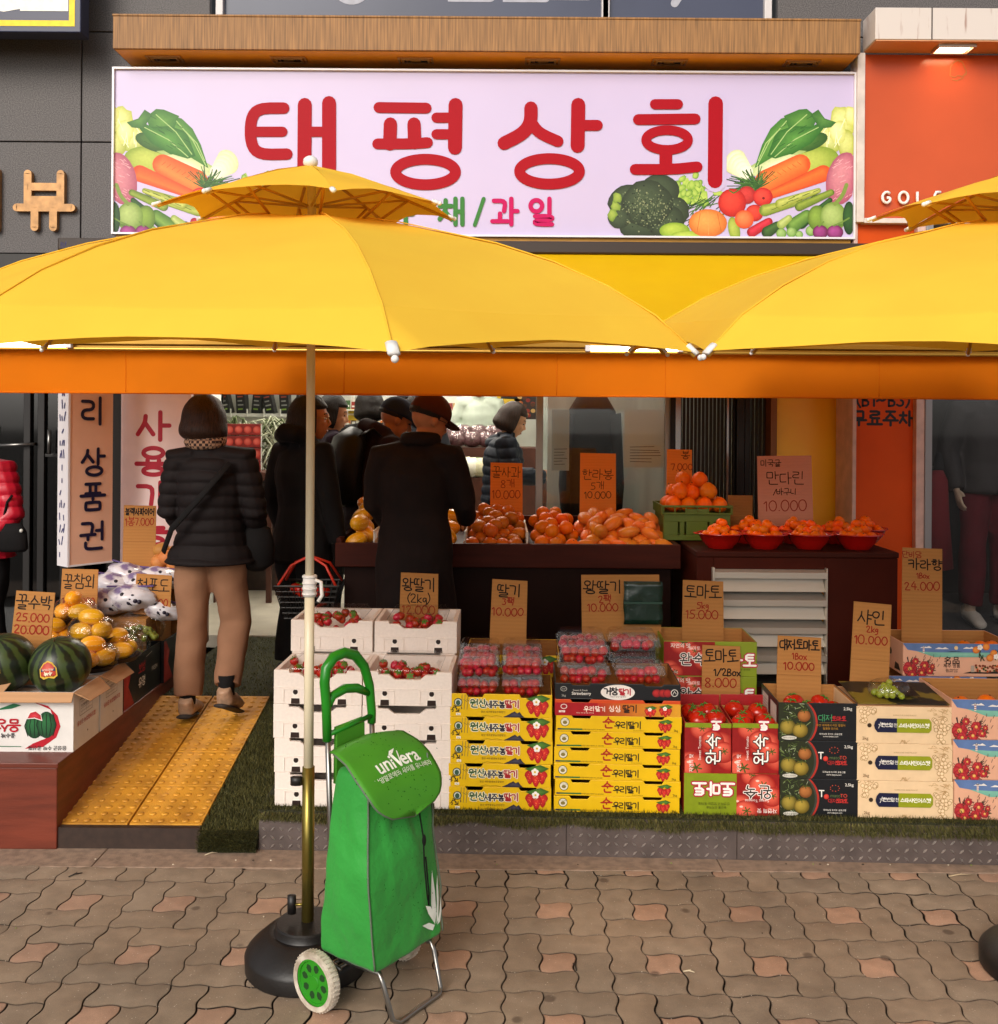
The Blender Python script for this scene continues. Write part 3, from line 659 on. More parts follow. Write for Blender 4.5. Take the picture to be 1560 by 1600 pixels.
# canopy with six recessed lamps (off)
m_fascia = M('streaked_gold_panel', '#94693a', .6, var=.34, vs=7, st=(14, 1, .5), det=9, bump=.06)
m_soffit = M('gold_soffit', '#e0961c', .5, var=.1, vs=4)
cx0, cx1 = X(172, 5.85), X(1341, 5.85)
b = MB(); b.box(cx0, cx1, -.30, .0, 3.897, 4.087); b.box(cx0 - .004, cx1 + .004, -.304, .0, 4.087, 4.1)
can = b.build('canopy', m_fascia, bld, bevel=.003)
b = MB(); b.box(cx0 + .01, cx1 - .01, -.285, -.002, 3.893, 3.8965); b.build('soffit', m_soffit, can)
m_lampf = M('lamp_frame', '#b98a50', .4, metal=.3); m_refl = M('lamp_reflector', '#8f6a44', .25, metal=.7)
for u in (258, 452, 650, 848, 1046, 1253):
    p = at(u, 93, 5.99); f = MB(); x, y = p.x, 5.99 - 6.15; m_w, m_d = .105, .05
    for k, (ww, dd, zz, zt) in enumerate(((m_w, m_d, 3.884, 3.893), (m_w - .022, m_d - .014, 3.880, 3.884))):
        t_ = .012
        f.box(x - ww, x + ww, y - dd, y - dd + t_, zz, zt); f.box(x - ww, x + ww, y + dd - t_, y + dd, zz, zt); f.box(x - ww, x - ww + t_, y - dd + t_, y + dd - t_, zz, zt); f.box(x + ww - t_, x + ww, y - dd + t_, y + dd - t_, zz, zt)
    l_ = f.build('recessed_light', m_lampf, can)
    f = MB(); f.box(x - .07, x + .07, y - .028, y + .028, 3.887, 3.892); f.cur = 1; f.tube([(x - .03, y, 3.886), (x + .03, y, 3.886)], .007, 8); f.box(x - .06, x - .045, y - .02, y + .02, 3.882, 3.888)
    f.build('bulb', [M('lamp_hollow', '#1c120a', .6), m_refl], l_)
# ---- the shop sign with printed vegetables
SY = 5.98; sx0, sx1 = X(172, SY), X(1334.5, SY); sz1, sz0 = Z(752, 108.5, SY), Z(752, 369.5, SY)
sgn = thing('shop_sign', 'wide lavender shop sign with big red letters and printed vegetables at both ends', 'sign', (0, SY, 0))
m_sframe = M('sign_frame_white', '#e4dfe2', .35, metal=.1)
b = MB(); b.box(sx0, sx1, .012, .15, sz0, sz1); sb = b.build('lightbox', M('sign_face', '#c6b8dc', .35, spec=.5, var=.02, vs=1.5), sgn)
b = MB(); fw = .011
b.box(sx0, sx1, -.006, .011, sz1 - fw, sz1); b.box(sx0, sx1, -.006, .011, sz0, sz0 + fw); b.box(sx0, sx0 + fw, -.006, .011, sz0 + fw, sz1 - fw); b.box(sx1 - fw, sx1, -.006, .011, sz0 + fw, sz1 - fw)
b.build('frame', m_sframe, sgn)
kx = SY / 1560.0
def sp(u, v): p = at(u, v, SY); return (p.x, p.z)
art = Art(.00008, .003)
art.tf = lambda x, z: sp(x, -z); art.lim = (sx0 + fw, sz0 + fw, sx1 - fw, sz1 - fw)
def veg(mx):
    f = (lambda u: u) if not mx else (lambda u: 1505 - u)
    def poly(pts, c, h=None): art.poly([(f(u), -v) for u, v in pts], c, h)
    def ell(u, v, ru, rv, c, h=None, rot=0, **k): art.ell(f(u), -v, ru, rv, c, h, -rot if mx else rot, **k)
    def cap(u0, v0, u1, v1, r0, r1, c, h=None): art.cap(f(u0), -v0, f(u1), -v1, r0, r1, c, h)
    def line(pts, w_, c, **k): art.line([(f(u), -v) for u, v in pts], w_, c, **k)
    rr = random.Random(11)
    # yellow cabbage, gourd, greens
    for (u, v, ru, rv, c, h) in ((1318, 190, 22, 26, '#b9bf4c', '#e6e79a'), (1298, 215, 22, 22, '#a9b544', '#e2e59a'), (1325, 225, 16, 22, '#a3ab3e', '#dde08a'), (1310, 205, 14, 18, '#cdd068', '#f0efb4'), (1330, 180, 9, 16, '#c9cc62', '#edeca8')):
        ell(u, v, ru, rv, c, h, wob=.14, n=18)
    for k in range(9): u = 1290 + rr.uniform(0, 40); v = 180 + rr.uniform(0, 50); line([(u, v), (u + rr.uniform(-14, 6), v + 18)], 1.4, '#f0efc2')
    ell(1270, 255, 44, 26, '#7f9a2c', '#c4cf5e', .25); ell(1262, 222, 34, 14, '#2e5420', '#4c7a2e', .3)
    poly([(1150, 268), (1168, 262), (1200, 243), (1232, 232), (1262, 235), (1240, 246), (1200, 258), (1176, 272), (1160, 280)], '#9fb866', '#dfe8b4')
    for pts, c, h in (([(1180, 262), (1192, 225), (1205, 200), (1222, 184), (1246, 178), (1256, 190), (1240, 214), (1216, 240)], '#3f7a2c', '#6da447'),
                      ([(1226, 180), (1250, 170), (1262, 169), (1278, 182), (1270, 205), (1248, 214), (1236, 205)], '#3a722a', '#62983f'),
                      ([(1200, 243), (1214, 205), (1240, 196), (1270, 197), (1282, 190), (1288, 200), (1270, 222), (1240, 240), (1216, 248)], '#2f6a24', '#5f9c40'),
                      ([(1268, 178), (1280, 170), (1290, 184), (1308, 190), (1300, 198), (1282, 200)], '#36682a', '#5d9040')): poly(pts, c, h)
    for s, e in (((1184, 258), (1230, 188)), ((1206, 240), (1262, 178)), ((1212, 244), (1280, 198)), ((1186, 250), (1216, 204))): line([s, ((s[0] + e[0]) / 2 - 3, (s[1] + e[1]) / 2 - 4), e], 1.5, '#a9c87a')
    for k in range(14): u = rr.uniform(1205, 1272); v = rr.uniform(185, 232); line([(u, v), (u + 9, v - 5)], .9, '#2a5a20')
    poly([(1176, 272), (1196, 252), (1236, 240), (1258, 244), (1222, 258), (1190, 278)], '#c9d69a', '#eef2d0')
    # carrots
    cap(1200, 284, 1252, 256, 20, 16, '#d9541c', '#f58a3c'); cap(1206, 303, 1288, 270, 7, 13, '#d2461a', '#f0742c')
    for k in range(7): t_ = k / 7; line([(1200 + 55 * t_, 276 - 28 * t_), (1206 + 55 * t_, 280 - 27 * t_)], .8, '#c04a14')
    # sweet potato, napa, lettuce, dill
    ell(1318, 278, 25, 42, '#a8506a', '#d98c96', -.25)
    for k in range(26): u = rr.uniform(1300, 1330); v = rr.uniform(246, 312); line([(u, v), (u + rr.uniform(3, 9), v - 3)], .9, '#e2a8ae')
    for k in range(5): ell(1150 + 4 * k, 252 + 4 * k, 16 - k, 20 - 2 * k, mix('#d3d79a', '#eef0d6', k / 5), '#f3f3e2', -.5)
    for k in range(60): u = 1045 + rr.gauss(30, 22); v = 300 + rr.gauss(0, 13); ell(u, v, 7, 5, rr.choice(('#6f9c2f', '#8cb23c', '#5a8a28', '#a9c452')), '#b8d060', rr.uniform(0, 3), wob=.2, n=10)
    for k in range(90):
        a0 = rr.uniform(2.2, 5.6); u0, v0 = 1186 - rr.uniform(0, 8), 290 + rr.uniform(-8, 8); L_ = rr.uniform(14, 52)
        line([(u0, v0), (u0 + math.cos(a0) * L_ * .6, v0 + math.sin(a0) * L_ * .3), (u0 + math.cos(a0) * L_, v0 + math.sin(a0) * L_ * .55)], rr.uniform(.8, 1.7), rr.choice(('#24451c', '#2f5a22', '#3f6e2c', '#557f3a')))
    for k in range(40): u0, v0 = 1120 - rr.uniform(0, 50), 315 + rr.uniform(0, 45); line([(u0, v0), (u0 + rr.uniform(5, 26), v0 - rr.uniform(4, 20))], 1.3, rr.choice(('#1f3a18', '#35601f', '#4a742c')))
    # broccoli
    for u, v, r_ in ((985, 318, 34), (1030, 300, 32), (1052, 330, 26), (1000, 345, 34), (1040, 346, 30), (1012, 318, 40), (968, 340, 18)): ell(u, v, r_, r_ * .92, '#2a3420', '#47563a', wob=.05)
    for k in range(420): u, v = 1014 + rr.gauss(0, 27), 325 + rr.gauss(0, 19); (u - 1014) ** 2 / 52 ** 2 + (v - 325) ** 2 / 38 ** 2 < 1 and art.ell(f(u), -v, rr.uniform(.8, 1.5), None, rr.choice(('#5c6a48', '#75805c', '#1d2616', '#3c4a2c', '#8a9068')), n=6)
    for u, v in ((962, 322), (958, 335), (966, 308)): ell(u, v, 7, 9, '#6f8c2c', '#a4b850', wob=.25, n=12)
    # fruit at the bottom
    ell(1055, 360, 24, 13, '#7a9c24', '#b9cf4e'); ell(1075, 368, 26, 8, '#86a52c', '#bdd055')
    ell(1168, 304, 14, 14, '#a01c1a', '#d8403a'); ell(1145, 316, 22, 22, '#b0140f', '#ee4632'); ell(1193, 307, 15.5, 14.5, '#b51215', '#f04c3c'); ell(1180, 332, 14, 13, '#b01a14', '#ea4a36')
    line([(1141, 297), (1147, 301), (1154, 297)], 2, '#3c6a20'); ell(1194, 309, 2.2, 2, '#7a100c')
    ell(1148, 358, 9, 20, '#7d9428', '#b9c658', .2); ell(1107, 348, 30, 22, '#cc6a22', '#f6a552'); line([(1107, 330), (1108, 366)], .8, '#e8a055'); line([(1095, 333), (1090, 362)], .8, '#b85a1c'); line([(1122, 333), (1128, 362)], .8, '#b85a1c')
    ell(1164, 342, 15, 14.5, '#d8481c', '#ff8a50'); cap(1176, 362, 1202, 346, 8, 6.5, '#9e0f1a', '#e2384a')
    for (a0, b0, a1, b1, r0, r1, c, h) in ((1196, 328, 1250, 314, 9, 5, '#6f8426', '#b5c058'), (1220, 318, 1280, 297, 8, 4, '#8a962c', '#c9cf6a'), (1250, 322, 1300, 300, 7, 5, '#5c7420', '#94a83e'), (1254, 350, 1298, 312, 7, 4, '#1c3a16', '#3a6428'), (1240, 352, 1262, 336, 11, 9, '#3f6a24', '#7fa648'), (1200, 362, 1216, 352, 9, 7, '#26401c', '#4c7034'), (1222, 350, 1234, 340, 7, 5, '#8aa040', '#c4d080')): cap(a0, b0, a1, b1, r0, r1, c, h)
    for k in range(12): u = 1205 + rr.uniform(0, 70); v = 325 - (u - 1205) * .35 + rr.uniform(-6, 6); line([(u, v), (u + 9, v - 4)], 1.0, '#4c6418')
    for u, v, r_ in ((1238, 362, 8), (1222, 364, 8), (1268, 360, 8), (1250, 366, 6)): ell(u, v, r_, r_, '#5f8a34', '#a9c878')
    ell(1278, 340, 15, 20, '#51701f', '#8cab44'); ell(1303, 338, 21, 23, '#6c8c34', '#b4c878'); line([(1306, 318), (1318, 305), (1324, 288)], 6, '#7d9440', sm=1); line([(1312, 352), (1326, 348)], 4, '#5c7c30')
    ell(1328, 340, 10, 26, '#1d3a1c', '#37602c'); ell(1283, 362, 12, 11, '#5e1440', '#a8458c'); ell(1306, 362, 13, 11, '#641847', '#b04c94'); line([(1304, 352), (1318, 346), (1328, 340)], 2.5, '#6c8a3a'); line([(1281, 353), (1288, 346)], 2.5, '#6c8a3a')
veg(True); veg(False)
vegs = art.build('vegetable_picture', M_attr('sign_print', .4, .3, .07, 60), sgn, loc=(0, .0115, 0))
art = Art(.00008); art.tf = lambda x, z: sp(x, -z)
RED = '#a60016'
art2 = Art(.00008); art2.tf = art.tf
def st(pts, w_=21, cl=False, sm=2, halo=False):
    if halo: art2.line([(u, -v) for u, v in pts], w_ + 13, '#c6b8dc', cl, sm)
    art.line([(u, -v) for u, v in pts], w_, RED, cl, sm, sub=0)
def oval(cu, cv, ru, rv, w_):
    art.line([(cu + ru * math.cos(2 * math.pi * k / 28), -cv - rv * math.sin(2 * math.pi * k / 28)) for k in range(28)], w_, RED, True, 1, rm=99)
# the four big syllables, stroke by stroke as painted
st([(443, 168), (391, 168), (391, 241), (448, 240)], 18, sm=3); st([(393, 205), (441, 205)], 16, sm=0)
st([(476, 163), (475, 300)], 22, sm=0); st([(514, 160), (514, 300)], 22, sm=0); st([(476, 205), (514, 205)], 16, sm=0)
st([(592, 167), (666, 168)], 17, sm=0); st([(590, 224), (640, 224), (668, 222)], 17, sm=2); st([(610, 193), (609, 224)], 21, sm=0); st([(647, 193), (648, 222)], 21, sm=0)
st([(712, 163), (711, 230)], 22, sm=0); st([(682, 183), (712, 183)], 16, sm=0); st([(682, 209), (712, 209)], 16, sm=0); oval(665, 268, 47, 20, 17)
st([(830, 168), (830, 190), (818, 208), (788, 223)], 21, sm=2); st([(830, 190), (842, 207), (872, 220)], 18, sm=2)
st([(904, 163), (903, 227)], 22, sm=0); st([(904, 195), (934, 195)], 17, sm=0); oval(859, 267, 47, 20, 17)
st([(1024, 162), (1060, 162)], 16, sm=0); st([(998, 186), (1087, 185)], 17, sm=0); oval(1043, 218, 33, 15.5, 15); st([(1041, 240), (1041, 262)], 20, sm=0); st([(993, 264), (1050, 264), (1090, 260)], 17, sm=1)
st([(1119, 161), (1118, 282)], 23, sm=0, halo=True)
def txt(s, u, v, size, wd, col): art.pen(s, u, -v, size, wd, col, sm=2)
for s, u, v, c in (('야', 628, 350, '#3f7d3c'), ('채', 708, 350, '#3f7d3c'), ('과', 792, 350, '#c0145c'), ('일', 850, 350, '#c0145c')): txt(s, u, v, 40, 7, c)
art.line([(742, -351), (756, -310)], 6, '#3f7d3c')
art2.thick = .0006; art2.build('letter_halo', M_attr('sign_print_halo', .35, .3, .01), sgn, loc=(0, .0079, 0))
art.thick = .002; art.build('lettering', M_attr('sign_letters', .5, .15, .02), sgn, loc=(0, .0072, 0))
m_goldbar = M('gold_trim', '#b07c22', .4, metal=.2, var=.1)
b = MB(); b.box(sx0 + .02, sx1 - .02, .02, .14, sz0 - .03, sz0 - .001); b.build('underside_trim', m_goldbar, sgn)
b = MB(); b.box(sx0 - .02, sx1 + .03, -.04, .14, sz0 - .062, sz0 - .047); b.build('flashing', M('tan_flashing', '#b98a52', .5), sgn)
# ---- awning: canvas, front rail, valance, folding arms, two lamps
AX0, AX1, AYf, AYb, AZf, AZb = -2.62, 2.46, 4.5, 5.93, 2.055, 2.725
aw = thing('awning', 'long yellow orange canvas awning with hanging valance over the shopfront', 'awning', (0, AYf, 0))
m_awn = M_fabric('awning_canvas', (1.0, .60, .003), (.98, .32, .0), .34)
b = MB(); nx, ny = 46, 14; vs = []
for j in range(ny + 1):
    for i in range(nx + 1):
        t = j / ny; x = AX0 + (AX1 - AX0) * i / nx
        z = AZf + .02 + (AZb - AZf - .02) * t - .03 * math.sin(math.pi * t) * (1 + .25 * math.cos(i / nx * 6.28 * 3)); vs.append((x, AYf + .02 + (AYb - AYf) * t - .02, z))
b.add(vs, [(j * (nx + 1) + i, j * (nx + 1) + i + 1, (j + 1) * (nx + 1) + i + 1, (j + 1) * (nx + 1) + i) for j in range(ny) for i in range(nx)])
b.build('canvas', m_awn, aw, smooth=True, loc=(0, -AYf, 0))
b = MB(); nx, ny = 120, 8; vs = []
for j in range(ny + 1):
    for i in range(nx + 1):
        x = AX0 + (AX1 - AX0) * i / nx; t = j / ny; sea = .007 * mnoise.noise(Vector((x * 2.2, t, 1.7))) + .014 * t * math.sin(x * 3.1 + 1) + .009 * t * math.sin(x * 9 + math.sin(x * 2) * 2)
        vs.append((x, .012 + sea, AZf - .015 - (AZf - .015 - 1.842 + .004 * math.sin(x * 2)) * t))
b.add(vs, [(j * (nx + 1) + i, j * (nx + 1) + i + 1, (j + 1) * (nx + 1) + i + 1, (j + 1) * (nx + 1) + i) for j in range(ny) for i in range(nx)])
va = b.build('valance', M_fabric('valance_canvas', (.78, .20, .002), (.95, .24, .0), .35), aw, smooth=True)
b = MB(); b.tube([(AX0 + (AX1 - AX0) * i / nx, .012 + .014 * math.sin((AX0 + (AX1 - AX0) * i / nx) * 3.1 + 1), 1.842) for i in range(nx + 1)], .005, 6); b.build('hem', MATS['valance_canvas'], va, smooth=True)
for x in (-1.69, -.70, .26, .75, 1.72): b = MB(); b.tube([(x, -.0005 + .012 + .007 * mnoise.noise(Vector((x * 2.2, t, 1.7))) + .014 * t * math.sin(x * 3.1 + 1) + .009 * t * math.sin(x * 9 + math.sin(x * 2) * 2), AZf - .016 - (AZf - .016 - 1.846) * t) for t in [k / 8 for k in range(9)]], .0018, 5); b.build('seam', MATS['valance_canvas'], va, smooth=True)
m_rail = M('awning_rail', '#b08434', .3, metal=.65, var=.06)
b = MB(); b.box(AX0, AX1, -.035, .03, AZf + .002, AZf + .026); b.box(AX0, AX1, -.02, .03, AZf - .017, AZf + .0015); b.tube([(AX0, -.03, AZf - .018), (AX1, -.03, AZf - .018)], .008, 10)
b.build('front_rail', m_rail, aw, bevel=.004)
m_arm = M('arm_metal', '#c9b48c', .4, metal=.5)
for x, s_ in ((-1.9, 1), (1.75, -1)):
    b = MB(); el = (x + .75 * s_, .75, 2.33); b.tube([(x, 1.42, 2.62), el], .022, 10); b.tube([el, (x, .03, AZf + .005)], .02, 10); b.ball(el, .035, 10, 8); b.build('folding_arm', m_arm, aw, smooth=True)
b = MB(); b.box(AX0, AX1, 1.40, 1.6, AZb - .005, AZb + .07); b.build('cassette', M('awning_cassette', '#2a1a10', .5), aw, bevel=.01)
m_tube = M('lit_tube', '#ffffff', .4, emit='#ffe9cc', es=11.)
for u0, u1 in ((-60, 108), (918, 1062)):
    x0, x1 = X(u0, 4.46), X(u1, 4.46)
    t_ = thing('tube_lamp', 'lit white tube lamp clipped to the awning rail at the far left end' if u0 < 0 else 'lit white tube lamp clipped to the awning rail between the two parasols', 'lamp', ((x0 + x1) / 2, 4.456, AZf - .002), group='tube lamps on the awning rail')
    h = (x1 - x0) / 2; MB().tube([(-h, 0, 0), (h, 0, 0)], .011, 12).build('tube', m_tube, t_, smooth=True)
    b = MB(); [b.box(q - .012, q + .012, -.012, .012, -.014, .014) for q in (-h, h)]; b.build('end_cap', m_sframe, t_, bevel=.003)
# ---- parasols
m_par = M_fabric('parasol_canvas', (1.0, .61, .055), (1.0, .48, .02), .22, var=.04)
m_rib = M('parasol_rib', '#d29c34', .4, metal=.2); m_polew = M('cream_pole', '#e3d6b8', .35, spec=.5, var=.03, vs=3); m_brass = M('zinc_tube', '#8f7f3e', .28, metal=.85, var=.25, vs=9, st=(1, 1, .15))
m_white = M('white_plastic', '#ece8e4', .4); m_rub = M('black_rubber_base', '#1d1a19', .42, var=.35, vs=7, bump=.15, bs=120, spec=.4)
PROF = [(.20, 2.352), (.32, 2.334), (.48, 2.297), (.66, 2.256), (.84, 2.198), (1.0, 2.128), (1.14, 2.046), (1.25, 1.950)]
def parasol(label, x, y, phase, base_xy, tilt=4.4):
    t = thing('parasol', label, 'parasol', (x, y, 0), group='yellow parasols on the pavement')
    def ribp(prof, k): a = math.radians(phase + 45 * k) - math.pi / 2; return [Vector((r * math.cos(a), r * math.sin(a), z)) for r, z in prof]
    def canopy(prof, sag, nseg, scallop):
        b = MB()
        for k in range(8):
            A, B = ribp(prof, k), ribp(prof, k + 1); vs = []
            for i in range(len(prof)):
                for j in range(nseg + 1):
                    q = j / nseg; s_ = math.sin(math.pi * q); p = A[i].lerp(B[i], q); fr = i / (len(prof) - 1)
                    p = p * 1.0; p.z -= sag * s_ * math.sin(math.pi * min(1, fr * .85 + .1)) * .6
                    if i == len(prof) - 1: d = Vector((p.x, p.y, 0)).normalized(); p -= d * scallop * s_; p.z += scallop * .62 * s_
                    p.z += .005 * mnoise.noise(Vector((p.x * 5, p.y * 5, k))) + .0035 * (1 - s_) * mnoise.noise(Vector((q * 3, fr * 16, k * 7)))
                    vs.append(p)
            m = nseg + 1; b.add(vs, [(i * m + j, (i + 1) * m + j, (i + 1) * m + j + 1, i * m + j + 1) for i in range(len(prof) - 1) for j in range(nseg)])
        return b
    can = canopy(PROF, .020, 10, .05).build('canopy', m_par, t, smooth=True); bm = bmesh.new(); bm.from_mesh(can.data); bmesh.ops.remove_doubles(bm, verts=bm.verts, dist=.0005)
    for e in bm.edges:
        if len(e.link_faces) == 2 and e.calc_face_angle(0) > R(9): e.smooth = False
    bm.to_mesh(can.data); bm.free()
    b = MB()
    for k in range(8): P = [p + Vector((0, 0, .003)) for p in ribp(PROF, k)]; b.tube(P, .0022, 6)
    b.build('seam', m_par, can, smooth=True)
    cp = [(.012, 2.525), (.16, 2.487), (.31, 2.440), (.46, 2.385)]
    vc = canopy(cp, .008, 5, .035).build('vent_cap', m_par, t, smooth=True)
    for k in range(8):
        P = [p - Vector((0, 0, .010)) for p in ribp(PROF, k)]; rb = MB(); rb.tube(P, .0065, 6); a = math.radians(phase + 45 * k) - math.pi / 2
        rb.tube([(.03 * math.cos(a), .03 * math.sin(a), 2.05), (.62 * math.cos(a), .62 * math.sin(a), 2.24)], .006, 6)
        r_ = rb.build('rib', m_rib, t, smooth=True)
        e = P[-1] + Vector((0, 0, .012)); d = (P[-1] - P[-2]).normalized(); c = MB(); s_ = Vector((-math.sin(a), math.cos(a), 0))
        c.tube([e - d * .026, e + d * .009], .0135, 8, side=s_, rb=.007); c.ball(e + d * .019 - Vector((0, 0, .003)), .0082, 10, 8); c.build('rib_clip', m_white, r_, smooth=True)
        Q = [p - Vector((0, 0, .007)) for p in ribp(cp, k)]; q = MB(); q.tube(Q[1:], .005, 6); q.tube([ribp(cp, k)[2] - Vector((0, 0, .01)), ribp(PROF, k)[0]], .005, 6); q.tube([(.016 * math.cos(a), .016 * math.sin(a), 2.40), Q[2]], .004, 6)
        v_ = q.build('vent_rib', m_rib, t, smooth=True)
        c = MB(); e = Q[-1] + Vector((0, 0, .008)); d = (Q[-1] - Q[-2]).normalized(); c.tube([e - d * .012, e + d * .01], .009, 8, side=s_, rb=.006); c.ball(e + d * .012, .007, 8, 6); c.build('vent_clip', m_white, v_, smooth=True)
    c = MB(); c.ball((0, 0, 2.537), (.024, .024, .02), 14, 10); c.build('finial', m_white, t, smooth=True)
    tr = Matrix.Rotation(R(tilt), 3, 'X'); pv = Vector((0, 0, 2.2))
    for o in CHILD[t.name]: o.rotation_euler = (R(tilt), 0, 0); o.location = pv - tr @ pv
    bx, by = base_xy[0] - x, base_xy[1] - y
    P_ = lambda z: Vector((bx * (1 - z / 2.35), by * (1 - z / 2.35), z))
    c = MB(); c.tube([P_(.62), P_(1.22)], .0158, 16); c.tube([P_(1.215), P_(2.51)], .0138, 16); c.tube([(0, 0, 2.0), (0, 0, 2.07)], .03, 14); c.tube([(0, 0, 2.33), (0, 0, 2.37)], .035, 14); c.build('pole', m_polew, t, smooth=True)
    c = MB(); c.tube([P_(1.165), P_(1.232)], .021, 18); [c.tube([P_(z), P_(z + .006)], .0235, 18) for z in (1.17, 1.187, 1.204, 1.224)]
    q = P_(1.2) + Vector((.02, -.012, 0)); c.tube([q + Vector((0, 0, .018)), q + Vector((.018, 0, .012)), q + Vector((.022, 0, -.03)), q + Vector((.010, 0, -.05))], .006, 8); c.build('clamp', m_white, t, smooth=True)
    c = MB(); c.tube([P_(.09), P_(.625)], .0195, 20); c.build('socket_tube', m_brass, t, smooth=True)
    k = MB(); q = P_(.585); k.tube([q, q + Vector((-.034, -.012, 0))], .005, 8); k.cur = 1; k.tube([q + Vector((-.036, -.012, .012)), q + Vector((-.036, -.012, -.014))], .011, 8, side=(0, 1, 0), rb=.019); k.build('locking_screw', [m_brass, m_rub], t, smooth=True)
    k = MB(); q = P_(.19); k.tube([q, q + Vector((-.045, -.004, 0))], .0045, 8); k.cur = 1; k.tube([q + Vector((-.05, -.004, -.028)), q + Vector((-.05, -.004, .03))], .0095, 8, side=(0, 1, 0), rb=.014); k.build('clamp_knob', [m_brass, m_rub], t, smooth=True)
    c = MB(); c.lathe([(.0, 0), (.188, 0), (.193, .006), (.194, .047), (.190, .056), (.178, .07), (.133, .108), (.118, .112), (.105, .1115), (.102, .116), (.100, .132), (.095, .137), (.03, .139), (0, .139)], 56, (bx, by, .001), closed=False); c.build('base', m_rub, t, auto=30)
    return t
g1 = gnd(483, 1500)
parasol('yellow parasol on the near left whose pole rises behind the green shopping cart', X(485, 3.17), 3.17, 18, (g1.x, 3.16))
parasol('yellow parasol on the right whose pole and most of its canopy lie beyond the frame', 1.655, 3.14, -18, (1.735, 3.14))
# ---- the left: navy sign, gold letters, angled voucher sign, flat voucher sign, dark entrance
n_ = thing('navy_sign', 'navy hanging sign with yellow border and white capitals, cut by the top left corner', 'sign', (0, 5.85, 0))
x1, z0 = X(122, 5.85), Z(60, 50, 5.85)
MB().box(x1 - 1.6, x1, 0, .12, z0, z0 + 1.2).build('panel', M('navy_panel', '#252a48', .4), n_, bevel=.006)
a_ = Art(); a_.line([(x1 - 1.6, z0 + .052), (x1 - .052, z0 + .052), (x1 - .052, z0 + 1.2)], .034, '#f4d400')
a_.font('O', x1 - .45, z0 + .142, .62, '#f2efe6', bold=.03); a_.font('E', x1 - .215, z0 + .142, .62, '#f2efe6', bold=.03); a_.build('lettering', PRINT, n_, loc=(0, -.002, 0))
m_gold = M('bronze_letter', '#a87c4c', .4, metal=.35, var=.2, vs=20)
def solid_letters(text, x, z, size, wd, dep, asp=1.):
    b = MB(); px = x
    for ch in text:
        sts, a = glyph(ch)
        for stt in sts:
            cl = stt[-1] == 'c'; pp = [(px + p[0] * size * asp, z + p[1] * size) for p in (stt[:-1] if cl else stt)]
            pp = chaikin(pp, cl, 2) if cl else pp; vs, fs = ribbon(pp, wd, cl); n = len(vs); k = random.uniform(0, .001)
            b.add([(q[0], -dep - k, q[1]) for q in vs] + [(q[0], 0, q[1]) for q in vs], fs + [tuple(i + n for i in reversed(f)) for f in fs])
            # side walls
            ed = {}
            for f in fs:
                for i in range(len(f)): e = (f[i], f[(i + 1) % len(f)]); ed[tuple(sorted(e))] = ed.get(tuple(sorted(e)), 0) + 1
            b.add([(q[0], -dep - k, q[1]) for q in vs] + [(q[0], 0, q[1]) for q in vs], [(i, j, j + n, i + n) for (i, j), c in ed.items() if c == 1])
        px += a * size * asp
    return b
gl = thing('wall_letters', 'raised bronze letters fixed to the dark granite wall on the left', 'lettering', (0, 6.15, 0))
solid_letters('뷰', X(24, 6.12), Z(60, 355, 6.12), .335, .047, .035).build('letter', m_gold, gl, bevel=.004)
solid_letters('리', X(24, 6.12) - .405, Z(60, 357, 6.12), .35, .047, .035).build('letter', m_gold, gl, bevel=.004)
# angled box sign
w0, w1 = at(108, 885, 5.6), at(175, 877, 5.8); az = math.atan2(w1.y - w0.y, w1.x - w0.x); wd_ = (w1.xy - w0.xy).length
vs_ = thing('voucher_sign', 'tall narrow peach box sign with navy characters standing at an angle', 'sign', (w0.x, w0.y, 0), az)
MB().box(0, wd_, 0, .11, w0.z, 2.3).build('panel', M('peach_face', '#e0b096', .4, var=.03), vs_)
b = MB(); b.box(-.012, 0, -.004, .114, w0.z - .004, 2.3); b.box(0, wd_ + .006, -.004, -.001, w0.z - .004, w0.z + .006); b.cur = 0; b.build('edge', m_sframe, vs_)
a_ = Art()
for ch, v in (('리', 642), ('상', 722), ('품', 776), ('권', 837)):
    q = at(148, v, 5.7); a_.pen(ch, wd_ * .56, q.z - .075, .15, .019, '#1b1836', sm=2, asp=.95)
a_.pen('리', wd_ * .56, Z(148, 642, 5.7) + .22, .165, .021, '#1b1836'); a_.build('lettering', PRINT, vs_, loc=(0, -.0045, 0))
a_ = Art()
for k in range(26):
    zz = w0.z + .05 + k * .07
    for q in range(3):
        if random.random() < .75: xx = .03 + .022 * q; a_.line([(xx, zz), (xx + random.uniform(-.01, .014), zz + random.uniform(.015, .045))], .011, '#3a3a66')
a_.build('side_lettering', PRINT, vs_, loc=(-.0125, 0, 0), rot=(0, 0, R(-90)))
bpy.data.objects['side_lettering'].location = (-.0125, .114, 0)
fs_ = thing('accepted_here_sign', 'flat pale pink sign with big crimson characters beside the doorway', 'sign', (0, 6.02, 0))
x0, x1 = X(187, 6.0), X(297, 6.0); MB().box(x0, x1, 0, .05, .62, 2.5).build('panel', M('pale_pink_face', '#f6e2e2', .4, var=.03), fs_, bevel=.004)
a_ = Art()
for ch, v in (('사', 665), ('용', 720), ('가', 775), ('능', 830)): q = at(241, v, 6.0); a_.pen(ch, q.x, q.z - .085, .165, .027, '#b51232', sm=2, asp=1.22)
a_.build('lettering', PRINT, fs_, loc=(0, -.0006, 0))
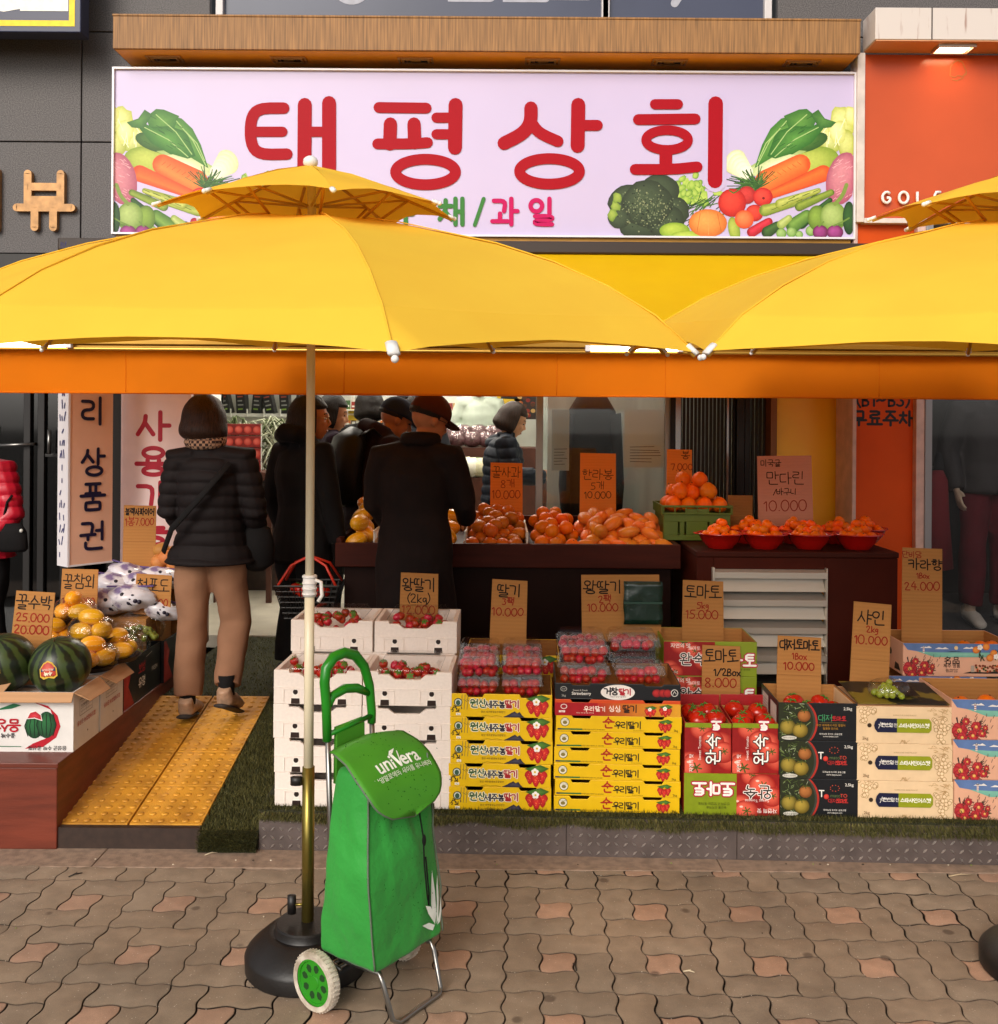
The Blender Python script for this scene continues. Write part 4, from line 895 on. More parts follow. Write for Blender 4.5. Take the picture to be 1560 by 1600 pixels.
# ================================================================== SHOPFRONTS AND INTERIOR
m_yel = M('yellow_panel', '#ffc61c', .35, spec=.5, var=.06, vs=2.5); m_gframe = M('bronze_frame', '#7a4a16', .4, metal=.2)
m_dframe = M('dark_frame', '#15110f', .35, metal=.3); m_cur = M('dark_ribbed_panel', '#130e0d', .6, var=.5, vs=30, st=(3, 1, .05))
m_glass = M_clear('window_glass', (.93, .96, .95), .05, .03, 1.45); m_dglass = M_clear('dark_window_glass', (.35, .36, .36), .10, .03, 1.45)
m_wall = M('white_interior_wall', '#d9dad2', .6, var=.03)
sf = thing('grocery_shopfront', 'open front of the grocery, sliding glass doors and a yellow end panel under the awning', 'shopfront', (0, 6.4, 0))
b = MB(); b.box(X(297, 6.25), X(311, 6.25), -.2, .1, .28, 2.74); b.build('door_post', m_gframe, sf, bevel=.005)
b = MB(); b.box(X(1216, 6.3), X(1333, 6.3), -.05, .06, .0, 2.74); b.build('yellow_panel', m_yel, sf, bevel=.004)
b = MB(); b.box(X(1207, 6.25), X(1217, 6.25), -.12, .08, .0, 2.74); b.build('side_frame', m_gframe, sf, bevel=.004)
b = MB(); gx = X(1050, 6.4); g1_ = X(1212, 6.3); n = 26
for k in range(n): q = gx + (g1_ - gx) * k / n; b.box(q, q + (g1_ - gx) / n - .008, .0, .03 + .006 * (k % 2), .28, 2.74)
b.build('dark_panel', m_cur, sf, bevel=.003)
b = MB()
for u, wd_ in ((1048, .05), (1138, .018), (1152, .05), (1165, .03)): q = X(u, 6.35); b.box(q, q + wd_, -.05, -.002, .28, 2.74)
b.build('mullion', m_dframe, sf, bevel=.003)
b = MB(); q = X(1136, 6.33); b.box(q, q + .012, -.075, -.052, .28, 2.74); b.box(X(1056, 6.33), X(1059, 6.33) + .02, -.075, -.052, .28, 2.74); b.build('chrome_strip', M('chrome_strip', '#a8a8a8', .2, metal=.9), sf)
d0, d1 = X(838, 6.4), X(1046, 6.4)
b = MB(); dm = X(858, 6.4); b.box(d0, d0 + .045, -.02, .03, .28, 2.74); b.box(d1 - .03, d1 + .01, -.02, .03, .28, 2.74); b.box(d0, d1, -.02, .03, .28, .36)
dr = b.build('glass_door', M('silver_frame', '#9aa0a0', .35, metal=.5), sf, bevel=.003)
MB().box(d0 + .045, d1 - .03, .0, .008, .36, 2.74).build('pane', m_glass, dr)
b = MB(); b.box(X(297, 6.3), X(1216, 6.3), -.1, .1, 2.74, 2.9); b.build('header', m_black, sf)
for q0, q1, q2, q3 in ((-2.32, -2.24, .1, 1.7), (-4.1, -4.02, 1.7, 4.8), (-4.1, -2.24, 1.64, 1.7), (2.30, 2.4, .1, 4.8)): MB().box(q0, q1, q2, q3, 0, 3.0).build('side_wall', m_wall, sf)
b = MB(); b.box(-4.1, 2.4, 4.801, 4.9, 0, 3.0); b.build('rear_wall', m_wall, sf)
b = MB(); b.box(-4.1, 2.4, .1, 4.8, 3.0, 3.05); b.build('ceiling', m_wall, sf)
b = MB(); b.box(d0 + .1, 2.38, .55, .58, .28, 2.9); b.build('reflection_panel', M('pale_reflection', '#e4eae6', .7, var=.1, vs=3, st=(4, 1, .3)), sf)  # added pale panel: the door glass's bright reflections put into its colour
m_stube = M('shop_tube', '#ffffff', .4, emit='#fff6e6', es=44.)
for k, (x, y) in enumerate(((-1.5, 7.4), (-.2, 7.6), (-1.4, 8.9), (-.1, 9.1), (-.9, 10.3), (.72, 6.72))):  # last lamp is unseen, added to brighten the panel behind the door
    t_ = thing('ceiling_lamp', ('lit ceiling lamp inside the grocery above the doorway at left', 'lit ceiling lamp inside the grocery above the woman in navy', 'lit ceiling lamp inside the grocery over the middle at left', 'lit ceiling lamp inside the grocery over the middle at right', 'lit ceiling lamp inside the grocery near its back shelves', 'unseen lamp added to brighten the pale panel behind the glass door')[k], 'lamp', (x, y, 2.95))
    MB().box(-.09, .09, -.6, .6, -.05, -.002).build('housing', m_sframe, t_, bevel=.004); MB().box(-.07, .07, -.58, .58, -.058, -.051).build('diffuser', m_stube, t_)
# things behind the glass door: pale sheets with the glass's reflections put into their colour, and a dark hanging coat
hc = thing('hanging_coat', 'long black coat hanging behind the glass door of the grocery', 'coat', (X(925, 6.75), 6.75, 1.0))
b = MB(); b.tube([(0, 0, .95), (0, 0, .8), (0, 0, .4), (0, 0, -.05), (0, 0, -.4)], [.12, .27, .27, .25, .22], 16, side=(1, 0, 0), rb=[.06, .11, .11, .11, .10]); b.build('body', M('black_cloth', '#0c0b0d', .9, bump=.3, bs=12), hc, smooth=True)
b = MB(); b.tube([(-.24, 0, .78), (-.3, 0, .3), (-.28, -.02, .05)], [.09, .07, .06], 10); b.tube([(.24, 0, .78), (.3, 0, .3), (.28, -.02, .05)], [.09, .07, .06], 10); b.build('sleeve', MATS['black_cloth'], hc, smooth=True); hc.scale = (.6, .8, 1)
for u0, v0, u1, v1, lab in ((862, 640, 890, 735, 'pale blue bill painted on a sheet inside the glass door at left'), (975, 640, 1040, 730, 'white bill with faint lines painted on a sheet inside the glass door at right')):
    p0, p1 = at(u0, v1, 6.42), at(u1, v0, 6.42); t_ = thing('reflection_sheet', lab, 'reflection', ((p0.x + p1.x) / 2, 6.415, p0.z)); h = (p1.x - p0.x) / 2; H = p1.z - p0.z
    MB().box(-h, h, 0, .002, 0, H).build('sheet', M('reflection_tint_' + ('a' if u0 < 900 else 'b'), '#aebfc8' if u0 < 900 else '#d8dcd8', .7), t_)
    a_ = Art()
    for k in range(6): z_ = H * (.1 + .05 * k); a_.line([(-h * .7, z_), (h * random.uniform(.1, .8), z_ + random.uniform(-.004, .004))], .004, '#5c5650')
    a_.build('print', PRINT, t_, loc=(0, -.0008, 0))
# ---- neighbour on the right
nb = thing('orange_shopfront', 'orange fronted shop on the right with a rusty white canopy, lit lamp and display window', 'shopfront', (0, 5.98, 0))
m_or = M('orange_panel', '#c4532c', .22, spec=.3, var=.06, vs=1.6); m_orp = M('orange_pillar', '#cc4c14', .45, spec=.12, var=.1, vs=2)
ox = X(1346, 5.98)
MB().box(ox, 4.6, 0, .1, 2.94, 3.94).build('fascia_panel', m_or, nb)
b = MB(); b.box(X(1336, 5.96), ox, -.03, .1, 2.93, 3.94); b.box(ox, 4.6, -.03, .1, 2.925, 2.955); b.build('fascia_frame', M('worn_white_frame', '#d2c6be', .5, var=.12, vs=12), nb, bevel=.003)
m_rust = M('rust_streaked_white', '#d6cac2', .55, col2='#8a4a28', vs=5, st=(6, 1, .6), lo=.24, hi=.40, det=9)
b = MB(); b.box(2.164, 4.6, -.20, .0, 3.955, 4.14); cp_ = b.build('canopy', m_rust, nb, bevel=.004)
MB().box(2.17, 4.6, -.195, -.002, 3.948, 3.954).build('soffit', M('peach_soffit', '#d89a70', .5), cp_)
b = MB(); q = X(1450, 5.8); b.box(q - .003, q + .003, -.203, -.2, 3.955, 4.14); b.build('joint', m_dark, cp_)
p = at(1490, 72, 5.88); f = MB(); x, y = p.x, p.y - 5.98
for a0, a1, c0, c1 in ((-.11, .11, -.062, -.05), (-.11, .11, .05, .062), (-.11, -.098, -.05, .05), (.098, .11, -.05, .05)): f.box(x + a0, x + a1, y + c0, y + c1, 3.928, 3.947)
dl = f.build('downlight', M('lamp_metal', '#b0a090', .35, metal=.6), nb, bevel=.002)
MB().box(x - .085, x + .085, y - .04, y + .04, 3.936, 3.945).build('lit_panel', M('lit_downlight', '#ffffff', .4, emit='#ffdcae', es=13.), dl)
b = MB(); px = X(1374, 5.97)
for ch in 'GOLF':
    for stt in glyph(ch)[0]:
        cl = stt[-1] == 'c'; pts = [(px + q[0] * .085, -.022, Z(1390, 318, 5.97) + q[1] * .085) for q in chaikin(stt[:-1] if cl else stt, cl, 1)]; b.tube(pts, .0085, 8, closed=cl)
    px += .104
b.build('lettering', M('white_letters', '#f0e9e2', .4), nb, smooth=True)
a_ = Art(); fx = lambda u, v: (X(u, 5.98), Z(u, v, 5.98)); oc = '#a8632c'
a_.line([fx(1481, 118), fx(1482, 104), fx(1487, 97), (fx(1493, 94)), fx(1500, 96), fx(1506, 110), fx(1507, 116), fx(1502, 118)], .006, oc, sm=1)
a_.line([fx(1481, 118), fx(1488, 121), fx(1494, 117), fx(1500, 120), fx(1507, 112)], .006, oc, sm=1); a_.line([fx(1484, 124), fx(1492, 126), fx(1502, 121)], .006, oc); a_.line([fx(1490, 96), fx(1494, 93), fx(1496, 97)], .005, oc)
a_.build('emblem', PRINT, nb, loc=(0, -.001, 0))
pxl, pxr = X(1337, 6.0), X(1428, 6.0)
MB().box(pxl, pxr, .03, .3, .0, 2.93).build('pillar', m_orp, nb)
b = MB(); b.box(X(1331, 6.0), pxl, .0, .3, 0, 2.93); b.box(pxr, X(1441, 6.0), -.02, .3, 0, 2.93); b.build('pillar_trim', M('dirty_pink_frame', '#c9a69a', .5, var=.12, vs=14), nb, bevel=.003)
b = MB(); b.box(X(1441, 6.0), X(1452, 6.0), -.03, .28, 0, 2.93); b.build('window_post', M('grey_frame', '#8d8a8c', .4, metal=.3), nb, bevel=.003)
a_ = Art(); q = at(1381, 662, 6.01); a_.pen('무료주차', q.x, q.z - .01, .085, .0155, '#1a1210', sm=1, adv=1.0); q = at(1381, 633, 6.01); a_.pen('(B1~B3)', q.x, q.z - .005, .082, .013, '#1a1210', sm=1)
a_.build('lettering', PRINT, nb, loc=(0, .0295, 0))
MB().box(X(1452, 6.0), 4.6, .12, .13, .06, 2.93).build('display_window', M_clear('shop_window_glass', (.82, .82, .82), .055, .03, 1.45), nb)
b = MB(); b.box(2.6, 4.6, 1.9, 2.0, 0, 3); b.box(4.55, 4.65, .1, 2, 0, 3); b.box(2.56, 2.62, .3, 2, 0, 3); b.build('back_wall', M('dim_shop_wall', '#1f1a19', .8, var=.4, vs=3), nb)
b = MB(); b.box(2.6, 4.6, .14, 2.0, .0, .40); b.build('window_floor', M('grey_carpet', '#4b4643', .9, var=.2, vs=40), nb)
b = MB(); [b.box(2.7, 4.5, .9, .92, z_, z_ + .02) for z_ in (1.05, 1.42)]; b.build('rack_rail', M('rack_steel', '#6a6664', .3, metal=.8), nb)
# things for sale in that window
for k, (u, v0, v1, wd_, c, lab) in enumerate(((1466, 735, 890, .09, '#7d1420', 'dark red coat hanging behind the display window, leftmost garment'), (1480, 700, 860, .12, '#15151a', 'black coat hanging behind the red one in the display window'), (1500, 690, 760, .15, '#8a6a24', 'short mustard top hanging at the back of the display window'))):
    p0, p1 = at(u, v0, 6.5 + .12 * k), at(u, v1, 6.5 + .12 * k); t_ = thing('hanging_garment', lab, 'garment', (p0.x, p0.y, p1.z)); H = p0.z - p1.z
    b = MB(); b.tube([(0, 0, H), (0, 0, H * .9), (0, 0, H * .5), (0.02, 0, 0)], [wd_ * .4, wd_ * .8, wd_, wd_ * 1.15], 14, side=(1, .4, 0), rb=[.03, .05, .05, .05]); b.build('cloth', M('garment_%s' % c[1:], c, .85, bump=.4, bs=14), t_, smooth=True)
# ---- dark entrance on the left
en = thing('dark_entrance', 'dark glass entrance of the neighbouring shop at the left edge, with steel pull handles', 'shopfront', (0, 7.2, 0))
b = MB(); b.box(-7, -2.33, .0, .01, .06, 2.9); b.build('glass_wall', M_clear('tinted_glass', (.10, .10, .10), .07, .05, 1.4), en)
b = MB()
for u in (40, 62, 98): q = X(u, 7.15); b.box(q - .025, q + .025, -.03, .03, .06, 2.9)
b.box(-7, -2.33, -.03, .03, .06, .16); q = Z(80, 712, 7.15); b.box(X(64, 7.15), X(96, 7.15), -.02, .02, q - .012, q + .012); b.build('frame', M('charcoal_frame', '#262322', .4, metal=.4), en, bevel=.004)
b = MB(); q = X(74, 7.1); b.tube([(q, -.07, Z(74, 672, 7.1)), (q, -.07, Z(74, 710, 7.1))], .014, 10); q = X(50, 7.1); b.tube([(q - .3, -.07, Z(50, 697, 7.1)), (q, -.07, Z(50, 694, 7.1))], .012, 10); b.build('handle', M('steel_handle', '#8a8784', .3, metal=.9), en, smooth=True)
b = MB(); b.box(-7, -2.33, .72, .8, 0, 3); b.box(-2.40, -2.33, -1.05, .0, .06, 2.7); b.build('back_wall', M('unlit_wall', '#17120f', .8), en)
b = MB(); q0, q1 = at(40, 902, 7.0), at(84, 902, 7.0); b.box(q0.x, q1.x, -.5, -.2, .064, .10); b.build('sill_slab', M('pale_stone', '#8c8782', .5, var=.15, vs=20), en, bevel=.004)
# ---- stock inside the grocery
m_steel = M('shelf_white_steel', '#cfd0c8', .45)
sh = thing('wall_shelf', 'white shelf along the rear wall behind the crowd, black cartons leaning on it', 'shelf', (0, 10.9, 0))
y_ = 10.9; zs = Z(370, 646, y_); x0, x1 = X(318, y_), X(470, y_)
b = MB(); b.box(x0, x1, -.2, .22, zs - .035, zs); b.build('board', m_steel, sh, bevel=.004)
b = MB(); [b.box(x0 + (x1 - x0) * k / 6 - .006, x0 + (x1 - x0) * k / 6 + .006, -.22, -.2, zs - .036, zs + .05) for k in range(7)]; b.build('divider', m_steel, sh)
m_bk = M('black_carton', '#17181a', .4)
p0 = None
for k in range(6):
    if k == 0:
        p0 = thing('black_carton', 'narrow black carton leaning on the white shelf, first from the left', 'carton', (X(358, y_), y_ - .02, zs), group='black cartons on the white shelf', rot=(0, R(-13), 0))
        MB().box(-.05, .05, -.08, .08, .0, .29).build('body', m_bk, p0, bevel=.004); a_ = Art()
        for q in range(4): a_.rect(-.03, .04 + .045 * q, .02 + .01 * (q % 2), .055 + .045 * q, ('#7a9a3c', '#8a8a86', '#8a8a86', '#9a4a3c')[q])
        a_.build('label_print', PRINT, p0, loc=(0, -.0812, 0))
    else:
        c = dup(p0, (X(358 + k * 22.5, y_), y_ - .02, zs), rot=(0, R(-13 + 9 * (k % 3)), 0), label='narrow black carton leaning on the white shelf, %s from the left' % ('second', 'third', 'fourth', 'fifth', 'sixth')[k - 1])
rk = thing('pegboard_rack', 'white slotted shelving unit at the back behind the cap wearers', 'rack', (0, 10.6, 0))
b = MB()
for u in (550, 588, 600, 860): q = X(u, 10.6); b.box(q - .02, q + .02, 0, .04, .3, 2.7)
for v in (668, 640): q = Z(570, v, 10.5); b.box(X(505, 10.6), X(600, 10.6), -.3, .0, q - .015, q)
b.build('frame', m_steel, rk, bevel=.003)
for k, (u, v, y_, wd_, hh, c, lab) in enumerate(((556, 648, 10.5, .14, .12, '#c9a820', 'yellow packet on the slotted white rack'), (722, 650, 10.3, .2, .13, '#b39a78', 'small brown carton, upper of two beside the clerk'), (722, 668, 10.3, .22, .12, '#a98d68', 'small brown carton, lower of two beside the clerk'))):
    q = at(u, v, y_); t_ = thing('small_carton', lab, 'carton', (q.x, y_, q.z - hh / 2)); b = MB(); b.box(-wd_ / 2, wd_ / 2, -.07, .07, 0, hh); b.build('body', M('carton_%d' % k, c, .6), t_, bevel=.004)
    b = MB(); b.box(-wd_ / 2 + .003, wd_ / 2 - .003, -.072, -.0702, hh * .45, hh * .6); b.build('tape', M('tape_%d' % k, '#e6dcc0', .4), t_)
t_ = thing('notice_poster', 'yellow notice with a black emblem fixed to the rear wall beside a dark poster', 'poster', (X(796, 10.5), 10.6, Z(796, 660, 10.5)))
MB().box(-.13, .13, 0, .01, 0, .32).build('sheet', M('notice_yellow', '#d8b01c', .5), t_)
a_ = Art(); a_.ell(0, .15, .07, .06, '#1d1a12'); a_.ell(0, .185, .05, .035, '#d8b01c'); a_.rect(-.09, .03, .09, .055, '#1d1a12'); a_.rect(-.09, .25, .09, .275, '#1d1a12'); a_.build('print', PRINT, t_, loc=(0, -.001, 0))
t_ = thing('photo_poster', 'dark food poster fixed to the rear wall right of the yellow notice', 'poster', (X(822, 10.5), 10.6, Z(822, 655, 10.5)))
MB().box(-.12, .12, 0, .01, 0, .28).build('sheet', M('poster_dark', '#241611', .5), t_); a_ = Art()
for k in range(16): a_.ell(random.uniform(-.09, .09), random.uniform(.04, .24), .025, .022, random.choice(('#8a2a1c', '#b06030', '#54301c', '#c9a060')), n=10)
a_.build('print', PRINT, t_, loc=(0, -.001, 0))
# brown produce rack with bags, greens
pr = thing('produce_rack', 'brown stepped produce rack inside the grocery before the clerk', 'rack', (X(740, 9.2), 9.2, .285))
m_brn = M('brown_board', '#4a2415', .5, var=.15)
b = MB(); b.box(-.62, .62, .2, .7, 0, Z(740, 699, 9.4) - .285); b.build('upper_step', m_brn, pr, bevel=.005); b = MB(); b.box(-.66, .66, -.5, .2, 0, Z(740, 745, 8.8) - .285); b.build('lower_step', m_brn, pr, bevel=.005)
m_bag = M_clear('bag_film', (.93, .9, .9), .10, .18, 1.4, bump=.8); m_bagc = M('purple_bag_fill', '#6b4a50', .5, var=.4, vs=30)
zt = Z(740, 699, 9.4)
for k in range(9):
    x = X(690 + (k % 5) * 24 + 10 * (k // 5), 9.3); t_ = thing('produce_bag', 'glossy bag of purple onions piled on the upper step of the brown rack', 'bag', (x, 9.35 + .08 * (k // 5), zt + .06 * (k // 5)), group='bags of purple onions on the brown rack') if k == 0 else dup(t0_, (x, 9.45 + .1 * (k // 5), zt + .06 * (k // 5)), random.uniform(-.5, .5))
    if k == 0: t0_ = t_; b = MB(); b.ball((0, 0, .075), (.10, .09, .075), 12, 8, fn=lambda d: d * (1 + .12 * mnoise.noise(d * 3))); b.build('fill', m_bagc, t_, smooth=True); b = MB(); b.ball((0, 0, .08), (.108, .097, .082), 12, 8, fn=lambda d: d * (1 + .14 * mnoise.noise(d * 3.5))); b.build('film', m_bag, t_, smooth=True)
zt = Z(740, 745, 8.8); k0 = None
for k, (u, c) in enumerate(((690, 0), (715, 1), (738, 2), (752, 0), (702, 1), (728, 0), (744, 1))):
    x = X(u, 8.75); y = 8.75 + .16 * (k // 4)
    lab = ('pale cauliflower head on the lower step of the brown rack', 'leafy green vegetable head on the lower step of the brown rack', 'big white radish cut end on the lower step of the brown rack')[c]; t_ = thing('vegetable_head', lab, 'vegetable', (x, y, zt), group='vegetables on the brown rack %d' % c)
    b = MB(); b.ball((0, 0, .085), (.095, .095, .085), 14, 10, fn=lambda d: d * (1 + .2 * mnoise.noise(d * (5 + k) + Vector((k, 0, 0))))); b.build('head', (M('cauliflower', '#d8d2b0', .7, var=.15, vs=30), M('leafy_green', '#56693a', .6, var=.5, vs=25), M('radish_white', '#e8e4d4', .5))[c], t_, smooth=True)
# spring onions and red boxes near the doorway
so_ = thing('spring_onion_heap', 'heap of long spring onion leaves behind the woman in the padded jacket', 'vegetables', (X(405, 8.6), 8.6, Z(405, 740, 8.6)))
for nm, c in (('leaf', '#5f6d45'), ('pale_leaf', '#b5bba0')):
    b = MB()
    for k in range(70): a0 = random.uniform(0, math.pi); L_ = random.uniform(.2, .5); x, y, z_ = random.uniform(-.28, .3), random.uniform(-.1, .15), random.uniform(.0, .38); b.tube([(x, y, z_), (x + L_ * .5 * math.cos(a0), y - .05, z_ + .12), (x + L_ * math.cos(a0), y - .1, z_ + random.uniform(-.25, .12))], [.008, .009, .003], 5)
    b.build(nm, M('onion_' + nm, c, .45), so_, smooth=True)
p0 = None
for k in range(4):
    q = at(379, 737 - 19 * k, 7.9); lab = 'flat red fruit box with a pale end, %s of the doorway stack' % ('lowest', 'second from below', 'third from below', 'top')[k]
    if p0 is None:
        p0 = thing('red_box', lab, 'box', (q.x, 7.9, q.z), R(12), 'red boxes in the doorway'); MB().box(-.14, .14, 0, .3, 0, .09).build('body', M('red_box_card', '#7a1c1a', .5, var=.3, vs=12), p0, bevel=.003); MB().box(.1405, .143, .0, .3, .002, .088).build('end_panel', M('box_end', '#b8b2aa', .6), p0)
        a_ = Art(); [a_.ell(-.1 + .07 * j, .045, .03, .03, '#a82a24', '#d0685a') for j in range(4)]; a_.build('print', PRINT, p0, loc=(0, -.0012, 0))
    else: dup(p0, (q.x, 7.9, p0.location.z + .096 * k), label=lab)
st_ = thing('red_box_table', 'dark low table under the red boxes in the doorway', 'table', (p0.location.x, 8.0, .285)); H = p0.location.z - .285
MB().box(-.25, .25, -.15, .25, H - .04, H - .001).build('tabletop', m_brn, st_, bevel=.004)
for sx in (-1, 1):
    for sy in (-1, 1): MB().box(sx * .22 - .02, sx * .22 + .02, .05 + sy * .17 - .02, .05 + sy * .17 + .02, 0, H - .041).build('leg', m_brn, st_)
st2 = thing('onion_bench', 'low brown bench under the spring onions', 'bench', (so_.location.x, 8.62, .285)); H = so_.location.z - .285
MB().box(-.5, .5, -.22, .25, H - .05, H - .001).build('seat', m_brn, st2, bevel=.004); MB().box(-.46, .46, -.18, .22, 0, H - .051).build('base', m_dark, st2)

# packets and jars on the slotted rack and along the rear wall
pk = None
for r_, (v, us, y_) in enumerate(((640, range(508, 600, 9), 10.45), (668, range(508, 600, 9), 10.45), (648, range(664, 730, 8), 10.7))):
    for k, u in enumerate(us):
        p = at(u, v, y_); w_ = ('upper shelf of the slotted rack', 'lower shelf of the slotted rack', 'narrow ledge beside the clerk')[r_]
        if r_ == 2 and k == 0: lg = thing('wall_ledge', 'narrow white ledge with packets on the rear wall beside the clerk', 'shelf', (X(697, 10.7), 10.7, p.z)); MB().box(-.28, .28, -.1, .44, -.03, -.001).build('board', m_steel, lg, bevel=.003); MB().box(-.28, .28, .40, .43, -.12, -.031).build('bracket', m_steel, lg)
        c = ('#b5882a', '#8a2a22', '#3c5a34', '#c9c2b0', '#5a3a24', '#c46a1c')[(k * 5 + r_ * 3) % 6]; lab = 'small packet on the ' + w_
        t = thing('packet', lab, 'packet', (p.x, y_, p.z + .001), random.uniform(-.3, .3), 'packets on the ' + w_); h = random.uniform(.07, .13)
        b = MB(); b.add([(-.025, -.018, 0), (.025, -.018, 0), (.025, .018, 0), (-.025, .018, 0), (-.025, -.004, h), (.025, -.004, h), (.025, .004, h), (-.025, .004, h)], [(3, 2, 1, 0), (4, 5, 6, 7), (0, 1, 5, 4), (1, 2, 6, 5), (2, 3, 7, 6), (3, 0, 4, 7)]); b.build('pouch', M('packet_' + c[1:], c, .4, var=.2, vs=40), t, bevel=.003); MB().box(-.016, .016, -.0165, -.012, h * .3, h * .5).build('sticker', m_wall, t)
# ================================================================== GOODS
ZP, ZL = .160, .347                        # plinth top (turf), left platform top
m_cb = M_card('cardboard', '#b07a44'); m_cbd = M_card('cardboard_dark', '#9a6838'); m_cbp = M_card('cardboard_pale', '#c89a72')
m_yelc = M('yellow_card', '#e3b708', .42, spec=.35, var=.04, vs=12); m_blk = M('black_card', '#14161a', .4, spec=.4, var=.1, vs=20)
m_wht = M('white_card', '#dcd8d4', .5, var=.04, vs=15); m_orc = M('orange_card', '#cf4a1c', .4, spec=.35); m_grn = M('green_card', '#7f8f14', .45, var=.05); m_redc = M('red_card', '#9c1216', .45)
m_cream = M('cream_card', '#e2c39a', .5, var=.04, vs=20); m_pinkc = M('pink_card', '#e0a98a', .5, var=.04, vs=18)
m_wood = M('red_brown_wood', '#6e3020', .42, spec=.4, var=.22, vs=5, st=(.6, 1, 5), det=9, bump=.12, bs=40); m_woodd = M('dark_brown_wood', '#3c140a', .6, spec=.15, var=.2, vs=5, st=(.6, 1, 5), det=8)
m_foam = M('white_foam', '#ecdfd5', .75, spec=.3, var=.03, vs=90, bump=.25, bs=260); m_clear = M_clear('clear_plastic', (.97, .97, .97), .035, .06, 1.4); m_film = M_clear('clear_film', (.97, .97, .97), .08, .10, 1.45, bump=.9)
def M_straw():
    m, t, b = nodes('strawberry_skin'); b.inputs['Roughness'].default_value = .3; v = coords(t)
    vo = t.nodes.new('ShaderNodeTexVoronoi'); vo.inputs['Scale'].default_value = 230; t.links.new(v, vo.inputs['Vector'])
    r = t.nodes.new('ShaderNodeValToRGB'); t.links.new(vo.outputs['Distance'], r.inputs[0]); e = r.color_ramp.elements; e[0].position = .12; e[0].color = (*lin('#d9a94a'), 1); e[1].position = .2; e[1].color = (*lin('#b3141a'), 1)
    t.links.new(r.outputs[0], b.inputs['Base Color']); bp = t.nodes.new('ShaderNodeBump'); bp.inputs['Strength'].default_value = .5; bp.inputs['Distance'].default_value = .001
    t.links.new(vo.outputs['Distance'], bp.inputs['Height']); t.links.new(bp.outputs[0], b.inputs['Normal']); return m
m_straw = M_straw(); m_calyx = M('calyx_green', '#4b7a24', .6)
def mottled(name, c1, c2, rough=.38, bs=160., bump=.2, vs=14., sc=(1, 1, 1), sss=0.):
    return M(name, c1, rough, spec=.25, col2=c2, vs=vs, bump=bump, bs=bs, st=sc, lo=.3, hi=.7, sss=sss)
m_orange = mottled('orange_peel', '#ee7c06', '#dc6404', .38, 330, .35); m_mand = mottled('mandarin_peel', '#f07004', '#e45a02', .32, 420, .3); m_halla = mottled('knobby_peel', '#ec7808', '#de6204', .42, 120, .8)
m_apple = mottled('apple_skin', '#d07a22', '#b8601a', .32, 60, .05, 9, (1, 1, .4)); m_pear = mottled('pear_skin', '#c88a4a', '#b5733a', .5, 200, .2); m_melon = M('melon_skin', '#eda410', .35, spec=.5, var=.1, vs=9)
m_mango = mottled('mango_skin', '#e48c24', '#d8642c', .35, 40, .05, 8); m_stem = M('stem_brown', '#4a3016', .8)
for q in (m_orange, m_mand, m_halla, m_apple, m_pear, m_melon, m_mango, m_straw): vary(q)
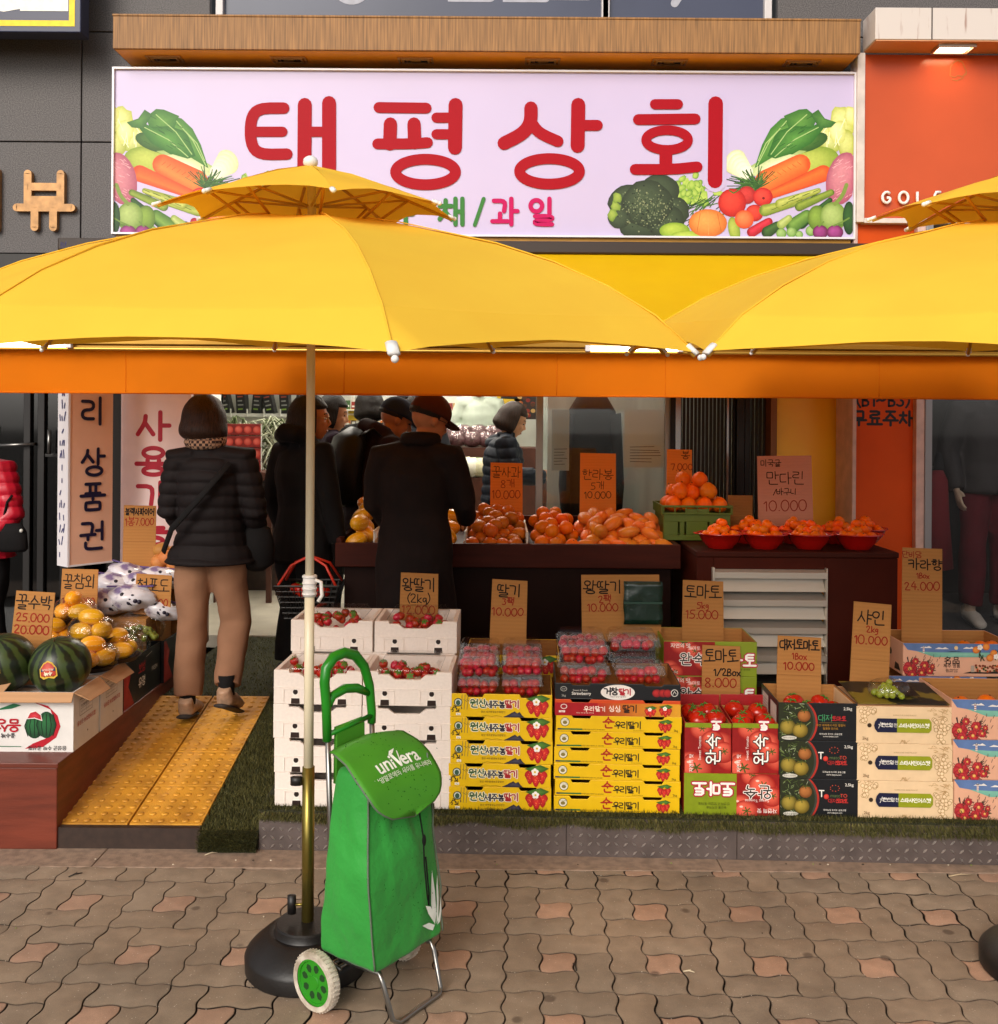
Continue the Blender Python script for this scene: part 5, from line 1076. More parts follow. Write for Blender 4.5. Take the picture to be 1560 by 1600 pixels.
# ---------------------------------------------------------------- fruit meshes (one of each kind, copied)
def fruit_mesh(name, kind):
    b = MB()
    if kind == 'orange': b.ball((0, 0, .04), .04, 18, 12, fn=lambda d: d * (1 - .06 * abs(d.z) ** 3 - .03 * max(0, d.z - .93) * 10)); b.cur = 1; b.ball((0, 0, .0785), (.004, .004, .002), 6, 4); mats = [m_orange, m_stem]
    elif kind == 'mandarin': b.ball((0, 0, .023), (.0275, .0275, .023), 16, 10, fn=lambda d: d * (1 - .12 * max(0, d.z) ** 8)); b.cur = 1; b.ball((0, 0, .0445), (.0032, .0032, .0018), 6, 4); mats = [m_mand, m_stem]
    elif kind == 'hallabong': b.ball((0, 0, .042), (.045, .045, .042), 18, 12, fn=lambda d: d * (1 + .30 * max(0, d.z - .78) * 4 * .5 + .04 * mnoise.noise(d * 4))); b.cur = 1; b.ball((0, 0, .095), (.005, .005, .003), 6, 4); mats = [m_halla, m_stem]
    elif kind == 'apple': b.ball((0, 0, .038), (.043, .043, .038), 18, 12, fn=lambda d: d * (1 - .30 * max(0, abs(d.z) - .8) * 2.2 + .02 * mnoise.noise(d * 3))); b.cur = 1; b.tube([(0, 0, .062), (.004, 0, .076)], .0014, 5); mats = [m_apple, m_stem]
    elif kind == 'pear': b.ball((0, 0, .046), (.05, .05, .046), 18, 12, fn=lambda d: d * (1 - .25 * max(0, abs(d.z) - .85) * 2)); mats = [m_pear, m_stem]
    elif kind == 'melon':
        def f(d): a = math.atan2(d.y, d.z); return Vector((d.x, d.y * (1 - .05 * abs(math.cos(a * 5)) ** 8), d.z * (1 - .05 * abs(math.cos(a * 5)) ** 8)))
        b.ball((0, 0, .044), (.066, .045, .044), 22, 30, fn=lambda d: f(d)); mats = [m_melon, m_stem]
        vs = b.v  # pale grooves between the ribs
        b.cur = 1
        for k in range(10):
            a = 2 * math.pi * (k + .5) / 10; b.tube([(.064 * math.cos(t), .0437 * math.sin(t) * math.sin(a), .044 + .0427 * math.sin(t) * math.cos(a)) for t in [math.pi * q / 10 for q in range(1, 10)]], .0018, 5)
        mats = [m_melon, M('melon_groove', '#f2d79a', .5)]
    elif kind == 'mango': b.ball((0, 0, .032), (.062, .038, .032), 18, 12, fn=lambda d: d * (1 + .12 * d.x * abs(d.z))); mats = [m_mango]
    elif kind == 'strawberry':
        b.lathe([(0, .0), (.006, .0015), (.0115, .007), (.0155, .016), (.0165, .023), (.0135, .029), (.006, .0315), (0, .032)], 12, closed=False); b.cur = 1
        for k in range(6):
            a = k * math.pi / 3; d = Vector((math.cos(a), math.sin(a), 0)); s_ = Vector((-d.y, d.x, 0)); b.add([Vector((0, 0, .0325)), d * .008 + s_ * .004 + Vector((0, 0, .033)), d * .0165 + Vector((0, 0, .0295)), d * .008 - s_ * .004 + Vector((0, 0, .033))], [(0, 1, 2, 3)])
        b.tube([(0, 0, .032), (.002, 0, .04)], .0012, 5); mats = [m_straw, m_calyx]
    elif kind == 'tomato':
        b.ball((0, 0, .034), (.042, .042, .034), 18, 12, fn=lambda d: d * (1 - .2 * max(0, d.z - .85) * 3 + .03 * math.cos(5 * math.atan2(d.y, d.x)) * (1 - d.z ** 2))); b.cur = 1
        for k in range(5): a = k * 1.2566; b.tube([(0, 0, .066), (.012 * math.cos(a), .012 * math.sin(a), .069), (.022 * math.cos(a), .022 * math.sin(a), .063)], [.002, .003, .0008], 5)
        mats = [M('tomato_skin', '#b8200e', .22, spec=.5, var=.12, vs=14), m_calyx]
    return b.mesh(name, mats, smooth=True)
FM = {k: fruit_mesh(k, k) for k in ('orange', 'mandarin', 'hallabong', 'apple', 'pear', 'melon', 'mango', 'strawberry', 'tomato')}
RAD = dict(orange=.040, mandarin=.026, hallabong=.044, apple=.042, pear=.048, melon=.05, mango=.04, strawberry=.015, tomato=.04)
def fruit(kind, x, y, z, label, group, sc=1., rot=None, cat=None):
    o = bpy.data.objects.new({'hallabong': 'citrus_fruit'}.get(kind, kind), FM[kind]); link(o); o.location = (x, y, z)
    o.rotation_euler = rot if rot else (random.uniform(-.6, .6), random.uniform(-.6, .6), random.uniform(0, 6.28)); o.scale = (sc,) * 3
    return tag(o, label, cat or {'hallabong': 'citrus'}.get(kind, kind), group)
def heap(kind, x0, x1, y0, y1, z0, rise, label, group, tiers=2, sc=1., jit=.008, flat=False):
    """fruit in staggered rows, climbing towards the back by 'rise', with a second, shorter tier"""
    d = RAD[kind] * 2 * sc * .98; ny = max(1, int((y1 - y0) / (d * .9)) + 1)
    for t in range(tiers):
        for j in range(ny - t):
            n = max(1, int((x1 - x0) / d) - (t + j) % 2 - (1 if t else 0)); y = y0 + d * .5 + (j + t * .5) * d * .9
            for i in range(n):
                if t and random.random() < .12: continue
                x = (x0 + x1) / 2 + (i - (n - 1) / 2) * d * (1.0 if t == 0 else 1.04)
                fruit(kind, x + random.uniform(-jit, jit), y + random.uniform(-jit, jit), z0 + rise * (y - y0) / max(.01, y1 - y0) + t * d * .72 + random.uniform(0, .006), label, group, sc * random.uniform(.93, 1.06), (random.uniform(-.35, .35), random.uniform(-.3, .3), random.uniform(0, 6.28)) if flat else None)
# ---------------------------------------------------------------- price signs
BK, RD = '#1c1310', '#8e2414'
def price_sign(u0, v0, u1, v1, Y, lines, label, mat=None, lean=0., tilt=0., clip=None, zbot=None, fold=True):
    p0, p1 = at(u0, v1, Y), at(u1, v0, Y); wd_ = p1.x - p0.x; H = p1.z - p0.z; ext = 0.
    if zbot is not None: ext = p0.z - zbot
    t = thing('price_sign', label, 'price sign', ((p0.x + p1.x) / 2, Y, p0.z - ext), group='handwritten cardboard price signs', rot=(R(tilt), R(lean), 0))
    b = MB(); j = .003
    b.prism([(-wd_ / 2, 0), (wd_ / 2 + j, .0), (wd_ / 2 - j * .5, H + ext - j), (-wd_ / 2 + j * .4, H + ext)], 0, .005)
    b.build('card', mat or m_cb, t)
    a = Art(.00006)
    for f in ([.42] if fold else []): a.rect(-wd_ / 2 + .002, ext + H * f, wd_ / 2 - .002, ext + H * f + .0018, '#8a5a2c')
    for text, fx, fv, size, wdt, col in lines:
        W_ = sum(glyph(c_)[1] for c_ in text) * size * H * .93; asp = min(1.25, .9 * wd_ / W_) if wd_ * .9 < W_ else 1.
        if asp < 1: fx = .5
        a.pen(text, wd_ * (fx - .5), ext + H * (1 - fv), size * H, wdt * 1.0, col, jit=.058, adv=.93, sm=2, asp=asp)
    a.build('handwriting', M_attr('marker_ink', .7, .2, .12, 60), t, loc=(0, -.0006, 0)); return t
W1 = .0061
ORS = M_card('orange_lit_card', '#e88a3c', amp=.06)  # cardboard of the back cards, orange awning light put into the colour
# ================================================================== right-hand counters
lc = thing('display_counter', 'long dark brown wooden counter carrying the loose melons, apples and oranges', 'counter', (0, 5.2, .278))
x0, x1 = X(525, 5.2), X(1066, 5.2); zt = 1.087 - .278
b = MB(); b.box(x0, x1, 0, .035, zt - .125, zt); b.box(x0, x0 + .03, .036, .74, zt - .125, zt + .02); b.box(x1 - .03, x1, .036, .74, zt - .125, zt); b.box(x0, x1, .74, .77, zt - .1, zt + .08); b.build('rim', m_woodd, lc, bevel=.005)
b = MB(); b.box(x0 + .04, x1 - .04, .06, .72, 0, zt - .126); b.build('cabinet', M('dark_cabinet', '#1f0d08', .6, spec=.12, var=.2, vs=4), lc, bevel=.004)
b = MB(); b.add([(x0 + .03, .036, zt - .09), (x1 - .03, .036, zt - .09), (x1 - .03, .74, zt + .0), (x0 + .03, .74, zt + .0)], [(0, 1, 2, 3)]); b.build('tray', m_woodd, lc)
m_lat = M('white_lattice', '#d8cfc4', .5)
for u in (588, 729, 825):
    b = MB(); q = X(u, 5.3); b.box(q - .004, q + .004, .036, .70, zt - .05, zt + .012)
    for k in range(9): b.box(q - .005, q + .005, .05 + .07 * k, .075 + .07 * k, zt + .012, zt + .05)
    b.box(q - .004, q + .004, .036, .70, zt + .05, zt + .06); b.build('divider', m_lat, lc)
rc = thing('vented_counter', 'dark brown counter with a silver louvre in front, under the red mandarin bowls', 'counter', (0, 5.0, .278))
rx0, rx1 = X(1091, 5.0), X(1405, 5.0); vx0, vx1, vz0, vz1 = X(1118, 4.99), X(1292, 4.99), Z(1200, 1075, 4.99) - .278, Z(1200, 890, 4.99) - .278
b = MB(); b.box(rx0, vx0, 0, .02, 0, zt - .035); b.box(vx1, rx1, 0, .02, 0, zt - .035); b.box(vx0, vx1, 0, .02, vz1, zt - .035); b.box(vx0, vx1, 0, .02, 0, vz0); b.box(rx0, rx0 + .02, .02, .7, 0, zt - .035); b.box(rx1 - .02, rx1, .02, .7, 0, zt - .035); b.build('cabinet', M('brown_cabinet', '#431509', .6, spec=.12, var=.15, vs=3), rc, bevel=.003)
b = MB(); b.box(rx0 - .005, rx1 + .005, -.006, .75, zt - .034, zt - .004); b.build('counter_top', m_woodd, rc, bevel=.006)
b = MB(); b.box(vx0, vx1, .12, .13, vz0, vz1); b.build('duct', M('duct_dark', '#1a1512', .6), rc)
b = MB()
for k in range(5):
    r_ = .02 + .035 * k
    b.tube([((vx0 + vx1) / 2 + r_ * math.cos(a), .105, (vz0 + vz1) / 2 - .1 + r_ * math.sin(a)) for a in [2 * math.pi * q / 28 for q in range(28)]], .002, 5, closed=True)
b.build('fan_guard', M('guard_wire', '#5c5550', .4, metal=.7), rc)
m_lou = M('louvre_aluminium', '#c8bfb2', .38, metal=.45)
for k in range(4):
    z_ = vz1 - .012 - k * (vz1 - vz0) / 4.3; b = MB(); b.add([(vx0, -.03, z_ - .03), (vx1, -.03, z_ - .03), (vx1, -.03, z_), (vx0, -.03, z_), (vx0, .1, z_ + .045), (vx1, .1, z_ + .045), (vx0, .1, z_ + .041), (vx1, .1, z_ + .041), (vx0, -.026, z_ - .03), (vx1, -.026, z_ - .03), (vx0, -.026, z_ - .005), (vx1, -.026, z_ - .005)], [(0, 1, 2, 3), (3, 2, 5, 4), (8, 10, 11, 9), (10, 6, 7, 11), (0, 8, 9, 1)])
    b.add([(vx0, -.002, z_ - .10), (vx1, -.002, z_ - .10), (vx1, .02, z_ - .032), (vx0, .02, z_ - .032)], [(0, 1, 2, 3)])
    b.build('slat', m_lou, rc)
b = MB(); b.box(vx0 - .012, vx0, -.03, .02, vz0, vz1 + .01); b.box(vx1, vx1 + .006, -.03, .02, vz0, vz1 + .01); b.build('louvre_frame', m_lou, rc, bevel=.002)
# loose fruit on the long counter
heap('melon', X(533, 5.3) + .02, X(588, 5.3), 5.25, 5.62, 1.03, .12, 'ribbed yellow melon heaped at the left end of the long counter', 'yellow melons left on the counter', 2)
heap('melon', X(592, 5.3), X(726, 5.3), 5.25, 5.62, 1.03, .10, 'ribbed yellow melon heaped behind the man in the long dark coat', 'yellow melons behind the man', 1)
heap('apple', X(727, 5.3), X(826, 5.3), 5.25, 5.72, 1.03, .10, 'tan red apple heaped right beside the man in the long coat', 'apples on the counter', 2)
heap('orange', X(824, 5.3), X(912, 5.3), 5.25, 5.70, 1.03, .09, 'round orange heaped between the apples and the mangoes', 'oranges on the counter', 2)
heap('mango', X(902, 5.3), X(1048, 5.35), 5.25, 5.66, 1.03, .10, 'pinkish orange mango lying at the right end of the long counter', 'mangoes on the counter', 2)
# green crate of knobbly citrus
def crate():
    t = thing('green_crate', 'olive green plastic crate full of knobbly oranges where the two counters meet', 'crate', ((X(1034, 5.42) + X(1145, 5.42)) / 2, 5.40, 1.089))
    w2, d_, h = (X(1145, 5.42) - X(1034, 5.42)) / 2, .30, .19; m = M('olive_plastic', '#55651c', .4, spec=.4, var=.06)
    b = MB(); b.box(-w2 + .012, w2 - .012, 0, .008, 0, .03); b.box(-w2 + .012, w2 - .012, 0, .008, .10, h - .05)
    xs = [-w2 + .012, -w2 + .09, -w2 + .10, -w2 + .125, -w2 + .135, w2 - .135, w2 - .125, w2 - .10, w2 - .09, w2 - .012]
    for i in range(0, 10, 2): b.box(xs[i], xs[i + 1], 0, .008, .03, .10)
    b.box(-w2 + .012, w2 - .012, d_ - .008, d_, 0, h - .05); b.box(-w2 + .012, -w2 + .02, .008, d_ - .008, 0, h - .05); b.box(w2 - .02, w2 - .012, .008, d_ - .008, 0, h - .05); b.box(-w2 + .02, w2 - .02, .008, d_ - .008, .0, .006); b.build('shell', m, t, bevel=.002)
    b = MB(); b.box(-w2, w2, -.012, -.004, h - .012, h); b.box(-w2, w2, d_ + .004, d_ + .012, h - .012, h); b.box(-w2, -w2 + .008, -.004, d_ + .004, h - .05, h); b.box(w2 - .008, w2, -.004, d_ + .004, h - .05, h); b.box(-w2 + .008, w2 - .008, -.012, -.004, h - .05, h - .04)
    for k in range(7): q = -w2 + .008 + (2 * w2 - .022) * k / 6; b.box(q, q + .006, -.012, -.004, h - .04, h - .012)
    b.box(-.065, .065, -.003, .006, h - .05, h - .02); b.build('rim', m, t, bevel=.002)
    return t, w2, h
ct, w2, ch_ = crate(); cx_ = ct.location.x
HL = 'knobbly orange citrus fruit heaped in the olive green crate'
for (i, j, t) in [(i, j, 0) for i in range(4) for j in range(3)] + [(i, j, 1) for i in range(3) for j in range(2)] + [(0, .5, 2), (1, .4, 2)]:
    fruit('hallabong', cx_ + (i - 1.5 + .5 * t) * .086 + random.uniform(-.008, .008), 5.45 + .085 * j + .03 * t, 1.089 + ch_ - .04 + .066 * t, HL, 'citrus in the green crate', random.uniform(.95, 1.08), (random.uniform(-.6, .6), random.uniform(-.5, .5), random.uniform(0, 6)))
# red bowls of mandarins
m_bowl = M('red_bowl_plastic', '#b3130c', .25, spec=.5, coat=.2)
bowl0 = None
for k, (u, Y, nm) in enumerate(((1127, 5.13, 'first red bowl from the left, in the front row'), (1196, 5.13, 'second red bowl from the left in the front row'), (1266, 5.13, 'third red bowl from the left in the front row'), (1341, 5.13, 'rightmost red bowl of the front row'), (1172, 5.36, 'red bowl in the back row at left, half hidden'), (1245, 5.36, 'red bowl in the middle of the back row'), (1312, 5.36, 'red bowl in the back row beside the last'), (1352, 5.40, 'red bowl at the right end of the back row'))):
    x = X(u, Y); lab = nm.replace(' from the left', '') if k == 0 else nm
    if bowl0 is None:
        bowl0 = thing('red_bowl', 'leftmost red plastic bowl of mandarins on the vented counter, front row', 'bowl', (x, Y, 1.084), group='red bowls of mandarins')
        b = MB(); b.lathe([(0, .002), (.055, .0), (.058, .004), (.083, .032), (.098, .062), (.108, .066), (.106, .070), (.094, .066), (.079, .034), (.055, .008), (0, .007)], 32, closed=False); b.build('shell', m_bowl, bowl0, auto=50)
        b = MB(); [b.box(s * .112 - .008, s * .112 + .008, -.02, .02, .064, .07) for s in (-1, 1)]; b.build('lug', m_bowl, bowl0, bevel=.002); bowl0.scale = (1.13,) * 3
    else: dup(bowl0, (x, Y, 1.084), rz=random.uniform(-.3, .3), label=nm + ', heaped with mandarins')
    G = 'mandarins in bowl %d' % (k + 1); L = 'small orange mandarin in the ' + ('leftmost red bowl' if k == 0 else nm)
    for r_, n, z_ in ((.066, 9, .070), (.036, 6, .098), (0, 1, .124)):
        if k >= 4 and z_ < .08: n = 7
        for i in range(n): a = 2 * math.pi * i / n + .4 * k; fruit('mandarin', x + r_ * math.cos(a) + random.uniform(-.006, .006), Y + r_ * math.sin(a), 1.084 + z_ - .026 + random.uniform(0, .008), L, G, random.uniform(.95, 1.1))
# ================================================================== stacked boxes on the plinth
def open_box(name, label, wd, d, h, mat, inner, front=None, cat='box', group=None, th=.005, lip=None, closed=False):
    """box with its front on y = 0; 'front' is the outline of the front wall, 'closed' puts a lid on"""
    t = thing(name, label, cat, group=group); a = wd / 2; b = MB()
    if front: b.prism(front, 0, th)
    else: b.box(-a, a, 0, th, 0, h)
    b.box(-a, a, d - th, d, 0, lip or h); b.box(-a, -a + th, th, d - th, 0, h); b.box(a - th, a, th, d - th, 0, h)
    b.build('body', mat, t, bevel=.0022); b = MB(); b.box(-a + th, a - th, th, d - th, .001, .006)
    i_ = .0006
    for q in ((-a + th, -a + th + i_, th, d - th), (a - th - i_, a - th, th, d - th), (-a + th, a - th, d - th - i_, d - th)): b.box(*q, .006, h - .001)
    if closed: b.box(-a + th, a - th, th, d - th, h - .006, h - .001)
    b.build('lining', inner, t); return t
def place(t, x, y, z, rz=-1.9): t.location = (x, y, z); t.rotation_euler = (0, 0, R(rz)); return t
def XF(u): return (u - 780) * 4.03 / 1560
def YB(x): return yf(x) + .045
def straw_art(a, cx, cz, s, flower=True):
    for dx, dz, r_ in ((-.9, -.05, -.35), (.95, -.05, .35), (.02, -.35, 0)):
        x, z = cx + dx * s * .75, cz + dz * s
        pts = [(x + s * .62 * math.cos(q) * (1 if math.sin(q) > -.1 else .78 + .2 * math.sin(q)), z + s * (.62 * math.sin(q) if math.sin(q) > 0 else 1.0 * math.sin(q))) for q in [2 * math.pi * k / 16 for k in range(16)]]
        a.poly(pts, '#a50f18', '#e0342e')
        for k in range(9): a.ell(x + random.uniform(-.35, .35) * s, z + random.uniform(-.6, .4) * s, s * .035, None, '#f0c060', n=5)
    a.poly([(cx - s * 1.3, cz + s * .75), (cx - s * .4, cz + s * .35), (cx + s * .1, cz + s * .65), (cx + s * .6, cz + s * .3), (cx + s * 1.5, cz + s * .8), (cx + s * .5, cz + s * 1.2), (cx - s * .4, cz + s * 1.0)], '#2f5a1e', '#5d8a34')
    if flower:
        for k in range(5): q = 1.2566 * k + .3; a.ell(cx - s * .1 + .24 * s * math.cos(q), cz + s * .38 + .24 * s * math.sin(q), s * .2, None, '#f2ece6', n=10)
        a.ell(cx - s * .1, cz + s * .38, s * .13, None, '#d8b020', n=10)
# -- foam boxes of strawberries
def foam_box():
    wd, d, h = .36, .30, .1375; a = wd / 2
    fr = [(-a, 0), (a, 0), (a, h), (a * .66, h), (a * .64, h - .012), (a * .42, h - .013), (a * .28, h - .032), (-a * .28, h - .032), (-a * .42, h - .013), (-a * .64, h - .012), (-a * .66, h), (-a, h)]
    t = open_box('foam_box', '', wd, d, h, m_foam, m_foam, fr, 'box', 'white foam strawberry boxes', th=.018)
    b = MB()
    for s in (-1, 1):
        c = s * .095
        for q in ((c - .045, c - .042, .008, .062), (c + .042, c + .045, .008, .062), (c - .042, c + .042, .059, .062)): b.box(q[0], q[1], -.003, .0005, q[2], q[3])
    b.box(-a, a, -.0025, .0005, .066, .069); b.build('moulding', m_foam, t, bevel=.001)
    ar = Art()
    for s in (-1, 1):
        c = s * .095 + .004; ar.tf = lambda x, z, c=c: (c + (x - c) * 1.35, z * 1.35); ar.poly([(c - .016, .002), (c + .016, .002), (c + .015, .016), (c + .009, .022), (c + .009, .034), (c - .009, .034), (c - .009, .022), (c - .015, .016)], '#f0e6dc'); ar.poly([(c - .0135, .0015), (c + .0135, .0015), (c + .0125, .018), (c - .0125, .018)], '#2a1a14'); ar.ell(c, .037, .0075, .008, '#241612', n=12)
    ar.build('drain_print', PRINT, t, loc=(0, -.0008, 0)); return t
fb = foam_box(); first = True; ORD = ('bottom', 'second', 'third', 'top'); FT = []
for c, x in ((0, -.722), (1, -.362)):
    for back in (0, 1):
        y = YB(x) + (.33 if back else 0)
        for k in range(5 if back else 4):
            if back and k < 3: continue
            lab = 'white foam box, ' + (ORD[k] + ' of the front stack ' if not back else ('top' if k == 4 else 'next to top') + ' of the rear stack ') + ('behind the parasol pole' if c == 0 else 'behind the green cart')
            o = fb if first else dup(fb); first = False; o['label'] = lab; place(o, x + random.uniform(-.005, .005), y, ZP + k * .1378, -1.9 + random.uniform(-.8, .8))
            if (k == 4) or (k == 3 and not back): FT.append((o, c, back))
        if back:   # lower part of the rear stack: hidden, one tall crate carries it
            pass
for o, c, back in FT:
    where = ('rear' if back else 'front') + (' foam box behind the parasol pole' if c == 0 else ' foam box behind the green cart')
    for i in range(8):
        for j in range(3): fruit('strawberry', o.location.x - .11 + .031 * i + random.uniform(-.006, .006), o.location.y + .052 + .036 * j, o.location.z + .098 + .010 * j + random.uniform(0, .010), 'red strawberry in the open top ' + where, 'strawberries in the top ' + where, 1.15, (random.uniform(-3, 1.5), random.uniform(-1, 1), random.uniform(-2, 2)))
    b = MB(); b.add([(-.13, 0, 0), (.13, 0, 0), (.13, .26, 0), (-.13, .26, 0), (-.115, .02, .028), (.115, .02, .028), (.115, .24, .028), (-.115, .24, .028)], [(4, 5, 6, 7), (0, 1, 5, 4), (1, 2, 6, 5), (2, 3, 7, 6), (3, 0, 4, 7)]); l_ = b.build('lid', m_clear, o, bevel=.004, loc=(0, .02, .138))
    b = MB(); b.tube([(-.13, 0, 0), (.13, 0, 0), (.13, .26, 0), (-.13, .26, 0)], .0025, 6, closed=True); b.build('lid_rim', m_clear, l_)
for c, x in ((0, -.722), (1, -.362)):
    t = thing('plain_carton', 'plain carton hidden behind the front foam boxes ' + ('near the parasol pole' if c == 0 else 'near the cart'), 'carton', (x, YB(x) + .335, ZP), R(-1.9)); b = MB(); b.box(-.175, .175, 0, .29, 0, .1378 * 3 - .001); b.build('body', m_cb, t); MB().box(-.02, .02, -.001, .291, .413, .4134).build('tape', m_cbp, t)
# -- yellow strawberry boxes, left stack
def notched(wd, h, n0, n1, m0, m1, dep):
    return [(-wd / 2, 0), (wd / 2, 0), (wd / 2, h), (m1 * wd + .008, h), (m1 * wd, h - dep), (m0 * wd, h - dep), (m0 * wd - .008, h), (n1 * wd + .008, h), (n1 * wd, h - dep), (n0 * wd, h - dep), (n0 * wd - .008, h), (-wd / 2, h)]
wd, h, d = .412, .0935, .33
ya = open_box('strawberry_box', '', wd, d, h, m_yelc, m_cbd, notched(wd, h, -.32, -.18, .20, .34, .014), group='yellow strawberry boxes, left stack')
a = Art(); q = -wd / 2
a.ell(q + .034, .058, .017, None, '#2c3a2c'); a.ell(q + .034, .058, .0135, None, '#cfd6c8'); a.ell(q + .034, .056, .009, .011, '#3c5a48')
for k in range(16): x, z = q + .034 + random.uniform(-.024, .024), .032 + random.uniform(-.012, .01); a.line([(x, z), (x + random.uniform(-.014, .014), z + random.uniform(-.012, .006))], .003, '#26231c')
a.rect(q + .026, .006, q + .044, .016, '#efe9d8'); a.font('2kg', q + .035, .0082, .008, BK)
for k in range(3): a.line([(q + .05 + .012 * k, .09), (q + .046 + .012 * k, .03)], .0016, '#6a6450'); a.line([(q + .056 + .012 * k, .07), (q + .07 + .012 * k, .062)], .0014, '#4c4a38')
a.pen('원산', q + .118, .040, .031, .0105, '#ece6c8', sm=1); a.pen('원산', q + .118, .040, .031, .0052, '#33562c', sm=1); a.pen('세주봉', q + .184, .039, .027, .0095, '#ece6c8', sm=1, adv=.92); a.pen('세주봉', q + .184, .039, .027, .0048, '#2c2838', sm=1, adv=.92); a.pen('딸기', q + .253, .040, .029, .0100, '#efe6d0', sm=1, adv=.92); a.pen('딸기', q + .253, .040, .029, .0054, '#a8272a', sm=1, adv=.92)
a.font('월산 세주봉영농조합법인', q + .175, .019, .0095, '#4c4420'); a.poly([(q + .215, .002), (q + .24, .014), (q + .25, .02), (q + .262, .026), (q + .272, .018), (q + .282, .024), (q + .292, .010), (q + .302, .002)], '#242230', '#4a4656'); a.line([(q + .13, .004), (q + .15, .009), (q + .17, .005), (q + .19, .008), (q + .21, .004)], .0014, '#8a7420')
straw_art(a, q + .352, .052, .035); a.build('print', PRINT, ya, loc=(0, -.0006, 0))
XA = XF(786)
for k in range(5):
    o = ya if k == 0 else dup(ya); o['label'] = 'yellow strawberry box with mountain print, %s of five' % ('bottom one', 'second from below', 'middle one', 'second from top', 'top one')[k]
    place(o, XA + random.uniform(-.004, .004), YB(XA), ZP + k * h, -1.9 + random.uniform(-.9, .9))
ob = dup(ya, label='yellow strawberry box standing behind the left punnets, mostly hidden'); place(ob, XA + .05, YB(XA) + .36, ZP + 5 * h - .02)
t = thing('plain_carton', 'tall plain carton under the rear yellow strawberry box', 'carton', (XA + .05, YB(XA) + .36, ZP), R(-1.9)); MB().box(-.2, .2, 0, .32, 0, 5 * h - .022).build('body', m_cb, t); MB().box(-.02, .02, -.001, .3, 5 * h - .0215, 5 * h - .021).build('tape', m_cbp, t)
# -- right stack: six yellow, one red, one black
wd, h, d = .502, .0645, .36
yb = open_box('strawberry_box', '', wd, d, h, m_yelc, m_cbd, notched(wd, h, -.36, -.23, .22, .35, .012), group='yellow strawberry boxes, right stack')
a = Art(); q = -wd / 2
a.ell(q + .036, .038, .018, None, '#3c4a2a'); a.ell(q + .036, .038, .0155, None, '#e8e2cc'); a.ell(q + .036, .036, .009, .007, '#8a7a3c'); a.font('우수농산물', q + .036, .044, .005, BK)
a.rect(q + .006, .0065, q + .105, .0125, '#2f6a34'); a.rect(q + .006, .0065, q + .022, .0125, '#1a2a4c'); a.font('우리딸기영농조합법인 031-000-0000', q + .15, .007, .006, '#4a3a12')
a.pen('순', q + .213, .017, .043, .0062, '#a82318', sm=2, jit=.05); a.pen('우리딸기', q + .288, .015, .028, .0042, '#1f1a12', sm=2, adv=.86, jit=.05); a.font('Korea strawberry', q + .33, .0065, .006, '#6a5418')
straw_art(a, q + .435, .030, .021, False); a.font('2kg', q + .478, .008, .012, '#2a2210'); a.build('print', PRINT, yb, loc=(0, -.0006, 0))
XB = XF(967)
for k in range(6):
    o = yb if k == 0 else dup(yb); o['label'] = 'slim yellow strawberry box with red brush word, %s of six' % ('lowest', 'second from below', 'third from below', 'fourth from below', 'fifth from below', 'highest')[k]
    place(o, XB + random.uniform(-.005, .005), YB(XB), ZP + k * h, -1.9 + random.uniform(-.9, .9))
rb_ = open_box('strawberry_box', 'red and orange strawberry box under the black one, above the yellow stack', wd, d, h, m_orc, m_cbd, notched(wd, h, -.36, -.23, .22, .35, .012)); a = Art()
a.rect(-wd / 2, 0, -.08, .051, '#a3121c'); a.add([(-.08, .0), (wd / 2, 0), (wd / 2, .051), (-.08, .051)], [(0, 1, 2, 3)], [lin('#a3121c'), lin('#e0a028'), lin('#e0a028'), lin('#b8301c')])
a.line(cir(-.215, .036, .012, .009)[:-1], .003, '#e8d8d0', True, 1); a.rect(-.235, .012, -.21, .020, '#e8d8d0'); a.font('2kg', -.222, .0125, .008, '#a3121c'); a.pen('우리딸기', -.09, .018, .020, .003, '#f0dccc', jit=.06); a.pen('싱싱', -.01, .018, .022, .0035, '#f0dccc', jit=.06); a.pen('딸기', .05, .015, .030, .0045, '#1c1410', jit=.05, adv=.9); a.font('맛있는 우리 농산물 산지직송', -.13, .009, .006, '#e8d0c0')
straw_art(a, .13, .022, .018); straw_art(a, .19, .026, .020); a.build('print', PRINT, rb_, loc=(0, -.0006, 0)); place(rb_, XB, YB(XB), ZP + 6 * h)
kb = open_box('strawberry_box', 'black strawberry box with a white oval badge, directly under the right punnets', wd, d, h, m_blk, m_cbd, notched(wd, h, -.36, -.23, .22, .35, .008)); a = Art()
a.ell(-.216, .042, .013, .010, '#b8b4ac'); a.ell(-.216, .042, .011, .008, '#14161a'); a.font('GAP', -.216, .039, .008, '#b8b4ac'); a.font('2kg', -.216, .012, .012, '#b8b4ac'); a.font('Sweet & Fresh', -.15, .034, .010, '#c8c4bc'); a.font('Strawberry', -.145, .019, .017, '#e8e4dc', bold=.012); a.line([(-.19, .004), (-.1, .004)], .001, '#6a6a6a')
a.ell(.0, .031, .068, .0305, '#e9e2dc', n=36); a.pen('거창', -.027, .021, .028, .0055, '#17151a', adv=.9); a.pen('딸기', .03, .021, .025, .0048, '#b0182a', adv=.9); a.font('거창군 농업기술센터', .0, .011, .0075, '#4a4644')
for x in (.155, .18, .198): a.ell(x, .030, .018, .016, '#6e1018', '#b82a2a')
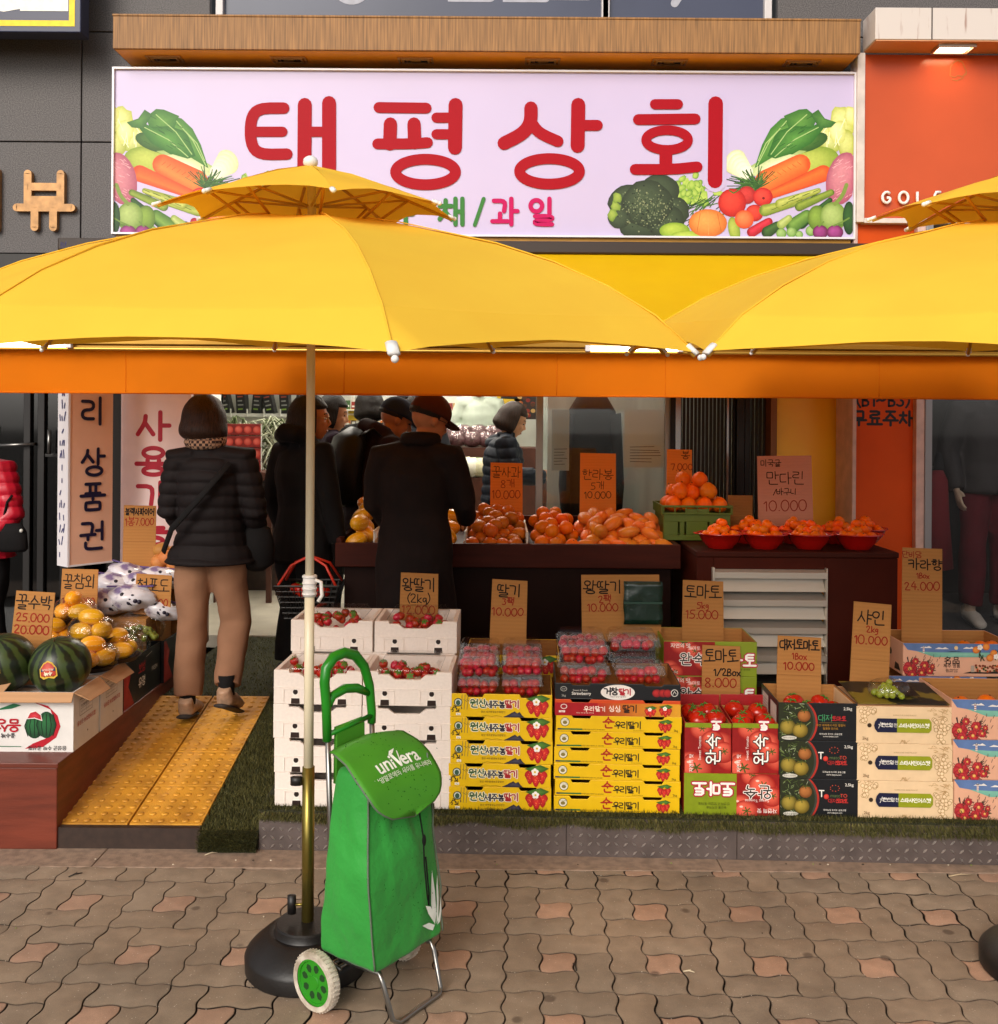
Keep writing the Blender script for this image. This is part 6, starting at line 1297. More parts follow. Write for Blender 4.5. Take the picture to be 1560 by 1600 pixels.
a.ell(.226, .032, .0145, None, '#d8d4cc'); a.ell(.226, .032, .012, None, '#14161a'); a.line([(.219, .026), (.226, .038), (.233, .028)], .002, '#d8d4cc'); a.build('print', PRINT, kb, loc=(0, -.0006, 0)); place(kb, XB, YB(XB), ZP + 7 * h)
# -- clear punnets of strawberries
def punnet(wd, d, h, label, group):
    t = thing('punnet', label, 'punnet', group=group); a, k = wd / 2, .88
    b = MB(); b.add([(-a * k, d * .06, 0), (a * k, d * .06, 0), (a * k, d * .94, 0), (-a * k, d * .94, 0), (-a, 0, h * .5), (a, 0, h * .5), (a, d, h * .5), (-a, d, h * .5)], [(3, 2, 1, 0), (0, 1, 5, 4), (1, 2, 6, 5), (2, 3, 7, 6), (3, 0, 4, 7)])
    b.tube([(-a, 0, h * .5), (a, 0, h * .5), (a, d, h * .5), (-a, d, h * .5)], .0026, 6, closed=True); b.build('tray', m_clear, t, bevel=.003)
    b = MB(); b.add([(-a, 0, h * .5), (a, 0, h * .5), (a, d, h * .5), (-a, d, h * .5), (-a * .93, d * .07, h * .9), (a * .93, d * .07, h * .9), (a * .93, d * .93, h * .9), (-a * .93, d * .93, h * .9), (-a * .8, d * .16, h), (a * .8, d * .16, h), (a * .8, d * .84, h), (-a * .8, d * .84, h)], [(0, 1, 5, 4), (1, 2, 6, 5), (2, 3, 7, 6), (3, 0, 4, 7), (4, 5, 9, 8), (5, 6, 10, 9), (6, 7, 11, 10), (7, 4, 8, 11), (8, 9, 10, 11)])
    for q in (-.25, .25): b.box(q * wd - .012, q * wd + .012, d * .3, d * .7, h, h + .0015)
    b.tube([(-a - .002, -.002, h * .54), (a + .002, -.002, h * .54), (a + .002, d + .002, h * .54), (-a - .002, d + .002, h * .54)], .0022, 6, closed=True); b.build('lid', m_clear, t, bevel=.003); return t
def fill(x, y, z, wd, d, h, nx, ny, label, group, rows):
    for lay in rows:
        for i in range(nx):
            for j in range(ny):
                zz = z + (.004 if lay == 0 else h * .42); fruit('strawberry', x - wd * .42 + wd * .84 * (i + .5) / nx, y + d * (.16 + .68 * (j + .5) / ny) , zz, label, group, 1.2 if lay else 1.1, (random.uniform(-2.1, -1.5), random.uniform(-.4, .4), random.uniform(-.4, .4)))
pa = None; PH = .082
for col, u in ((0, 750), (1, 820)):
    for j in range(3):
        for lay in range(2):
            if j and not lay and False: continue
            x, y, z = XF(u) , YB(XA) + .02 + .118 * j, ZP + 5 * .0935 - .012 + lay * (PH + .002) + .012 * 0
            w_ = '%s %s of the left six pairs, %s layer' % ('left' if col == 0 else 'right', ('front', 'middle', 'back')[j], ('lower', 'upper')[lay])
            lab = 'clear strawberry punnet on the mountain boxes, %s column, %s row, %s layer' % (('left', 'right')[col], ('front', 'middle', 'back')[j], ('lower', 'upper')[lay])
            if pa is None: pa = punnet(.168, .112, PH, lab, 'punnets on the mountain print boxes'); o = pa
            else: o = dup(pa, label=lab)
            place(o, x + random.uniform(-.003, .003), y, z, -1.9 + random.uniform(-1.5, 1.5))
            if lay or j == 0: fill(x, y, z, .168, .112, PH, 5, 1 if (j or not lay) else 2, 'red strawberry in the %s' % lab.replace('clear strawberry ', '').replace(' on the mountain boxes', ' on mountain boxes').replace(', %s row, %s layer' % (('front', 'middle', 'back')[j], ('lower', 'upper')[lay]), ', %s %s' % (('lower', 'upper')[lay], ('front', 'middle', 'back')[j])), 'strawberries in left punnet %d%d%d' % (col, j, lay), (0, 1) if j == 0 else (1,))
pb = None
for col, u, levels in ((0, 917, (2, 2, 2)), (1, 1003, (1, 2, 2))):
    for j, n in enumerate(levels):
        for lay in range(n):
            x, y, z = XF(u), YB(XB) + .025 + .118 * j, ZP + 8 * .0645 - .008 + lay * (PH + .002)
            lab = 'clear strawberry punnet on the black box, %s column, %s row, %s layer' % (('left', 'right')[col], ('front', 'middle', 'back')[j], ('lower', 'upper')[lay])
            if pb is None: pb = punnet(.206, .112, PH, lab, 'punnets on the black box'); o = pb
            else: o = dup(pb, label=lab)
            place(o, x + random.uniform(-.003, .003), y, z, -1.9 + random.uniform(-1.5, 1.5))
            if j == 0 or lay == n - 1: fill(x, y, z, .206, .112, PH, 6, 1, 'red strawberry in the black box punnet, %s column, %s %s' % (('left', 'right')[col], ('lower', 'upper')[lay], ('front', 'middle', 'back')[j]), 'strawberries in right punnet %d%d%d' % (col, j, lay), (0, 1) if j == 0 else (1,))
# -- tomato boxes
def tomato_art(a, x0, z0, x1, z1, n=7):
    a.lim = (x0, z0, x1, z1); a.rect(x0, z0, x1, z1, '#8e1414'); W_, H_ = x1 - x0, z1 - z0
    for k in range(n):
        x, z, r_ = x0 + W_ * ((k * .618 + .12) % 1), z0 + H_ * ((k * .377 + .2) % 1), min(W_, H_) * random.uniform(.22, .34)
        a.ell(x, z, r_ * 1.12, r_, '#98130f', '#ee6a52', off=(-.25, .35)); a.ell(x - r_ * .35, z + r_ * .45, r_ * .16, r_ * .09, '#f8c8b8', n=8)
        for q in range(6): g = q * 1.047 + k; a.line([(x + r_ * .1, z + r_ * .1), (x + r_ * (.1 + .36 * math.cos(g)), z + r_ * (.1 + .3 * math.sin(g)))], r_ * .09, '#40561c')
    a.lim = None
def big(a, text, x, z, size, rot=0., col='#f2ede6', edge='#b01238', wd=.008, adv=1.):
    c, s = math.cos(rot), math.sin(rot); a.tf = lambda px, pz: (x + px * c - pz * s, z + px * s + pz * c)
    if edge: a.pen(text, 0, -size / 2, size, wd * 2.1, edge, sm=1, adv=adv)
    a.pen(text, 0, -size / 2, size, wd, col, sm=1, adv=adv); a.tf = None
wd, d, h = .405, .30, .152
tb = open_box('tomato_box', '', wd, d, h, m_grn, m_cb, group='green and red tomato boxes at the back'); a = Art(); tomato_art(a, -wd / 2, .002, .02, h - .002); big(a, '완숙', -.075, .075, .05, 0, '#1e1512', '#efe6de', .0055); a.font('토마토', -.07, .115, .02, '#f0e6e0'); a.font('자연의 맛', -.13, .125, .022, '#f2eae2', bold=.01); big(a, '토마토', .115, .072, .052, 0, wd=.009); a.font('신선하고 맛있는 토마토', .12, .028, .011, '#3c4410'); a.font('5kg', -.15, .014, .013, '#f2e8e0'); a.build('print', PRINT, tb, loc=(0, -.0006, 0))
XT = XF(1111) + .075
for k in range(4):
    o = tb if k == 0 else dup(tb); o['label'] = 'green and red tomato box of the back stack, %s' % ('bottom of four', 'second from below', 'third from below', 'open one on top')[k]; place(o, XT, 4.36, ZP + k * .1525)
wd, d, h = .377, .27, .165
bt = open_box('tomato_box', 'upturned green and red tomato box resting on the turf, front row', wd, d, h, m_redc, m_cb, closed=True); a = Art(); a.rect(-wd / 2, 0, .02, h, '#7f8f14'); tomato_art(a, .02, 0, wd / 2, h); big(a, '토마토', -.075, .105, .05, math.pi, wd=.009); big(a, '완숙', .10, .095, .05, math.pi, '#1e1512', '#efe6de', .0055)
a.tf = lambda x, z: (-x, -z); a.font('신선하고 맛있는 토마토', .07, -.05, .013, '#3c4410'); a.font('농산물 산지직송', .06, -.035, .012, '#3c4410'); a.font('자연의 맛', -.14, -.028, .02, '#f2eae2', bold=.01); a.font('Sweet Tomato', -.10, -.066, .016, '#f2e0d8'); a.tf = None; a.build('print', PRINT, bt, loc=(0, -.0006, 0)); XTB = XF(1143); place(bt, XTB, YB(XTB), ZP)
wd, d, h = .184, .26, .20
hb = open_box('half_tomato_box', '', wd, d, h, m_redc, m_cb, group='half boxes of tomatoes', lip=.245); a = Art(); tomato_art(a, -wd / 2, 0, wd / 2, h - .018); a.rect(-wd / 2, h - .018, wd / 2, h, '#7f8f14'); big(a, '완숙', .02, .10, .055, -math.pi / 2 + math.pi, '#f4efe8', '#1e1512', .006); big(a, '토', .03, h - .008, .034, math.pi, wd=.008)
a.tf = lambda x, z: (-.04 - z, .1 + x); a.font('Sweet Tomato', 0, -.012, .016, '#f0d8d0'); a.font('자연의 맛', -.06, .02, .018, '#f2eae2', bold=.01); a.tf = None; a.build('print', PRINT, hb, loc=(0, -.0006, 0))
for k in range(2):
    o = hb if k == 0 else dup(hb); o['label'] = ('left' if k == 0 else 'right') + ' one of the two open half boxes of tomatoes on the upturned box'; x = XTB - .094 + .19 * k; place(o, x, YB(XTB) + .006, ZP + .1655)
    for i, (dx, dy) in enumerate(((-.04, .06), (.045, .07), (0, .14), (-.04, .2), (.05, .19))): fruit('tomato', x + dx, YB(XTB) + .006 + dy, ZP + .1655 + .155 + random.uniform(-.006, .012), 'ripe red tomato inside the %s open half box' % ('left' if k == 0 else 'right'), 'tomatoes in the %s half box' % ('left' if k == 0 else 'right'), 1.0)
# -- black boxes of green tomatoes
wd, d, h = .312, .30, .1505; XD = XF(1276)
def dark_box(kind, label):
    t = open_box('black_tomato_box', label, wd, d, h, m_blk, m_cb, closed=kind != 2, group='black boxes of green tomatoes'); a = Art(); q = -wd / 2
    a.lim = (q + .001, .001, wd / 2, h - .001); a.ell(q + .03, .07, .125, .115, '#a82c22', n=48); a.ell(q + .025, .07, .122, .113, '#3a3d34', n=48); a.ell(q + .018, .07, .12, .112, '#262b18', n=48)
    for k in range(70): x, z = q + random.uniform(0, .11), random.uniform(.02, .148); a.line([(x, z), (x + random.uniform(-.02, .02), z + random.uniform(-.012, .02))], random.uniform(.001, .003), random.choice(('#4c5c28', '#7a8a5c', '#b0b89a', '#39451c', '#5c6c38')))
    for x, z, r_, c, hh in ((.036, .055, .032, '#4c4410', '#a8923c'), (.085, .042, .031, '#5a4a10', '#b0963c'), (.10, .10, .026, '#6a3a14', '#b8743c')):
        a.ell(q + x, z, r_, r_ * .95, c, hh)
        for g in range(5): a.line([(q + x, z + r_ * .8), (q + x + r_ * .6 * math.cos(g * 1.2), z + r_ * (.8 + .35 * math.sin(g * 1.2)))], .003, '#3c4c1c')
    a.lim = None; a.ell(q + .042, .012, .03, .008, '#c8c4b8'); a.font('하우스토마토', q + .042, .0085, .009, '#22201c'); a.font('2,5kg', wd / 2 - .04, .125, .016, '#dcd8d0', bold=.01)
    if kind == 2:
        a.pen('대저', q + .185, .080, .026, .0028, '#3f8a5c'); a.pen('토마토', q + .238, .082, .018, .003, '#b0282c', adv=.95); a.line([(q + .16, .074), (q + .255, .074)], .001, '#8a7a3c'); a.font('부산 대저에서 자란 짭짤이', q + .205, .06, .0105, '#b8862c'); a.font('달콤한 토마토', q + .205, .047, .0105, '#b8862c'); a.font('대저농협 토마토 공동선별', q + .205, .026, .0085, '#d8d4cc'); a.font('www.daejeo.com', q + .205, .017, .0085, '#d8d4cc')
    else:
        a.pen('T', q + .165, .082, .03, .0045, '#e4e0d8'); a.ell(q + .182, .082, .0105, None, '#a81e1e', '#d84a3a'); a.font('mato', q + .218, .080, .02, '#5c6c44'); a.font('TO', q + .25, .080, .02, '#c84a3a'); a.pen('대저', q + .207, .058, .016, .0022, '#a82c2c'); a.pen('토마토', q + .243, .058, .016, .0026, '#c83430', adv=.8)
        for k in range(9): g = k * .7; a.ell(q + .215 + .018 * math.cos(g), .116 + .012 * math.sin(g), .0022, None, '#b84a34', n=6)
        a.font('대저농협 토마토 공동선별', q + .215, .026, .0085, '#e4e0d8'); a.font('www.daejeo.com', q + .215, .016, .0085, '#e4e0d8')
    a.build('print', PRINT, t, loc=(0, -.0006, 0))
    a = Art(); a.rect(.02, .05, .12, .13, '#c9c2b8'); a.rect(.16, .05, .26, .13, '#c9c2b8'); [a.line([(.03, .06 + .012 * k), (.11, .06 + .012 * k)], .0015, '#5a5650') for k in range(5)]; a.build('side_print', PRINT, t, loc=(-wd / 2 - .0006, .29, 0), rot=(0, 0, R(-90))); return t
for k in range(3): place(dark_box(2 if k == 2 else 1, 'black box picturing green tomatoes, %s of three' % ('bottom', 'middle', 'open top one')[k]), XD + (.004, 0, -.004)[k], YB(XD), ZP + k * .151)
for dx, dy in ((-.09, .07), (-.01, .06), (.07, .08), (-.05, .15), (.04, .16)): fruit('tomato', XD + dx, YB(XD) + dy, ZP + 3 * .151 - .075, 'reddish tomato inside the open black box', 'tomatoes in the black box')
# -- cream grape boxes
wd, d, h = .376, .30, .1475; XG = XF(1408)
gb = open_box('grape_box', '', wd, d, h, m_cream, m_cbp, group='cream grape boxes', closed=True); a = Art(.00004); q = -wd / 2
def bunch(cx, cz, w_, hh, n, r0):
    for k in range(n): z = random.random(); x = random.uniform(-1, 1) * (1 - .75 * z); X_, Z_ = cx + x * w_, cz + hh * (.5 - z); a.ell(X_, Z_, r0, None, '#9a7440', n=14); a.ell(X_, Z_, r0 * .82, None, '#e0c096', '#ecd2ae', n=14)
a.lim = (q + .001, .001, wd / 2 - .001, h - .001); bunch(q + .03, .118, .03, .07, 16, .0085); bunch(q + .065, .135, .02, .03, 6, .0085); bunch(wd / 2 - .04, .05, .038, .11, 36, .0085)
for k in range(14): x, z = wd / 2 - random.uniform(.01, .085), random.uniform(.10, .146); a.line([(x, z), (x + random.uniform(-.02, .02), z + random.uniform(-.01, .01)), (x + random.uniform(-.03, .03), z - .01)], .0012, '#a8824c')
for k in range(8): x = .0 + random.uniform(-.02, .03); a.line([(x, .002), (x + random.uniform(-.02, .02), .016)], .001, '#a8824c')
a.lim = None; a.ell(q + .052, .073, .0085, None, '#3a2a1c'); a.poly([(q + .070, .072), (q + .074, .058), (q + .084, .046), (q + .160, .046), (q + .160, .101), (q + .084, .101), (q + .074, .088)], '#171a38'); a.poly([(q + .160, .046), (q + .285, .046), (q + .295, .058), (q + .295, .088), (q + .285, .101), (q + .160, .101)], '#8f961a')
a.line([(q + .088, .062), (q + .096, .086), (q + .102, .068), (q + .088, .077), (q + .108, .079)], .0022, '#e8e4dc'); a.pen('한반도', q + .119, .068, .0145, .002, '#e8e4dc', adv=.8, jit=.05); a.font('영천', q + .146, .068, .018, '#e8e4dc'); a.pen('스타샤인머스켓', q + .227, .0655, .0165, .0030, '#f2efe2', adv=.92); a.font('KOREA STAR SHINE MUSCAT', q + .19, .112, .007, '#a08a64'); a.font('2kg', q + .036, .016, .017, '#6a4a2c'); a.build('print', PRINT, gb, loc=(0, -.0006, 0))
for k in range(3): o = gb if k == 0 else dup(gb); o['label'] = 'cream grape box with navy and green badge, %s of three' % ('bottom', 'middle', 'top')[k]; place(o, XG - .004 * k, YB(XG), ZP + k * .148)
zg = ZP + 3 * .148
t = thing('box_flap', 'olive and black cardboard flap lying open on the top cream grape box', 'flap', (XG, YB(XG), zg + .003), R(-1.9)); b = MB(); b.add([(-.18, .02, 0), (.18, .02, 0), (.2, .28, .02), (-.18, .28, .02), (-.18, .02, .003), (.18, .02, .003), (.2, .28, .023), (-.18, .28, .023)], [(4, 5, 6, 7), (0, 1, 5, 4), (1, 2, 6, 5), (3, 0, 4, 7)]); b.build('panel', M('olive_flap', '#7a6a20', .5, col2='#1d1c14', vs=7, lo=.48, hi=.52), t); a = Art(); a.rect(-.02, .03, .08, .20, '#1a1814'); a.build('print', PRINT, t, loc=(0, .03, .022), rot=(R(-86), 0, 0))
t = thing('grape_pack', 'wrapped bunch of pale green grapes on the top cream box', 'grapes', (XG - .03, YB(XG) + .10, zg + .008)); b = MB()
for k in range(34): g = random.uniform(0, 6.28); r_ = random.uniform(0, .055) ; b.ball((r_ * 1.1 * math.cos(g), r_ * math.sin(g), .016 + .05 * (1 - r_ / .06) * random.random()), .0135, 10, 7)
b.build('grapes', M('muscat_skin', '#8f9a2c', .25, spec=.5, var=.15, vs=12, sss=.1), t, smooth=True); b = MB(); b.ball((0, 0, .036), (.085, .075, .042), 16, 10, fn=lambda d: d * (1 + .12 * mnoise.noise(d * 4))); b.build('wrap', m_film, t, smooth=True)
# -- pink island boxes
def island_box(wd, d, h, label):
    t = open_box('citrus_box', label, wd, d, h, m_pinkc, m_cb, group='pink citrus boxes with a seaside print'); a = Art(.00004); q = -wd / 2; r = wd / 2; rr = random.Random(4)
    a.lim = (q, 0, r, h); a.poly([(q, h * .98), (q + .02, h * .80), (q + .06, h * .76), (q + .12, h * .70), (r, h * .70), (r, h), (q, h)], '#5d78a8'); a.poly([(q + .06, h * .76), (q + .14, h * .58), (r, h * .60), (r, h * .74), (q + .14, h * .73)], '#6fae9a', '#8cc4b0')
    for x, z, s in ((.10, .86, 1), (.17, .83, 1.2), (.29, .85, 1), (.36, .86, .8)): a.poly([(q + x - .025 * s, h * z), (q + x - .01 * s, h * z + .008), (q + x + .004 * s, h * z + .004), (q + x + .014 * s, h * z + .009), (q + x + .028 * s, h * z)], '#ece4dc')
    a.ell(q + .235, h * .87, .0085, None, '#eecb92'); a.poly([(q + .19, h * .745), (q + .215, h * .775), (q + .25, h * .765), (q + .265, h * .745)], '#2e4a52'); a.rect(q + .087, h * .72, q + .095, h * .88, '#e8e0d8'); [a.rect(q + .087, h * (.74 + .05 * k), q + .095, h * (.76 + .05 * k), '#8c2028') for k in range(3)]; a.rect(q + .085, h * .88, q + .097, h * .90, '#30242c')
    for x, z, s in ((.03, .22, .032), (.095, .32, .021), (.055, .45, .015), (.082, .10, .022), (.118, .16, .016), (.04, .05, .02), (.13, .30, .010)):
        for k in range(14): g = rr.uniform(0, 6.28); l_ = s * rr.uniform(1.1, 1.7); a.line([(q + x, h * z), (q + x + l_ * math.cos(g), h * z + l_ * math.sin(g))], .003, rr.choice(('#3c4a2c', '#5c2a2c', '#2c2428', '#74402c')))
        for k in range(6): g = k * 1.047; a.ell(q + x + s * .5 * math.cos(g), h * z + s * .5 * math.sin(g), s * .55, None, '#8c1424', '#c83a3c', n=12)
        a.ell(q + x, h * z, s * .3, None, '#c88a30', '#e8c070', n=12)
    a.lim = None
    for k in range(12): x, z = q + rr.uniform(.05, .16), h * rr.uniform(.08, .6); a.line([(x, z), (x + rr.uniform(0, .012), z + .012)], .002, '#5c2c2c')
    a.font('名品', q + .215, h * .40, .036, '#211a18', bold=.012); a.font('제주 명품', q + .215, h * .28, .019, '#2c211c', bold=.008); a.font('JEJU PREMIUM', q + .215, h * .19, .009, '#4c3a30'); a.font('청정제주 감귤', q + .215, h * .13, .009, '#4c3a30')
    if wd > .43:
        a.poly([(q + .265, h * .10), (q + .30, h * .16), (q + .36, h * .14), (q + .42, h * .18), (q + .44, h * .10)], '#2c2420'); a.rect(q + .30, h * .14, q + .315, h * .34, '#b0a090')
        for k in range(40): a.ell(q + rr.uniform(.32, .43), h * rr.uniform(.15, .36), .005, None, rr.choice(('#b8501c', '#3c4a20', '#7a3018')), n=7)
    for k in range(18): x, z = q + wd * .62 + rr.uniform(0, .13), h * rr.uniform(.58, .95); a.line([(x, z), (x + rr.uniform(-.02, .02), z - rr.uniform(0, .03))], .005, '#33442a')
    for x, z in ((.29, .82), (.33, .92), (.36, .72), (.345, .58), (.40, .80)): a.ell(q + x * wd / .45, h * z, .016, None, '#c8601c', '#ee9a44')
    for x, z in ((.305, .9), (.37, .62), (.39, .92)): [a.ell(q + x * wd / .45 + .007 * math.cos(g * 1.257), h * z + .007 * math.sin(g * 1.257), .006, None, '#f0e8e0', n=8) for g in range(5)]
    a.build('print', PRINT, t, loc=(0, -.0006, 0)); a = Art(); a.ell(.15, h * .55, .016, None, '#1c120c'); a.font('名品', .07, h * .45, .04, '#211a18', bold=.012); a.poly([(.2, h * .08), (.21, h * .3), (.25, h * .28), (.27, h * .1)], '#2c2420'); a.build('side_print', PRINT, t, loc=(-wd / 2 - .0006, d, 0), rot=(0, 0, R(-90))); return t
XJ = XF(1482) + .215
j0 = island_box(.43, .34, .158, 'pink seaside citrus box at the right edge, bottom of the front stack')
for k in range(3):
    o = j0 if k == 0 else dup(j0, label='pink seaside citrus box at the right edge, %s' % ('', 'middle of the front stack', 'open top of the front stack')[k]); place(o, XJ - .006 * k, YB(XJ), ZP + k * .159)
j1 = island_box(.50, .30, .146, 'pink seaside citrus box, rear right stack, bottom one'); XJ2 = 1.815 + .25
for k in range(4): o = j1 if k == 0 else dup(j1, label='pink seaside citrus box, rear right stack, %s' % ('', 'second from below', 'third from below', 'open top one')[k]); place(o, XJ2 - (.13 if k < 3 else 0), 4.46, ZP + k * .1465, -1)
for i in range(4): fruit('orange', XJ - .14 + .09 * i, YB(XJ) + .09 + .02 * (i % 2), ZP + 3 * .159 - .085, 'orange inside the open pink box of the front stack', 'oranges in the front pink box')
for i in range(3): fruit('orange', XJ2 + .06 + .07 * i, 4.55, ZP + 4 * .1465 - .07, 'orange inside the open pink box of the rear stack', 'oranges in the rear pink box', .85)
# ================================================================== the low platform at left
lp = thing('low_platform', 'red brown wooden platform at the left carrying the watermelons and grapes', 'platform', (0, 3.99, 0))
b = MB(); b.box(-3.6, -1.757, .0, 1.52, .0, ZL - .02); b.build('base', m_wood, lp, bevel=.004); b = MB(); b.box(-3.6, -1.750, -.008, 1.53, ZL - .0195, ZL); b.build('top_board', m_wood, lp, bevel=.003)
wd, d, h = .46, .262, .246
def melon_box(label):
    t = thing('watermelon_box', label, 'box', group='white watermelon boxes'); a = wd / 2; b = MB(); th = .006
    b.box(-a, a, 0, th, 0, h); b.box(-a, a, d - th, d, 0, h); b.box(-a, -a + th, th, d - th, 0, h); b.box(a - th, a, th, d - th, 0, h); b.box(-a + th, a - th, th, d - th, .0, .006); b.box(-a + th, a - th, th, d - th, h - .05, h - .045); b.build('body', m_wht, t)
    b = MB(); b.add([(-a, 0, h), (a, 0, h), (a + .01, -.045, h - .028), (-a - .01, -.045, h - .03)], [(0, 3, 2, 1)]); b.add([(a, .0, h), (a, d, h), (a + .06, d - .02, h - .045), (a + .06, .03, h - .04)], [(0, 3, 2, 1)]); b.add([(-a, 0, h), (-.06, 0, h), (-.06, .09, h + .03), (-a, .09, h + .04)], [(0, 1, 2, 3)]); f_ = b.build('flap', m_cbp, t); so_m = f_.modifiers.new('thickness', 'SOLIDIFY'); so_m.thickness = .004
    ar = Art(); x = a - .125; ar.tf = None
    ar.poly([(x - .075, .012), (x, .020), (x + .055, .06), (x + .072, .105), (x + .06, .15), (x + .02, .19), (x - .04, .205), (x + .03, .175), (x + .045, .13), (x + .04, .09), (x + .01, .055), (x - .04, .035)], '#b01528')
    for cx, cz, rx, rz in ((x - .035, .105, .038, .05), (x + .014, .112, .038, .055)):
        ar.ell(cx, cz, rx, rz, '#123a22', '#2a6a3c')
        for k in range(5): xx = (k - 2) * rx * .36; ar.line([(cx + xx, cz - rz * .8), (cx + xx * 1.5, cz), (cx + xx, cz + rz * .8)], .0035, '#0b2414', sm=1)
    ar.poly([(x - .068, .135), (x - .055, .165), (x - .03, .172), (x - .008, .155), (x - .002, .128), (x - .035, .138)], '#e8e0dc'); ar.poly([(x - .064, .138), (x - .052, .161), (x - .03, .167), (x - .010, .152), (x - .005, .132), (x - .035, .142)], '#b01528', '#d8424c')
    ar.poly([(x - .20, .17), (x - .12, .20), (x - .09, .192), (x - .13, .178)], '#1f6a44'); ar.line([(x - .22, .03), (x - .17, .022), (x - .09, .022)], .003, '#1f6a44')
    ar.tf = lambda px, pz: (x - .145 - px, .108 - pz); ar.pen('음성', 0, -.025, .05, .0075, '#b01528', adv=.9); ar.pen('꿀수박', 0, .032, .018, .0028, '#4a4648'); ar.tf = lambda px, pz: (x - .01 - px, .212 - pz); ar.font('SWEET WATER MELON', 0, -.006, .0155, '#3c3a3c'); ar.tf = lambda px, pz: (x + .02 - px, .016 - pz); ar.font('음성군 수박 공선회', 0, -.008, .02, '#2c2a2c', bold=.01); ar.tf = None
    ar.build('print', PRINT, t, loc=(0, -.0006, 0))
    ar = Art(); ar.rect(.06, .13, .19, .20, '#6a5c50'); ar.rect(.062, .132, .188, .198, '#dcd8d4'); [ar.line([(.07, .145 + .014 * k), (.18, .145 + .014 * k)], .0012, '#6a5c50') for k in range(4)]; ar.line([(.125, .132), (.125, .198)], .0012, '#6a5c50'); ar.font('농산물표준규격품', .125, .165, .014, '#4a3c34'); ar.font('음성군 농업협동조합', .13, .095, .022, '#b02a24', bold=.01); ar.ell(.14, .05, .004, None, '#2c2018'); ar.build('side_print', PRINT, t, loc=(a + .0006, 0, 0), rot=(0, 0, R(90))); return t
mb0 = melon_box('white watermelon box with pictured melons, nearest to the parasol'); xr = X(118, 4.12); mb0.location = (xr - wd / 2, 4.12, ZL)
mb1 = dup(mb0, (xr - wd / 2 - .48, 4.13, ZL), label='white watermelon box cut off by the left edge'); mb2 = dup(mb0, (xr - wd / 2 + .002, 4.395, ZL), label='white watermelon box behind the pictured one, under the yellow melons'); 
def M_wm():
    m, t, b = nodes('watermelon_rind'); b.inputs['Roughness'].default_value = .35
    tc = t.nodes.new('ShaderNodeTexCoord'); sx = t.nodes.new('ShaderNodeSeparateXYZ'); t.links.new(tc.outputs['Object'], sx.inputs[0])
    at_ = t.nodes.new('ShaderNodeMath'); at_.operation = 'ARCTAN2'; t.links.new(sx.outputs['Y'], at_.inputs[0]); t.links.new(sx.outputs['X'], at_.inputs[1])
    n = t.nodes.new('ShaderNodeTexNoise'); n.inputs['Scale'].default_value = 22; n.inputs['Detail'].default_value = 5; t.links.new(tc.outputs['Object'], n.inputs['Vector'])
    mu = t.nodes.new('ShaderNodeMath'); mu.operation = 'MULTIPLY_ADD'; mu.inputs[1].default_value = 12; t.links.new(at_.outputs[0], mu.inputs[0]); m2 = t.nodes.new('ShaderNodeMath'); m2.operation = 'MULTIPLY'; m2.inputs[1].default_value = 4.5; t.links.new(n.outputs[0], m2.inputs[0]); t.links.new(m2.outputs[0], mu.inputs[2])
    s = t.nodes.new('ShaderNodeMath'); s.operation = 'SINE'; t.links.new(mu.outputs[0], s.inputs[0]); r = t.nodes.new('ShaderNodeValToRGB'); mr = t.nodes.new('ShaderNodeMapRange'); mr.inputs[1].default_value = -1; t.links.new(s.outputs[0], mr.inputs[0]); t.links.new(mr.outputs[0], r.inputs[0])
    e = r.color_ramp.elements; e[0].position = .35; e[0].color = (*lin('#39481f'), 1); e[1].position = .62; e[1].color = (*lin('#141c0e'), 1); t.links.new(r.outputs[0], b.inputs['Base Color']); return m
m_wm = M_wm()
def watermelon(u, v, Y, r_, label, z):
    t = thing('watermelon', label, 'watermelon', (X(u, Y), Y, z), rot=(R(18), R(-12), R(20)), group='dark striped watermelons')
    b = MB(); b.ball((0, 0, 0), (r_, r_, r_ * .97), 40, 28, fn=lambda d: d * (1 - .05 * max(0, d.z - .9) * 10 * .4)); b.build('rind', m_wm, t, smooth=True)
    b = MB(); b.tube([(0, 0, r_ * .93), (.006, 0, r_ + .008), (.02, 0, r_ + .012)], .003, 6); b.build('stalk', m_stem, t, smooth=True)
    # badge wrapped onto the rind, facing the street
    a = Art(.0006, .004); c0 = Vector((-.30, -.86, .42)).normalized(); rt = Vector((0, 0, 1)).cross(-c0).normalized(); up = (-c0).cross(rt) * -1
    s = r_ * .30; a.poly([(-s, s * .7), (-s * .6, s), (0, s * .82), (s * .6, s), (s, s * .7), (s * .95, -.2 * s), (s * .5, -s * .85), (0, -s * 1.1), (-s * .5, -s * .85), (-s * .95, -.2 * s)], '#d8b040'); a.poly([(-s * .85, s * .62), (0, s * .68), (s * .85, s * .62), (s * .8, -.2 * s), (s * .4, -s * .72), (0, -s * .92), (-s * .4, -s * .72), (-s * .8, -.2 * s)], '#b03428', '#d8604c'); a.rect(-s * .8, -s * .30, s * .8, s * .1, '#2a3054'); a.pen('수박', 0, s * .12, s * .42, s * .09, '#f0e4c8', adv=.95); a.font('PREMIUM', 0, -s * .2, s * .3, '#e8e0d0')
    o = a.build('sticker', PRINT, t)
    for vv in o.data.vertices: p = vv.co.copy(); q = c0 * r_ + rt * p.x + up * p.z; vv.co = q.normalized() * (r_ * 1.004 - p.y)
    return t
watermelon(97, 1037, 4.24, .125, 'striped watermelon with a badge, right one on the pictured white box', ZL + .246 + .082)
